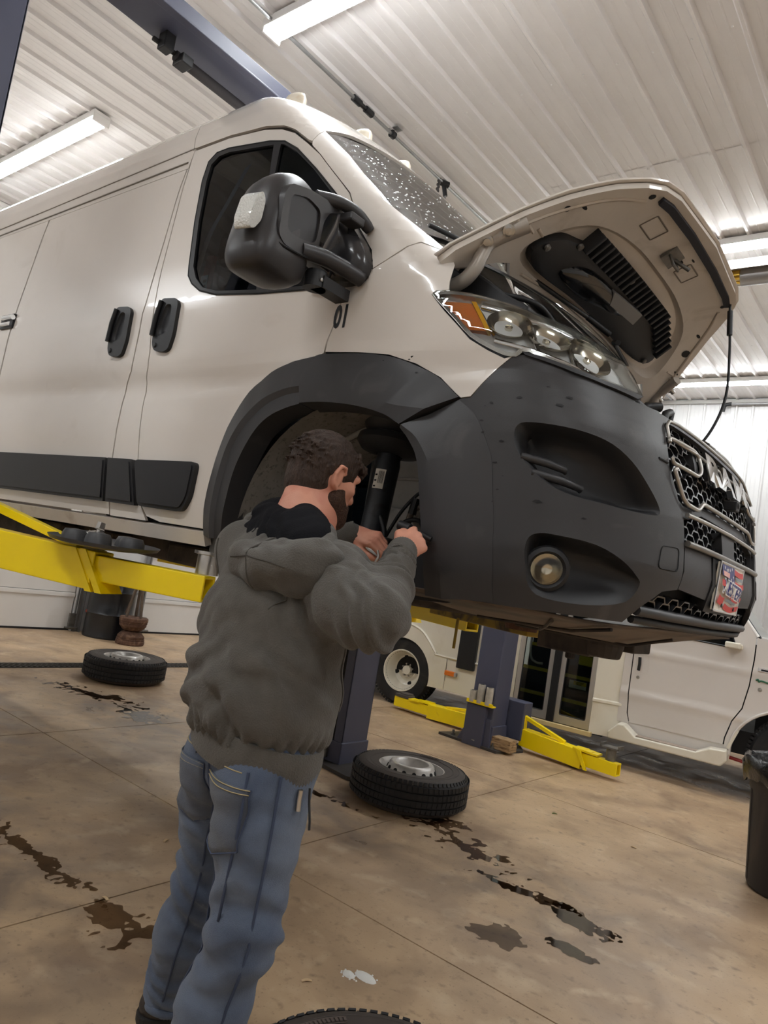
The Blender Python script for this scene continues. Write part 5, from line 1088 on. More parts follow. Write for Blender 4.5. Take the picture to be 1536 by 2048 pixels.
mr = MB().box((-.62, -.07, 1.262), (.12, .10, .052)).box((-.57, -.03, 1.255), (.05, .06, .045)); mr.build('mirror_arm', BUSW, BUS, bevel=.012, seg=3)
# running board
rbp = [(-1.545, .30), (-1.465, .392), (-1.41, .394), (-1.30, .312), (-.80, .318), (-.70, .372), (-.565, .385), (-.555, .30), (-.60, .246), (-1.33, .246), (-1.54, .246)]
MB().prism(rbp, (0, .0, 0), (1, 0, 0), (0, 0, 1), (0, -.15, 0)).build('running_board', BUSW, BUS, bevel=.014, seg=3)
MB().box((-1.05, -.09, .318), (.50, .10, .006)).build('step_tread', M('speckled step tread', (168, 152, 138), .8, bump=.5, bscale=200), BUS)
MB().prism([(-.56, .385), (-.50, .55), (-.515, .56), (-.58, .40)], (0, .01, 0), (1, 0, 0), (0, 0, 1), (0, -.05, 0)).build('arch_extension', BUSW, BUS)
# body: corner fairing, panels
cf = MB().grid(lambda z, t: (-1.472 - .255*math.sin(t*math.pi/2) - .02*(z < .4)*(.4-z), .02 - .10*math.sin(t*math.pi/2)*1.0 - (.016 if .52 < z < .56 else 0), z), [.23, .30, .40, .50, .52, .53, .55, .56, .58, .8, 1.2, 1.6, 2.0, 2.75], [i/8 for i in range(9)])
cf.build('corner_fairing', BUSW, BUS, smooth=40)
patch('body_panel', [(-6.4, 2.75), (-6.4, .62), (-4.2, .62), (-4.06, .80), (-3.95, .865), (-3.794, .882), (-3.684, .867), (-3.577, .817), (-3.471, .714), (-3.407, .643), (-3.334, .62), (-2.60, .62), (-2.60, 2.75)], BUSW, BUS, da=.5, dz=.5, **BD)
bead = bez([(-6.4, .62), (-4.2, .62), (-4.06, .80), (-3.95, .865), (-3.794, .882), (-3.684, .867), (-3.577, .817), (-3.471, .714), (-3.407, .643), (-3.334, .62), (-2.62, .62)], 5)
strip('panel_bead', bead, .014, BUSW, BUS, lift=.008, **BD)
arc2 = [(-3.80+.36*math.cos(t), .34+.385*math.sin(t)) for t in [math.pi*1.04 - i*math.pi*1.08/24 for i in range(25)]]
patch('rear_fairing', [(-4.5, .61), (-4.2, .61), (-4.06, .79), (-3.95, .855), (-3.794, .872), (-3.684, .857), (-3.577, .807), (-3.471, .704), (-3.407, .633), (-3.334, .61), (-3.266, .61), (-3.258, .285), (-3.449, .280)] + arc2[::-1] + [(-4.5, .28)], BUSW, BUS, da=.06, dz=.06, lift=.012, **BD)
patch('side_skirt', [(-3.262, .61), (-2.52, .61), (-2.52, .276), (-3.253, .280)], BUSW, BUS, da=.2, dz=.1, lift=.006, gap=.003, **BD)
patch('door_header', [(-2.6, 2.75), (-2.6, .25), (-2.50, .25), (-2.50, 1.95), (-1.70, 1.95), (-1.70, 2.75)], BUSW, BUS, da=.3, dz=.4, **BD)
MB().box((-4.0, 1.0, 2.76), (5.0, 2.15, .05)).build('body_roof', BUSW, BUS, bevel=.02)
for i in range(4):
    s0 = -6.2 + i*.88; w = round_poly([(s0, 1.35), (s0+.78, 1.35), (s0+.78, 2.2), (s0, 2.2)], .06); wf = patch('side_window', w, DGLASS, BUS, lift=.004, da=.5, dz=.5, **BD); strip('window_seal', w, .012, BLACKP, wf, closed=True, **BD)
MB().box((-3.04, -.095, .95), (.20, .06, .82)).build('black_panel', BLACKP, BUS, bevel=.01)
mk = MB().box((-3.195, -.10, .465), (.135, .03, .052)).build('marker_lamp', M('amber marker lamp', (232, 120, 20), .3, coat=.5, bump=.4, bscale=150), BUS, bevel=.012, seg=3)
MB().box((-3.135, -.10, .463), (.03, .035, .05)).build('lamp_base', GREYTRIM, mk, bevel=.008)
# folding doors and what shows behind their glass
MB().box((-2.1, .35, 1.1), (.84, .02, 1.8)).box((-2.1, .60, .18), (.84, .7, .02)).build('stairwell', M('dark stairwell', (30, 36, 38), .7), BUS)
st = MB().box((-2.1, .08, .36), (.80, .20, .23)).box((-2.1, .20, .47), (.80, .20, .42)).box((-2.1, .28, .60), (.80, .14, .62)); st.build('step', M('dark stairwell', (30, 36, 38), .7), BUS)
for y, z in ((-.022, .468), (.098, .69), (.205, .92)): MB().box((-2.1, y, z), (.80, .012, .032)).build('step_nosing', M('yellow step edge', (186, 172, 40), .5), BUS)
DG2 = clear('entrance door glass', (.42, .50, .48), .35)
for a, b in ((-2.492, -2.140), (-2.066, -1.728)):
    fo = round_poly([(a, 1.93), (a, .252), (b, .252), (b, 1.93)], .006); fi = round_poly([(a+.045, 1.88), (a+.045, .33), (b-.045, .33), (b-.045, 1.88)], .015)
    e = patch('entrance_door', fo, ALU, BUS, [fi], da=.5, dz=.8, lift=.004, thick=.03, **BD); patch('door_glass', fi, DG2, e, da=.5, dz=.8, lift=-.008, thick=0, **BD)
    strip('glass_gasket', fi, .006, BLACKP, e, lift=.0, closed=True, **BD)
MB().box((-2.103, -.085, 1.09), (.07, .03, 1.68)).build('door_post', BLACKP, BUS)
MB().tube(bez([(-2.40, -.03, 1.2), (-2.41, -.03, .93), (-2.39, -.03, .80), (-2.33, -.03, .76), (-2.27, -.02, .76)], 5), .012, 8).build('grab_rail', STEEL, BUS, smooth=60)
MB().box((-2.10, -.08, .222), (.80, .06, .045)).build('sill', M('cream door sill', (206, 184, 132), .5), BUS, bevel=.006)
sg = MB().box((-1.895, -.045, .634), (.165, .004, .072)).build('door_sign', M('pale sign', (190, 192, 180), .5), BUS); MB().box((-1.875, -.049, .650), (.12, .003, .034)).build('sign_yellow', M('yellow sign', (196, 176, 40), .5), sg)
for i in range(3): MB().box((-1.88, -.0505, .659-.011*i), (.09-.02*i, .002, .004)).build('sign_print', GAPM, sg)
MB().box((-1.86, .10, .86), (.18, .06, .09)).build('yellow_box', M('yellow step edge', (186, 172, 40), .5), BUS, bevel=.01)
# wheels
def road_wheel(par, c, name, rim, inset=True):
    q = Matrix.Rotation(math.pi/2, 3, 'X')
    w = MB().lathe([(.20, .09), (.23, .115), (.30, .125), (.335, .118), (.352, .10), (.366, .07), (.368, .0), (.366, -.1), (.34, -.12), (.2, -.1)], c, q, 44).build(name, RUBBER, par, smooth=30)
    MB().lathe([(.226, .112), (.222, .118), (.212, .116), (.205, .095), (.196, .085), (.188, .02), (.176, .0), (.165, -.03), (.13, -.05), (.125, -.055), (.09, -.055), (.085, -.045), (.05, -.04), (.048, .0), (.03, .004), (0, .004)], c, q, 40).build('rim', rim, w, smooth=35)
    for i in range(8):
        a = i*math.pi/4+.3; p = Vector(c) + q @ Vector((.115*math.cos(a), .115*math.sin(a), -.028)); 
        if i % 2 == 0: MB().lathe([(0, .004), (.022, .003), (.026, -.02)], Vector(c) + q @ Vector((.148*math.cos(a), .148*math.sin(a), -.036)), q, 14).build('vent_hole', GAPM, w)
        MB().lathe([(0, .03), (.010, .03), (.011, 0)], Vector(c) + q @ Vector((.066*math.cos(a), .066*math.sin(a), -.045)), q, 6).build('lug_nut', STEEL, w)
    tr = MB()
    for i in range(64):
        a = 2*math.pi*i/64
        for h in (.085, .03, -.03):
            p = Vector(c) + q @ Vector((.368*math.cos(a), .368*math.sin(a), h)); tr.box(p, (.022, .03, .008), (q @ Matrix.Rotation(a+math.pi/2, 3, 'Z')))
    tag(tr.build('tread_blocks', RUBBER, w), kind='stuff')
    return w
road_wheel(BUS, (-3.80, .06, .37), 'rear_wheel', BUSW)
road_wheel(BUS, (-.06, .16, .37), 'front_wheel', M('rusty bus rim', (150, 120, 92), .6, .3, var=.2))
MB().box((-3.3, .9, .45), (6.0, 1.6, .2)).build('chassis', GAPM, BUS); MB().box((.2, 1.0, .7), (1.2, 1.6, .5)).build('engine_bay', GAPM, BUS)
patch('rear_skirt', [(-6.4, .62), (-6.4, .30), (-4.45, .29), (-4.45, .62)], BUSW, BUS, da=.5, dz=.2, **BD)
patch('sill_panel', [(-1.50, .41), (-1.50, .30), (-.57, .30), (-.57, .41)], CABW, BUS, da=.3, dz=.06, lift=-.012, **CB)
MB().tube([(-.56, .12, .30), (-.2, .12, .27)], .015, 8).build('red_spring', M('red chassis part', (150, 40, 36), .5), BUS)
free()
# ================================================================ loose wheels on the floor
TREAD = M('tire tread rubber', (34, 33, 35), .6, var=.15, vscale=30)
SIDEW = M('dusty tire sidewall', (70, 62, 57), .68, var=.1, vscale=14)
RIMS = M('silver steel rim', (205, 202, 198), .34, .45, var=.15, vscale=16, dirt=(120, 108, 96), dscale=12, dlo=.55, dhi=.8)
def loose_wheel(label, loc, rz, tiltx=0.):
    t = thing('loose_wheel', label, 'wheel', loc, rz, 'wheels off the van lying on the floor', world=False)
    R, H = .372, .225
    ty = MB().lathe([(.205, .196), (.212, .214), (.225, .212), (.245, .219), (.262, .216), (.285, .224), (.318, .222), (.333, .214), (.347, .205), (.356, .193)], n=64).lathe([(.356, .032), (.345, .015), (.318, .002), (.285, 0), (.25, .004), (.215, .014), (.205, .03)], n=64)
    ty.build('sidewall', SIDEW, t, smooth=40)
    pr = [(.356, .193), (.368, .176), (.371, .158)]
    for a, b in ((.158, .150), (.116, .108), (.075, .067)): pr += [(.372, a), (.362, a-.001), (.362, b+.001), (.372, b)]
    pr += [(.371, .05), (.366, .042), (.356, .032)]
    MB().lathe(pr, n=72).build('tread', TREAD, t, smooth=30)
    tb = MB()
    for i in range(72):
        a = 2*math.pi*i/72
        for z, dz_ in ((.176, .028), (.133, .028), (.091, .028), (.052, .022)):
            p = Vector((.3725*math.cos(a), .3725*math.sin(a), z)); tb.box(p, (.004, .026, dz_), Matrix.Rotation(a, 3, 'Z') @ Matrix.Rotation(.15 if z > .1 else -.15, 3, 'X'))
        p = Vector((.350*math.cos(a), .350*math.sin(a), .204)); tb.box(p, (.022, .020, .006), Matrix.Rotation(a, 3, 'Z') @ Matrix.Rotation(.95, 3, 'Y'))
    tag(tb.build('tread_blocks', TREAD, t), kind='stuff')
    MB().lathe([(.2625, .2175), (.264, .2190), (.266, .2190), (.267, .2175)], n=64).lathe([(.300, .2235), (.301, .2248), (.303, .2248), (.304, .2235)], n=64).build('sidewall_ring', SIDEW, t)
    rim = MB().lathe([(.207, .200), (.214, .206), (.212, .212), (.204, .210), (.198, .196), (.194, .188), (.188, .15), (.186, .135), (.180, .130), (.174, .136), (.154, .192), (.144, .222), (.136, .232), (.124, .236), (.108, .233), (.097, .218), (.091, .186), (.086, .176), (.045, .172), (.040, .166), (.034, .168), (.033, .13), (.0, .13)], n=56)
    r = rim.build('rim', RIMS, t, smooth=35)
    for i in range(15):
        a = 2*math.pi*i/15; n = Vector((math.cos(a)*.95, math.sin(a)*.95, .316)); p = Vector((.1532*math.cos(a), .1532*math.sin(a), .1965))
        MB().lathe([(0, .0035), (.013, .003), (.0155, -.004)], p, n.to_track_quat('Z', 'Y').to_matrix(), 12).build('vent_hole', GAPM, r)
    for i in range(5):
        a = 2*math.pi*i/5+.2; MB().lathe([(.0, .003), (.010, .002), (.011, -.003)], (.064*math.cos(a), .064*math.sin(a), .1755), None, 10).build('bolt_hole', GAPM, r)
    MB().lathe([(.183, .118), (.183, .03), (.20, .02)], n=40).build('rim_barrel', M('dark rim well', (78, 72, 67), .5, .4), r, smooth=40)
    # raised moulded lettering band
    lb = MB()
    for i in range(11):
        a = 1.93 - i*.042; lb.box((.284*math.cos(a), .284*math.sin(a), .2245), (.014, .007, .002), Matrix.Rotation(a, 3, 'Z'))
    pts = [(.294*math.cos(a), .294*math.sin(a), .2242) for a in [2.0-.5*i/12 for i in range(13)]] + [(.273*math.cos(a), .273*math.sin(a), .2225) for a in [1.5+.5*i/12 for i in range(13)]]
    lb.tube(pts + [pts[0]], .0012, 5); tag(lb.build('sidewall_letters', M('raised sidewall letters', (96, 84, 78), .7), t), kind='stuff')
    return t
w1 = loose_wheel('black tire on a silver steel rim lying beside the lift post foot', (-2.60, 3.90, 0), 0)
w2 = dup(w1, (-6.02, 3.98, 0), 1.1, 'black tire on a silver steel rim lying on the drain near the barrel')
w3 = dup(w1, (-.925, 1.462, 0), 1.05, 'black tire cut by the bottom edge of the picture, beside the man')
free()
# ================================================================ bin, barrel, old rims
t = thing('trash_can', 'dark grey round trash can lined with a black bag at the right edge', 'trash can', (-.56, 4.80, 0))
CAN = M('dark grey scuffed plastic', (46, 44, 46), .55, var=.15, vscale=9, dirt=(74, 66, 62), dscale=8, dlo=.55, dhi=.85, stretch=(1, 1, .35))
cx_, cy_ = -.58, 4.80
MB().lathe([(0, .004), (.225, .004), (.232, .02), (.236, .03), (.262, .52), (.270, .54), (.276, .60), (.285, .66), (.295, .67), (.295, .69), (.280, .69), (.262, .55), (.228, .03), (0, .02)], (cx_, cy_, 0), None, 48).build('can', CAN, t, smooth=35)
for a in (3.6, 4.4, 2.8): MB().tube([(cx_+.234*math.cos(a), cy_+.234*math.sin(a), .04), (cx_+.263*math.cos(a), cy_+.263*math.sin(a), .53)], .006, 6).build('can_rib', CAN, t)
bag = MB(); rb_ = random.Random(2); na = 96
rows = [(.20, .50), (.262, .62), (.284, .70), (.300, .712), (.310, .70), (.312, .66), (.306, .60), (.296, .565)]
vs = []
for i, (r, z) in enumerate(rows):
    for j in range(na):
        a = 2*math.pi*j/na; w = noise.noise((math.cos(a)*3.2, math.sin(a)*3.2, i*.55)); w2_ = noise.noise((math.cos(a)*9, math.sin(a)*9, i*.9+5))
        rr_ = r + (.014*w + .010*w2_)*(1 if i > 1 else .6); zz = z + .012*w2_ + (.045*noise.noise((math.cos(a)*2.5, math.sin(a)*2.5, 9.)) if i > 5 else 0)
        vs.append((cx_+rr_*math.cos(a), cy_+rr_*math.sin(a), zz))
bag.add(vs, [(i*na+j, i*na+(j+1) % na, (i+1)*na+(j+1) % na, (i+1)*na+j) for i in range(len(rows)-1) for j in range(na)])
bag.build('bag', M('shiny black bag', (26, 26, 28), .22, bump=.6, bscale=38, coat=.2), t, smooth=70)
free()
t = thing('cardboard_scrap', 'crumpled tan cardboard sticking out of the black bag', 'cardboard', (-.50, 4.80, .62))
MB().grid(lambda u, v: (-.55+.12*u, 4.72+.05*v+.02*math.sin(5*u), .66+.10*v+.01*math.cos(9*u)), [i/6 for i in range(7)], [0, .4, .7, 1]).build('sheet', M('tan cardboard', (176, 142, 112), .8), t, solid=.004)
free()
t = thing('oil_drum', 'black steel oil drum standing between the garage doors', 'drum', (-8.32, 5.14, 0))
BARR = M('black drum paint', (32, 34, 38), .3, var=.2, vscale=8, coat=.2)
MB().lathe([(0, .01), (.275, .01), (.285, 0), (.29, .012), (.285, .03), (.283, .28), (.296, .30), (.283, .32), (.283, .57), (.296, .59), (.283, .61), (.283, .85), (.29, .868), (.285, .88), (.275, .87), (0, .86)], (-8.36, 5.16, 0), None, 48).build('shell', BARR, t, smooth=40)
MB().lathe([(0, .02), (.03, .02), (.032, 0)], (-8.26, 5.06, .862), None, 12).build('bung', DSTEEL, t)
MB().box((-8.44, 4.885, .30), (.03, .012, .03)).build('red_reflector', M('red reflector', (190, 60, 30), .3), t)
free()
d0 = thing('old_brake_drum', 'rusty brake drum at the bottom of the little stack before the oil drum', 'brake drum', (-7.875, 5.20, 0), 0, 'stacked rusty drums', world=False)
BD_ = RUST
MB().lathe([(0, 0), (.165, 0), (.172, .01), (.172, .045), (.166, .055), (.160, .075), (.163, .085), (.160, .105), (.120, .150), (.095, .162), (0, .165)], n=40).build('casting', BD_, d0, smooth=30)
MB().lathe([(.162, .058), (.168, .062), (.168, .07), (.162, .074)], n=40).build('rib_ring', BD_, d0)
d1 = dup(d0, (-7.875, 5.20, .332), 0, 'rusty brake drum turned upside down on top of the little stack', rot=(math.pi, 0, .4))
free()
t = thing('jack_stand', 'rusty tripod stand of grey tubes standing on the stacked rusty drums', 'stand', (-7.875, 5.20, .335))
for a in (0.3, 2.4, 4.5): MB().tube([(-7.875+.10*math.cos(a), 5.20+.10*math.sin(a), .335), (-7.875+.03*math.cos(a), 5.20+.03*math.sin(a), .80)], .018, 10).build('leg', M('grey rusty tube', (112, 98, 86), .6, .4, var=.2), t, smooth=60)
MB().lathe([(.04, 0), (.05, .03), (.05, .06), (0, .06)], (-7.875, 5.20, .77), None, 16).build('head', RUST, t, smooth=40)
MB().tube([(-7.93, 5.11, .37), (-7.88, 5.17, .72)], .016, 8).build('brace', M('brown rusty tube', (84, 62, 50), .7, .2), t, smooth=60)
free()
# ================================================================ wet patches and litter on the floor
WET = clear('dirty water', (.84, .77, .70), .45, .04)
SHEEN = clear('thin water film', (.80, .74, .66), .55, .05)
def splat(name, label, cx, cy, rx, ry, rot, seed, mat, cat='puddle', lobes=1., group=None, z=.0012):
    """an irregular film: the area where a falling-off field plus noise is above zero, cut cell by cell"""
    ca, sa = math.cos(rot), math.sin(rot); R1 = 1.7; st = max(.006, min(.014, min(rx, ry)/7)); nx = int(2*R1*rx/st); ny = int(2*R1*ry/st)
    def f(i, j):
        x = -R1*rx + i*st; y = -R1*ry + j*st; u, v = x/rx, y/ry
        return 1.0 - math.hypot(u, v) + lobes*(.55*noise.noise((x*7+seed*9, y*9, seed)) + .55*noise.noise((x*19, y*22+seed*5, seed+4)) + .40*noise.noise((x*52, y*52, seed)) - .12)
    F = [[f(i, j) for j in range(ny+1)] for i in range(nx+1)]; b = MB()
    P = lambda i, j: (cx + (-R1*rx+i*st)*ca - (-R1*ry+j*st)*sa, cy + (-R1*rx+i*st)*sa + (-R1*ry+j*st)*ca, z)
    ids = {}; vs = []; fs = []
    def vid(key, p):
        if key not in ids: ids[key] = len(vs); vs.append(p)
        return ids[key]
    for i in range(nx):
        for j in range(ny):
            q = [(i, j), (i+1, j), (i+1, j+1), (i, j+1)]; val = [F[a][c] for a, c in q]
            if max(val) <= 0: continue
            o = []
            for k in range(4):
                a, c = q[k], q[(k+1) % 4]; va, vc = val[k], val[(k+1) % 4]
                if va > 0: o.append(vid(a, P(*a)))
                if (va > 0) != (vc > 0): t_ = va/(va-vc); o.append(vid((min(a, c), max(a, c)), P(a[0]+(c[0]-a[0])*t_, a[1]+(c[1]-a[1])*t_)))
            if len(o) > 2: fs.append(tuple(o))
    t = thing(name, label, cat, (cx, cy, 0), 0, group)
    b.add(vs, fs); b.build('film', mat, t); return t
splat('puddle', 'brown puddle on the concrete left of the man', -2.27, 1.665, .17, .10, .1, 1.3, WET, lobes=1.3)
splat('puddle', 'ragged dark wet streak at the left edge of the floor', -2.86, 1.66, .34, .055, .02, 4.1, WET, lobes=1.6)
splat('puddle', 'wet brown streak right of the loose tire', -2.02, 3.60, .36, .10, -.2, 2.6, WET, lobes=1.7)
splat('puddle', 'dark wet splash touching the front of the loose tire', -2.25, 3.78, .16, .09, .6, 9.2, WET, lobes=1.5)
splat('puddle', 'thin wet trail between the lift post and the loose tire', -2.88, 3.42, .40, .035, .1, 5.5, WET, lobes=1.7)
splat('puddle', 'long wet film in the middle of the floor', -1.46, 3.36, .28, .05, .05, 7.7, WET, lobes=1.5)
splat('puddle', 'shiny pale wet patch toward the bottom right', -1.20, 3.32, .16, .075, -.3, 3.3, SHEEN, lobes=1.2)
splat('puddle', 'small shiny film right of the grey damp spot', -1.10, 3.02, .10, .04, -.2, 6.4, SHEEN, lobes=1.3)
splat('damp_spot', 'grey matt damp spot on the concrete', -1.34, 2.86, .13, .10, .2, 8.8, clear('grey damp film', (.62, .60, .58), .2, .3), cat='stain', lobes=.9, z=.0008)
splat('puddle', 'dark wet marks in front of the farther loose tire', -5.45, 3.40, .50, .10, .35, 2.2, WET, lobes=1.8)
splat('puddle', 'pale shining water spill behind the man', -4.78, 3.38, .26, .13, .15, 1.9, clear('clear shining water', (.95, .95, .95), .75, .05), lobes=1.4)
rr = random.Random(11)
sp = MB()
for _ in range(150):
    x, y = rr.choice([(rr.gauss(-1.2, .4), rr.gauss(3.2, .3)), (rr.gauss(-2.5, .35), rr.gauss(1.7, .12)), (rr.gauss(-2.2, .4), rr.gauss(3.5, .25)), (rr.gauss(-5.2, .5), rr.gauss(3.3, .3)), (rr.uniform(-4, -.5), rr.uniform(1.6, 4.5))]); k = rr.uniform(.004, .022); q = rr.uniform(.4, 1)
    if math.hypot(x+2.60, y-3.9) < .40 or math.hypot(x+6.02, y-3.98) < .4: continue
    th = rr.uniform(0, 3); sp.add([(x+k*math.cos(i*.9+th)*rr.uniform(.6, 1), y+k*q*math.sin(i*.9+th)*rr.uniform(.6, 1), .0009) for i in range(7)], [tuple(range(7))])
o = sp.build('water_spots', WET); tag(o, 'small dark water spots scattered over the concrete', 'spots', kind='stuff')
for x, y, r, sd, lab in ((-1.49, 2.155, .030, 1, 'blob of white foam on the floor, the right one of two'), (-1.535, 2.118, .022, 2, 'small round blob of white foam, the left one of two')):
    t = thing('foam_blob', lab, 'foam', (x, y, 0), 0, 'white foam on the floor')
    b = MB(); b.lathe([(0, .012), (r*.5, .011), (r*.85, .006), (r, 0)], (x, y, 0), Matrix.Diagonal((1.5 if sd == 1 else 1.1, .8, 1)), 20); rn = random.Random(sd)
    for _ in range(16): a = rn.uniform(0, 6.3); q = rn.uniform(.6, 1.35)*r; b.lathe([(0, .004), (.003, .002), (.004, 0)], (x+q*1.4*math.cos(a), y+q*.8*math.sin(a), 0), None, 6)
    b.build('foam', M('white foam', (236, 234, 228), .35, bump=.5, bscale=300), t, smooth=50)
free()
ch = None
for i, (x, y, lab) in enumerate(((-2.44, 1.70, 'curled tan wood chip at the edge of the brown puddle'), (-1.60, 1.95, 'tiny pale chip near the white foam'), (-2.75, 2.2, 'tan chip on the floor left of the blue jeans'), (-1.38, 4.62, 'pale yellow straw bit on the floor before the trash can'), (-1.95, 4.72, 'green bit of leaf on the floor beyond the loose tire'))):
    t = thing('floor_chip', lab, 'chip', (x, y, 0), 0, 'chips on the floor')
    MB().grid(lambda u, v: (x+.035*u*math.cos(i)-.012*v*math.sin(i), y+.035*u*math.sin(i)+.012*v*math.cos(i), .003+.004*math.sin(3*u)), [0, .3, .6, 1], [0, .5, 1]).build('chip', M('green leaf bit', (96, 112, 52), .7) if 'green' in lab else M('tan wood chip', (206, 178, 140), .8), t, solid=.002)
free()
# ================================================================ the mechanic: bodies and cloth grown as one skin from blended volumes
class Field:
    def __init__(s, lo, hi, h):
        s.lo = np.array(lo, float); s.h = h; s.n = np.ceil((np.array(hi)-s.lo)/h).astype(int)+1
        s.F = np.full(s.n, .5, np.float32)
        s.ax = [s.lo[i] + h*np.arange(s.n[i]) for i in range(3)]
    def _sub(s, lo, hi):
        i0 = np.clip(np.floor((np.array(lo)-s.lo)/s.h).astype(int), 0, s.n); i1 = np.clip(np.ceil((np.array(hi)-s.lo)/s.h).astype(int)+1, 0, s.n)
        if np.any(i1 <= i0): return None
        sl = tuple(slice(a, b) for a, b in zip(i0, i1))
        g = np.meshgrid(*[s.ax[k][sl[k]] for k in range(3)], indexing='ij')
        return sl, np.stack(g, -1)
    def _mix(s, sl, d, k, op):
        a = s.F[sl]
        if op == '+':
            h = np.clip(.5 + .5*(a-d)/max(k, 1e-6), 0, 1); s.F[sl] = a*(1-h) + d*h - k*h*(1-h)
        else:
            h = np.clip(.5 - .5*(a+d)/max(k, 1e-6), 0, 1); s.F[sl] = a*(1-h) - d*h + k*h*(1-h)
    def cap(s, a, b, ra, rb=None, k=.02, op='+', flat=None):
        """a tapering limb from a to b; flat = (direction, factor) squeezes its section"""
        rb = ra if rb is None else rb; a = np.array(a, float); b = np.array(b, float); m = max(ra, rb)*(1.7 if flat else 1) + k + .012
        r = s._sub(np.minimum(a, b)-m, np.maximum(a, b)+m)
        if r is None: return s
        sl, P = r; ba = b-a; t = np.clip(((P-a) @ ba)/max(ba @ ba, 1e-9), 0, 1)[..., None]; q = P - (a + t*ba)
        if flat is not None:
            n = np.array(flat[0], float); n /= np.linalg.norm(n); c = (q @ n)[..., None]; q = q + n*c*(flat[1]-1)
        s._mix(sl, np.linalg.norm(q, axis=-1) - (ra + (rb-ra)*t[..., 0]), k, op); return s
    def ell(s, c, r, R=None, k=.02, op='+'):
        c = np.array(c, float); r = np.array(r, float); m = r.max() + k + .012; u = s._sub(c-m, c+m)
        if u is None: return s
        sl, P = u; q = P - c
        if R is not None: q = q @ np.array(R)
        n = np.linalg.norm(q/r, axis=-1); g = np.linalg.norm(q/(r*r), axis=-1); s._mix(sl, n*(n-1)/np.maximum(g, 1e-6), k, op); return s
    def chain(s, pts, rs, k=.012, op='+', flat=None):
        for i in range(len(pts)-1): s.cap(pts[i], pts[i+1], rs[i], rs[i+1], k, op, flat)
        return s
    def mesh(s, smooth=2):
        F = s.F; ins = F < 0; n = F.shape; cell = tuple(m-1 for m in n)
        cnt = np.zeros(cell, np.int32); acc = np.zeros(cell + (3,), np.float32)
        for ax in range(3):
            o1, o2 = [i for i in range(3) if i != ax]
            a = [slice(None)]*3; b = [slice(None)]*3; a[ax] = slice(0, -1); b[ax] = slice(1, None)
            fa, fb = F[tuple(a)], F[tuple(b)]; cr = (fa < 0) != (fb < 0); t = np.where(cr, fa/np.where(cr, fa-fb, 1), 0)
            for d1 in (0, 1):
                for d2 in (0, 1):
                    sl = [slice(None)]*3; sl[o1] = slice(d1, n[o1]-1+d1); sl[o2] = slice(d2, n[o2]-1+d2)
                    c_ = cr[tuple(sl)]; cnt += c_; acc[..., ax] += np.where(c_, t[tuple(sl)], 0); acc[..., o1] += c_*d1; acc[..., o2] += c_*d2
        act = cnt > 0; idx = np.full(cell, -1, np.int64); idx[act] = np.arange(act.sum())
        V = (np.argwhere(act) + acc[act]/cnt[act][:, None])*s.h + s.lo; Q = []
        for ax in range(3):
            o1, o2 = [i for i in range(3) if i != ax]
            a = [slice(1, -1)]*3; b = [slice(1, -1)]*3; a[ax] = slice(0, -1); b[ax] = slice(1, None)
            ia, ib = ins[tuple(a)], ins[tuple(b)]; cr = ia != ib; e = np.argwhere(cr); fl = ia[cr]
            e[:, o1] += 1; e[:, o2] += 1
            def at(d1, d2): f = e.copy(); f[:, o1] -= d1; f[:, o2] -= d2; return idx[f[:, 0], f[:, 1], f[:, 2]]
            q = np.stack([at(1, 1), at(0, 1), at(0, 0), at(1, 0)], 1)
            if ax == 1: fl = ~fl
            q[~fl] = q[~fl][:, ::-1]; Q.append(q)
        Q = np.concatenate(Q); Q = Q[(Q >= 0).all(1)]
        for _ in range(smooth):
            S = np.zeros_like(V); C_ = np.zeros(len(V))
            for i in range(4):
                j = (i+1) % 4; np.add.at(S, Q[:, i], V[Q[:, j]]); np.add.at(S, Q[:, j], V[Q[:, i]]); np.add.at(C_, Q[:, i], 1); np.add.at(C_, Q[:, j], 1)
            V = V*.45 + .55*S/np.maximum(C_, 1)[:, None]
        return V, Q
def normals(V, Q):
    fn = np.cross(V[Q[:, 2]]-V[Q[:, 0]], V[Q[:, 3]]-V[Q[:, 1]]); N = np.zeros_like(V)
    for i in range(4): np.add.at(N, Q[:, i], fn)
    return N/np.maximum(np.linalg.norm(N, axis=1), 1e-12)[:, None]
def skin(name, V, Q, mat, parent, keep=None):
    if keep is not None:
        m = keep(V); Q = Q[m[Q].all(1)]; u = np.unique(Q); r = np.full(len(V), -1); r[u] = np.arange(len(u)); V = V[u]; Q = r[Q]
    me = bpy.data.meshes.new(name); me.from_pydata((V-np.array(ORG)).tolist(), [], Q.tolist()); me.materials.append(mat)
    me.polygons.foreach_set('use_smooth', [True]*len(me.polygons)); return link(bpy.data.objects.new(name, me), parent)
def frame_of(fwd, up=(0, 0, 1)):
    f = np.array(fwd, float); f /= np.linalg.norm(f); r = np.cross(f, up); r /= np.linalg.norm(r); return f, r, np.cross(r, f)

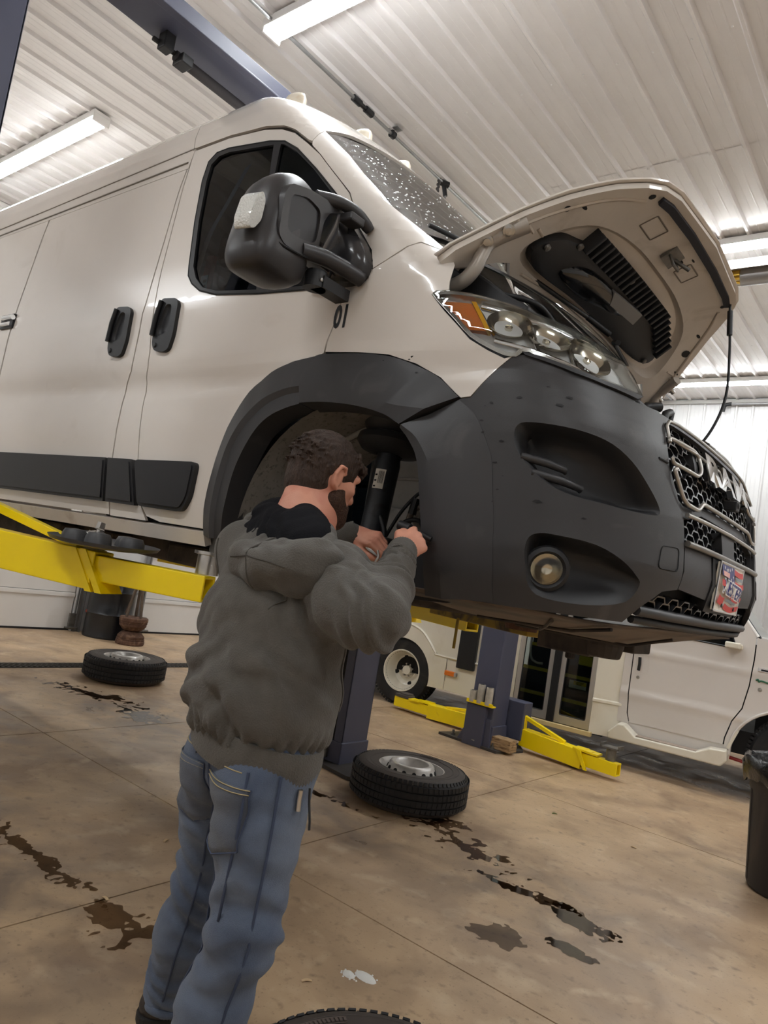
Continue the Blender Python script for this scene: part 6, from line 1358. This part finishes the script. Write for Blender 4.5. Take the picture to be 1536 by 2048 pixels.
SKIN = M('skin', (206, 146, 122), .5, var=.06, vscale=18, dirt=(190, 112, 92), dscale=9, dlo=.5, dhi=.8, bump=.08, bscale=220, spec=.4)
def cloth(name, rgb, dirt, bs_, sc=240): return M(name, rgb, .92, var=.10, vscale=26, dirt=dirt, dscale=3.5, dlo=.45, dhi=.75, bump=bs_, bscale=sc, spec=.2, sheen=.15)
HOOD = cloth('charcoal marl sweatshirt', (84, 80, 74), (72, 67, 61), .35)
LININ = M('black hood lining', (22, 22, 25), .95, bump=.2, bscale=200, spec=.15)
DENIM = cloth('worn blue denim', (76, 87, 107), (106, 117, 134), .3, 420)
DENIM2 = cloth('greyed pocket denim', (78, 84, 96), (94, 98, 104), .3, 420)
SEAM = M('denim seam thread', (56, 66, 88), .8); THREAD = M('tan stitching', (166, 150, 112), .8)
HAIR = M('short dark brown hair', (58, 44, 36), .6, var=.25, vscale=60, bump=.9, bscale=160, stretch=(1, 1, .35), spec=.3)
PERSON = thing('person', 'man in a charcoal hooded sweatshirt and blue jeans working in the wheel arch', 'person', (-1.52, 1.30, 0))

BF, BR_, _u = frame_of((.05, 1.0, 0))                                 # where the chest faces, and his right
BFH, BRH, _u = frame_of((.22, .97, 0))                                # where the hips face
HIP = np.array((-1.350, 1.312, .94)); CH = np.array((-1.415, 1.36, 1.26)); NB = np.array((-1.435, 1.42, 1.470))
shR = np.array((-1.205, 1.345, 1.370)); shL = np.array((-1.630, 1.400, 1.395))
elR = np.array((-1.020, 1.285, 1.292)); wrR = np.array((-1.198, 1.585, 1.462))
elL = np.array((-1.760, 1.610, 1.350)); wrL = np.array((-1.535, 1.765, 1.503))
HC = np.array((-1.447, 1.490, 1.645)); HF, HR, HU = frame_of((.19, .95, -.26))
HM = np.stack([HR, HF, HU], 1)
def hp_(x, y, z): return HC + HR*x + HF*y + HU*z                      # head coordinates: right, forward, up
# ---- body: head, neck, chest core, arms and hands in one skin
bf = Field((-1.90, 1.10, 1.02), (-.86, 1.98, 1.84), .0045)
bf.ell(hp_(0, -.012, .022), (.076, .098, .092), HM, .0).ell(hp_(0, -.035, .0), (.072, .070, .085), HM, .03).ell(hp_(0, .035, -.045), (.058, .066, .072), HM, .035)
bf.ell(hp_(0, .062, -.098), (.040, .034, .030), HM, .03).cap(hp_(.048, .01, -.075), hp_(.018, .075, -.105), .024, .020, .025).cap(hp_(-.048, .01, -.075), hp_(-.018, .075, -.105), .024, .020, .025)
bf.cap(hp_(0, .088, .012), hp_(0, .110, -.030), .010, .014, .014).ell(hp_(.012, .100, -.035), (.010, .012, .009), HM, .008).ell(hp_(-.012, .100, -.035), (.010, .012, .009), HM, .008)
bf.cap(hp_(.045, .078, .024), hp_(-.045, .078, .024), .012, .012, .016).ell(hp_(.032, .086, .004), (.016, .012, .010), HM, .008, '-').ell(hp_(-.032, .086, .004), (.016, .012, .010), HM, .008, '-')
bf.ell(hp_(.032, .076, .003), (.013, .012, .011), HM, .004).ell(hp_(-.032, .076, .003), (.013, .012, .011), HM, .004)
bf.cap(hp_(.022, .092, -.066), hp_(-.022, .092, -.066), .008, .008, .008).cap(hp_(.018, .090, -.078), hp_(-.018, .090, -.078), .008, .008, .008)
bf.ell(hp_(.048, .060, -.018), (.018, .022, .016), HM, .02).ell(hp_(-.048, .060, -.018), (.018, .022, .016), HM, .02)
for s in (1, -1):                                                     # ears: shell, rim, hollow, lobe
    bf.ell(hp_(s*.078, -.010, -.012), (.009, .020, .033), HM @ np.array(((math.cos(.25*s), -math.sin(.25*s), 0), (math.sin(.25*s), math.cos(.25*s), 0), (0, 0, 1))), .006)
    bf.chain([hp_(s*.083, .010, .006), hp_(s*.088, .000, .022), hp_(s*.090, -.018, .020), hp_(s*.089, -.026, -.005), hp_(s*.085, -.016, -.032), hp_(s*.080, -.002, -.042)], [.0042, .005, .0055, .005, .0055, .006], .004)
    bf.ell(hp_(s*.089, -.006, -.008), (.006, .010, .015), HM, .004, '-')
bf.cap(hp_(0, -.045, -.045), NB + np.array((.0, -.02, -.02)), .058, .066, .03).cap(hp_(0, -.005, -.07), NB + np.array((.02, .04, -.01)), .050, .056, .03)
bf.cap(NB, CH, .09, .12, .05, flat=(BF, 1.3)).cap(shL, shR, .052, .052, .05).cap(NB+(0, 0, -.03), shL, .06, .05, .04).cap(NB+(0, 0, -.03), shR, .06, .05, .04)
for sh, el, wr in ((shR, elR, wrR), (shL, elL, wrL)): bf.chain([sh, el, wr], [.052, .042, .029], .03)
def finger(pts, r0): bf.chain([np.array(p) for p in pts], [r0, r0*.96, r0*.90, r0*.78][:len(pts)], .0035)
def hand(wr, d, pn, ra, curls, thumb, size=1.):
    """palm from the wrist along d, pn = out of the back of the hand, ra = thumb side; curls = bend (deg) at the three joints of each finger"""
    d = np.array(d, float); d /= np.linalg.norm(d); pn = np.array(pn, float); pn -= d*(pn @ d); pn /= np.linalg.norm(pn); ra = np.cross(pn, d) if np.cross(pn, d) @ np.array(ra, float) > 0 else -np.cross(pn, d)
    S = size; P = lambda x, y, z=0.: np.array(wr) + d*x*S + ra*y*S + pn*z*S
    bf.cap(np.array(wr)-d*.02, P(.02, 0), .027, .026, .02, flat=(pn, 1.25))
    for y0, y1 in ((.018, .030), (.006, .011), (-.006, -.009), (-.016, -.028)): bf.cap(P(.015, y0), P(.082 - abs(y1-.008)*.25, y1), .017*S, .0125*S, .014, flat=(pn, 1.15))
    L_ = ((.044, .026, .020), (.048, .030, .022), (.044, .028, .021), (.035, .021, .018)); Y = (.030, .010, -.010, -.028); X = (.082, .086, .082, .074)
    for f in range(4):
        p = P(X[f], Y[f], .003); a = 0.; pts = [P(X[f]-.018, Y[f]*.95), p]
        sp = (.06, .01, -.04, -.10)[f]
        for j in range(3):
            a += math.radians(curls[f][j]); p = p + (d*math.cos(a) - pn*math.sin(a) + ra*sp*math.cos(a))*L_[f][j]*S; pts.append(p)
        r = (.0098, .0102, .0096, .0084)[f]*S
        bf.chain(pts, [r*1.12, r*1.08, r, r*.92, r*.80], .004)
        nl = pts[-1]; pv = pts[-2]; fd = (nl-pv)/np.linalg.norm(nl-pv); up_ = np.cross(np.cross(fd, pn), fd)
        NAILS.append((nl - fd*.001, fd, pn*math.cos(a) + d*math.sin(a), r*.8))
    t0, t1, t2, t3 = [P(*q) for q in thumb]; bf.chain([t0, t1, t2, t3], [.017*S, .0135*S, .0112*S, .0088*S], .008)
NAILS = []
# left hand: over the part, fingers hanging and bent, thumb against the first finger
hand(wrL, (.90, .12, -.10), (.0, -.62, .78), (.3, -.8, -.5), ((38, 52, 22), (44, 56, 26), (50, 58, 28), (56, 56, 30)), ((.012, .022, -.006), (.045, .040, -.022), (.078, .040, -.040), (.102, .032, -.052)))
# right hand: reaching in and up, fingers closed round the tool, thumb on top
hand(wrR, (-.02, .84, .52), (.80, -.30, .50), (-.75, -.1, .65), ((38, 60, 30), (46, 66, 34), (52, 68, 36), (56, 66, 38)), ((.010, .022, -.004), (.042, .044, -.010), (.074, .044, -.024), (.100, .032, -.030)))
V, Q = bf.mesh(1)
BODY = skin('body', V, Q, SKIN, PERSON)
nm = MB()
for p, fd, up_, r in NAILS:
    m = Matrix((fd, np.cross(up_, fd), up_)).transposed(); nm.lathe([(0, .0012), (.0045, .0009), (.0062, 0)], Vector(p + up_*r), m, 8)
tag(nm.build('fingernails', M('fingernail', (214, 164, 146), .35), PERSON, smooth=60), kind='stuff')
# ---- eyes
for s in (1, -1): MB().lathe([(0, .0118), (.005, .0105), (.009, .007), (.0115, 0)], Vector(hp_(s*.032, .078, .003)), Matrix(np.stack([HR, np.cross(HF, HR), HF], 1).tolist()), 14).build('eye', M('eye white', (225, 220, 212), .2), PERSON, smooth=60)
# ---- hair: cap of short hair with longer curls in front, thin at the neck; beard
hf = Field((-1.62, 1.33, 1.50), (-1.26, 1.70, 1.84), .0042)
hf.ell(hp_(0, -.012, .030), (.082, .106, .094), HM, .0).ell(hp_(0, -.040, .004), (.078, .074, .088), HM, .03).ell(hp_(0, -.050, -.055), (.066, .058, .064), HM, .03)
hf.ell(hp_(0, .105, -.055), (.085, .075, .115), HM, .015, '-').ell(hp_(.098, .066, -.092), (.050, .060, .075), HM, .02, '-').ell(hp_(-.098, .066, -.092), (.050, .060, .075), HM, .02, '-')
hf.ell(hp_(0, -.03, -.150), (.10, .10, .034), HM, .02, '-')
for s in (1, -1): hf.ell(hp_(s*.092, -.012, -.022), (.026, .026, .036), HM, .008, '-')
rr = random.Random(4)
for i in range(70):
    x = rr.uniform(-.062, .062); y = rr.uniform(.040, .098); z = .112 - (y*.62) + rr.uniform(-.012, .012) - abs(x)*.25
    c = hp_(x, y, z); a = rr.uniform(0, 6.28); r = rr.uniform(.006, .011)
    hf.chain([c + (HR*math.cos(a+b) + HU*math.sin(a+b))*r for b in (0, 1.4, 2.8, 4.2)], [.0052]*4, .003)
for i in range(420):
    th = rr.uniform(0, 6.28); ph = rr.uniform(-.35, 1.5); x, y, z = .081*math.cos(ph)*math.cos(th), -.014+.105*math.cos(ph)*math.sin(th), .030+.093*math.sin(ph)
    if y > .06: continue
    c = hp_(x, y, z); f = hp_(x*1.05, y*1.02-.018+.03*(z-.03), z-.016+.01*rr.random()); hf.cap(c, f, .0050, .0030, .003)
V, Q = hf.mesh(1); skin('hair', V, Q, HAIR, PERSON)
bd = Field((-1.56, 1.40, 1.46), (-1.26, 1.72, 1.72), .0042)
bd.ell(hp_(0, .035, -.050), (.069, .074, .077), HM, .0).ell(hp_(0, .064, -.100), (.048, .042, .038), HM, .025).cap(hp_(.050, .010, -.074), hp_(.018, .077, -.106), .033, .028, .02).cap(hp_(-.050, .010, -.074), hp_(-.018, .077, -.106), .033, .028, .02)
bd.ell(hp_(0, .115, .020), (.12, .105, .066), HM, .012, '-').ell(hp_(0, .10, -.072), (.026, .03, .012), HM, .006, '-').ell(hp_(.05, .085, -.035), (.03, .04, .026), HM, .012, '-').ell(hp_(-.05, .085, -.035), (.03, .04, .026), HM, .012, '-').ell(hp_(0, -.078, -.06), (.12, .06, .12), HM, .02, '-').ell(hp_(0, -.02, .06), (.12, .06, .075), HM, .015, '-').cap(hp_(0, -.02, -.14), hp_(0, .05, -.165), .04, .035, .02, '-')
V, Q = bd.mesh(1); skin('beard', V, Q, M('short brown beard', (74, 54, 44), .7, var=.3, vscale=90, bump=.9, bscale=240, spec=.2), PERSON)
for s in (1, -1): MB().tube([hp_(s*.016, .096, .030), hp_(s*.034, .092, .034), hp_(s*.050, .080, .028)], [.004, .005, .003], 6).build('eyebrow', HAIR, PERSON, smooth=60)
from mathutils.bvhtree import BVHTree
def lay(bv, p, d, lift):                                              # put a point on the cloth along -d
    h = bv.ray_cast(Vector(p) + Vector(d)*.35, -Vector(d))
    return (h[0] + Vector(d).normalized()*lift) if h[0] else Vector(p)
# ---- sweatshirt
def fold(V, N, waves):
    """shallow drapery: each wave = (centre, reach, direction across the folds, wavelength, depth, phase)"""
    D = np.zeros(len(V))
    for c, rch, dr, wl, dp, ph in waves:
        q = V - np.array(c); w = np.exp(-(q*q).sum(1)/(rch*rch)); dr = np.array(dr, float); dr /= np.linalg.norm(dr)
        wob = .018*np.sin(q @ np.array((23., 17., 11.)) + ph*3) + .010*np.sin(q @ np.array((-31., 41., 27.)))
        s_ = np.sin(2*math.pi*((q @ dr)+wob)/wl + ph); D += dp*w*(np.abs(s_)**.7*np.sign(s_))
    return V + N*D[:, None]
sf = Field((-1.98, .98, .80), (-.82, 1.92, 1.62), .0075)
sf.ell(HIP + (-.005, .0, .035), (.208, .150, .10), np.stack([BRH, BFH, (0, 0, 1)], 1), .0)
sf.ell((-1.378, 1.318, 1.060), (.238, .180, .15), np.stack([BRH*.6+BR_*.4, BFH*.6+BF*.4, (0, 0, 1)], 1), .07)
sf.ell((-1.405, 1.345, 1.22), (.226, .165, .17), np.stack([BR_, BF, (0, 0, 1)], 1), .08)
sf.ell((-1.438, 1.385, 1.355), (.205, .125, .10), np.stack([BR_, BF, (0, 0, 1)], 1), .06)
sf.cap(shL + (.04, -.01, -.01), shR + (-.04, .01, .0), .078, .078, .06).cap(NB + (0, -.02, -.03), CH, .105, .14, .05)
sf.chain([shR, (shR+elR)/2 + (.0, -.01, -.02), elR, (elR*.55+wrR*.45) + (.01, -.01, -.02), wrR - (wrR-elR)*.06], [.086, .079, .070, .054, .042], .04)
sf.chain([shL, (shL+elL)/2 + (0, 0, -.01), elL, (elL+wrL)/2 + (0, 0, -.01), wrL - (wrL-elL)*.05], [.088, .084, .074, .060, .044], .045)
sf.cap(shR + (-.02, 0, -.10), elR + (-.08, 0, .0), .06, .05, .05)
# collar opening
sf.cap(NB + (.0, .01, .005), NB + (.03, .04, .2), .082, .12, .02, '-')
V, Q = sf.mesh(3); N_ = normals(V, Q)
V = fold(V, N_, [((-1.30, 1.20, 1.03), .17, (.35, .1, .9), .105, .011, .4), ((-1.50, 1.17, 1.02), .17, (-.45, 0, .85), .095, .010, 1.9), ((-1.16, 1.25, 1.15), .12, (.6, .1, .8), .09, .011, .9), ((-1.58, 1.25, 1.17), .14, (-.6, .2, .6), .12, .008, .2),
                 (elR, .11, (.7, .5, .5), .055, .010, .3), ((elR+wrR)/2, .11, (wrR-elR), .045, .008, 1.), (wrR - (wrR-elR)*.2, .07, (wrR-elR), .035, .006, 0), ((shR+elR)/2, .10, (.5, .4, .8), .075, .006, 2.1), (elL, .12, (-.5, .3, .8), .06, .009, .8), ((-1.42, 1.16, 1.24), .15, (.2, 0, 1.), .17, .006, 1.1), (shR + (-.06, -.06, -.10), .09, (.7, .1, .6), .06, .010, 0)])
# gathered just above the waistband
g_ = np.exp(-((V[:, 2]-.955)/.03)**2); ang = np.arctan2((V-HIP) @ BFH, (V-HIP) @ BRH); V = V + N_*(g_*.006*np.sin(ang*34 + 2*np.sin(ang*5)))[:, None]
SW = skin('sweatshirt', V, Q, HOOD, PERSON, keep=lambda V: (V-HIP) @ (np.array((0, 0, 1)) + BRH*.10 + BFH*.06) > -.030)
def _sv0(c=[]):
    if not c: c.append(BVHTree.FromPolygons([tuple(v.co + ORG) for v in SW.data.vertices], [tuple(p.vertices) for p in SW.data.polygons]))
    return c[0]
def ribring(c, d, rx, ry, h, name, parent, up=None, n=72, rib=.0007):
    d = np.array(d, float); d /= np.linalg.norm(d); a = np.array(up, float) if up is not None else np.array((0, 0, 1.)); a -= d*(a @ d); a /= np.linalg.norm(a); b = np.cross(d, a); vs = []
    pr = [(0, .92), (0, 1.0), (.15, 1.03), (.5, 1.05), (.85, 1.03), (1, 1.0), (1, .90)]
    for t, s_ in pr:
        for j in range(n*2):
            q = 2*math.pi*j/(n*2); r = s_ + (rib if j % 2 else -rib)/rx; vs.append(np.array(c) + d*(t-.5)*h + a*rx*r*math.cos(q) + b*ry*r*math.sin(q))
    m = n*2; return MB().add(vs, [(i*m+j, i*m+(j+1) % m, (i+1)*m+(j+1) % m, (i+1)*m+j) for i in range(len(pr)-1) for j in range(m)]).build(name, HOOD, parent, smooth=60)
ribring(HIP + (.0, -.004, -.016), np.array((0, 0, 1)) + BRH*.10 + BFH*.06, .200, .146, .085, 'waistband', SW, up=BRH, n=90)
for el, wr in ((elR, wrR), (elL, wrL)): ribring(wr - (wr-elR if el is elR else wr-elL)*.075, wr-el, .043, .041, .062, 'cuff', SW, n=36)
# hood lying back on the shoulders: rolled cloth, black lining
hC, hA, hB = np.array((-1.442, 1.375, 1.470)), np.array((.232, -.055, -.02)), np.array((-.115, .125, .062))
def ring(sc, dz, n=26):
    return [hC + hA*sc*math.cos(2*math.pi*j/n) + hB*sc*math.sin(2*math.pi*j/n) + np.array((0, 0, dz)) for j in range(n)]
hd_ = Field((-1.80, 1.04, 1.22), (-1.06, 1.68, 1.66), .0065)
for sc_, dz, r in ((.86, -.004, .024), (.95, -.040, .030), (.92, -.075, .034)):
    p = ring(sc_, dz)
    for j in range(26): hd_.cap(p[j], p[(j+1) % 26], r, r, .016)
bk = np.array((-1.345, 1.235, 1.365))
hd_.chain([(-1.54, 1.31, 1.385), (-1.44, 1.25, 1.372), bk + (.01, -.01, -.002), (-1.24, 1.24, 1.385), (-1.17, 1.28, 1.40)], [.035, .046, .052, .046, .03], .03)
V, Q = hd_.mesh(2); N_ = normals(V, Q)
V = fold(V, N_, [(bk, .13, (.1, .2, 1), .08, .005, .5), ((-1.22, 1.29, 1.42), .12, (.25, .3, 1), .06, .005, 1.2), ((-1.62, 1.40, 1.43), .12, (-.2, .3, 1), .06, .005, .2)])
HD_ = skin('hood', V, Q, HOOD, SW)
_hv = BVHTree.FromPolygons([tuple(v) for v in V], [tuple(q) for q in Q])
hk = (-.10, -1.0, -.05)
MB().tube([lay(_hv, bk + np.array((-.015+.002*k, 0, .075-.012*k)), hk, .0006) for k in range(12)], .0022, 6).build('hood_seam', M('sweatshirt seam', (70, 66, 60), .9), SW, smooth=60)
for a0, a1 in ((-.10, .0), (.0, .12)): MB().tube([lay(_hv, bk + np.array((a0+(a1-a0)*k/10, 0, .022 - .012*abs(a0+(a1-a0)*k/10)/.1)), hk, .0004) for k in range(11)], .0018, 6).build('hood_seam', M('sweatshirt seam', (70, 66, 60), .9), SW, smooth=60)
ln = Field((-1.76, 1.10, 1.28), (-1.14, 1.64, 1.64), .007)
for sc_, dz, r in ((.66, .010, .030), (.72, -.018, .030), (.52, .016, .034), (.5, -.03, .045), (.36, .030, .034)):
    p = ring(sc_, dz)
    for j in range(26): ln.cap(p[j], p[(j+1) % 26], r, r, .02)
V, Q = ln.mesh(2); V = fold(V, normals(V, Q), [((-1.56, 1.36, 1.46), .10, (.4, .3, .8), .055, .008, .7), ((-1.40, 1.28, 1.44), .08, (.8, .1, .3), .06, .005, .1)])
skin('hood_lining', V, Q, LININ, SW)
def on_back(pts, r, name, mat, par): return MB().tube(bez(pts, 5), r, 6).build(name, mat, par, smooth=60)
pd_ = np.array(BR_*.9 + BF*.42); pd_ /= np.linalg.norm(pd_)
pa = [lay(_sv0(), HIP + np.array((0, 0, .33-.24*k/10)) + BF*(.02+.03*k/10), pd_, .002) for k in range(11)]; pb = [lay(_sv0(), HIP + np.array((0, 0, .33-.24*k/10)) + BF*(.06+.04*k/10 - .03*abs(k-5)/5), pd_, .002) for k in range(11)]
MB().add(pa + pb, [(k, k+1, 12+k, 11+k) for k in range(10)]).build('pocket_opening', LININ, SW, smooth=60)  # flat black strip laid on the cloth as the shade inside the pocket
MB().tube(pa, .004, 6).build('pocket_hem', HOOD, SW, smooth=60)
# ---- jeans
jf = Field((-1.86, 1.00, .01), (-1.02, 1.56, 1.02), .0075)
hL = HIP - BRH*.095 + (0, 0, -.04); hR = HIP + BRH*.095 + (0, 0, -.04)
kL = np.array((-1.545, 1.400, .490)); kR = np.array((-1.245, 1.275, .510)); aL = np.array((-1.705, 1.485, .085)); aR = np.array((-1.375, 1.300, .060))
jf.ell(HIP + (0, 0, -.03), (.180, .128, .12), np.stack([BRH, BFH, (0, 0, 1)], 1), .0).ell(hL - BFH*.055 + (0, 0, -.055), (.092, .085, .10), np.stack([BRH, BFH, (0, 0, 1)], 1), .05).ell(hR - BFH*.055 + (0, 0, -.055), (.092, .085, .10), np.stack([BRH, BFH, (0, 0, 1)], 1), .05)
for h_, k_, a_ in ((hL, kL, aL), (hR, kR, aR)): jf.chain([h_, h_*.55+k_*.45 - BFH*.012, k_, k_*.55+a_*.45 - BFH*.012, a_], [.108, .098, .080, .080, .076], .045)
V, Q = jf.mesh(3); N_ = normals(V, Q)
V = fold(V, N_, [(kL, .16, (.3, .2, 1), .085, .008, .4), (kR, .16, (-.25, .2, 1), .09, .008, 1.4), (aL + (0, 0, .08), .12, (.25, .1, 1), .06, .010, .6), (aR + (0, 0, .09), .12, (-.2, .1, 1), .065, .009, 0), ((hL+kL)/2, .15, (.5, 0, .8), .11, .006, 1.0), ((hR+kR)/2, .15, (-.45, 0, .8), .12, .006, .3), (hR + (0, -.08, -.14), .09, (.1, 0, 1), .07, .006, .9), (hL + (0, -.08, -.14), .09, (.1, 0, 1), .07, .006, .2)])
JN = skin('jeans', V, Q, DENIM, PERSON, keep=lambda V: (V[:, 2] > .030) & (V[:, 2] < .965))
_bv = BVHTree.FromPolygons([tuple(v) for v in V], [tuple(q) for q in Q]); _sv = _sv0()
# seams, pockets, belt loops on the jeans
for h_, k_, a_ in ((hL, kL, aL), (hR, kR, aR)):
    sd = BRH
    pts = [lay(_bv, h_*(1-t)+k_*t if t <= 1 else k_*(2-t)+a_*(t-1), Vector(sd*.92 - BFH*.39).normalized(), .003) for t in [i/12*2 for i in range(0, 25) if i/12*2 <= 1.98]]
    MB().tube(pts, .0035, 6).build('side_seam', SEAM, JN, smooth=60)
    pts = [lay(_bv, h_*(1-t)+k_*t if t <= 1 else k_*(2-t)+a_*(t-1), Vector(-BRH*.75 - BFH*.66 if h_ is hR else BRH*.75 - BFH*.66).normalized(), .003) for t in [.35+i/12*1.6 for i in range(13) if .35+i/12*1.6 <= 1.97]]
    MB().tube(pts, .003, 6).build('inseam', SEAM, JN, smooth=60)
BK = -BFH
for side, off in ((1, .098), (-1, -.098)):
    pk = [(-.078, .0), (.074, .0), (.070, -.13), (.0, -.165), (-.066, -.135)]
    c0 = HIP + BRH*off + np.array((0, 0, -.075)); n_ = 10
    def pp(x, z, l): return lay(_bv, c0 + BRH*x + np.array((0, 0, z)), BK, l)
    P2 = MB(); g = lambda u, v: (lambda w: pp(-.080*w+.160*w*u, -(v*(.140+.030*(1-abs(2*u-1)))), .003))(1-.10*v)
    P2.grid(g, [i/n_ for i in range(n_+1)], [i/n_ for i in range(n_+1)]); o = P2.build('back_pocket', DENIM2, JN, smooth=60, solid=.002)
    ed = [g(u, v) for u, v in [(0, i/8) for i in range(9)] + [(i/8, 1) for i in range(9)] + [(1, 1-i/8) for i in range(9)]]
    MB().tube(ed, .0022, 6).build('pocket_seam', SEAM, o, smooth=60)
    for dv in (.02, .09): MB().tube([g(i/10, dv) + Vector(BK)*.001 for i in range(11)], .0013, 5).build('pocket_stitch', THREAD, o)
MB().tube([lay(_bv, HIP + np.array((0, 0, z)) + BRH*.005, BK, .001) for z in [-.02-.02*i for i in range(9)]], .004, 6).build('seat_seam', SEAM, JN, smooth=60)
MB().tube([lay(_bv, HIP + BRH*x + np.array((0, 0, -.045)), BK, .001) for x in [-.15+.02*i for i in range(16)]], .0016, 5).build('yoke_stitch', THREAD, JN)
MB().box(lay(_bv, HIP + BRH*-.06 + np.array((0, 0, -.03)), BK, .004), (.012, .006, .06)).build('belt_loop', DENIM, JN)
MB().tube([lay(_bv, HIP + BRH*.17 + np.array((0, 0, -.07-.012*i)), BRH*.9+BFH*.2, .008) for i in range(5)], .006, 8).build('silver_clip', STEEL, JN, smooth=60)
MB().tube([lay(_bv, HIP + BRH*.17 + BFH*.03 + np.array((0, 0, -.07-.018*i)), BRH*.9+BFH*.2, .010+.004*i) for i in range(6)], .003, 6).build('drawstring', BLACKP, JN)
# cuffs of the jeans
for a_ in (aL, aR): ribring(a_ + (0, 0, -.028), (0, 0, 1), .076, .074, .022, 'jean_cuff', JN, up=(1, 0, 0), n=20, rib=0)
for o in list(JN.children):
    if o.name.startswith('jean_cuff'): o.data.materials[0] = DENIM
# stitched seams of the sweatshirt
def bl(pts, nm_): MB().tube([lay(_sv, p, BK, .0008) for p in pts], .0022, 6).build(nm_, M('sweatshirt seam', (70, 66, 60), .9), SW, smooth=60)
bl([NB + BR_*(.05+.013*i) + np.array((0, 0, -.10-.006*i)) for i in range(11)], 'yoke_seam'); bl([shR - BR_*.005*i + np.array((0, 0, .02-.014*i)) for i in range(10)], 'sleeve_seam')
bl([shL + BR_*.004*i + np.array((0, 0, .02-.014*i)) for i in range(10)], 'sleeve_seam')
# ---- work boots
BOOT = M('dark work boot leather', (52, 46, 42), .55, var=.2, vscale=14, bump=.2, bscale=90)
for a_, dr in ((aL, (.50, .86, 0)), (aR, (.25, .96, 0))):
    f, r_, u_ = frame_of(dr); c = np.array((a_[0], a_[1], 0)); Bm = np.stack([r_, f, u_], 1)
    bo = Field(c + (-.22, -.16, -.005), c + (.26, .30, .17), .006)
    bo.cap(c + f*-.035 + u_*.05, c + f*-.02 + u_*.15, .040, .044, .02).ell(c + f*.01 + u_*.045, (.042, .09, .050), Bm, .03).ell(c + f*.115 + u_*.040, (.047, .085, .040), Bm, .03).ell(c + f*.17 + u_*.038, (.042, .042, .032), Bm, .02)
    bo.F = np.maximum(bo.F, -(np.meshgrid(*bo.ax, indexing='ij')[2]-.018)); V, Q = bo.mesh(1); B_ = skin('boot', V, Q, BOOT, PERSON)
    so = bezc([(-.038, -.07), (-.042, .0), (-.040, .06), (-.050, .12), (-.046, .18), (-.02, .212), (.02, .212), (.046, .18), (.050, .12), (.040, .06), (.042, 0), (.038, -.07), (.0, -.088)], 3)
    MB().prism(so, c + u_*.001, r_, f, u_*.026).build('sole', M('dark rubber sole', (34, 31, 29), .8), B_, bevel=.004)
    MB().tube([c + f*.16 + u_*.077, c + f*.09 + u_*.092 , c + f*.03 + u_*.115], .004, 6).build('laces', M('brown boot lace', (96, 80, 64), .8), B_)
free()
# the tool in his right hand
tp = wrR + np.array((-.045, .10, .062))
t = thing('ratchet_tool', 'black hand tool held in the mans right hand inside the wheel arch', 'hand tool', tuple(tp))
MB().tube([tp + np.array((.05, .02, -.012)), tp + np.array((-.02, -.005, .010))], [.009, .012], 12).build('grip', BLACKP, t, smooth=50)
MB().tube([tp + np.array((-.015, -.004, .008)), tp + np.array((-.05, -.012, .018))], [.017, .014], 12).build('tool_head', CLAD2, t, smooth=50)
free()
t = thing('brake_clip', 'small bright metal clip pinched in the mans left fingers', 'clip', (-1.40, 1.74, 1.445))
MB().tube(bez([(-1.415, 1.745, 1.460), (-1.405, 1.74, 1.440), (-1.41, 1.735, 1.420), (-1.395, 1.735, 1.408)], 5), .004, 8).build('wire', STEEL, t, smooth=60)
free()
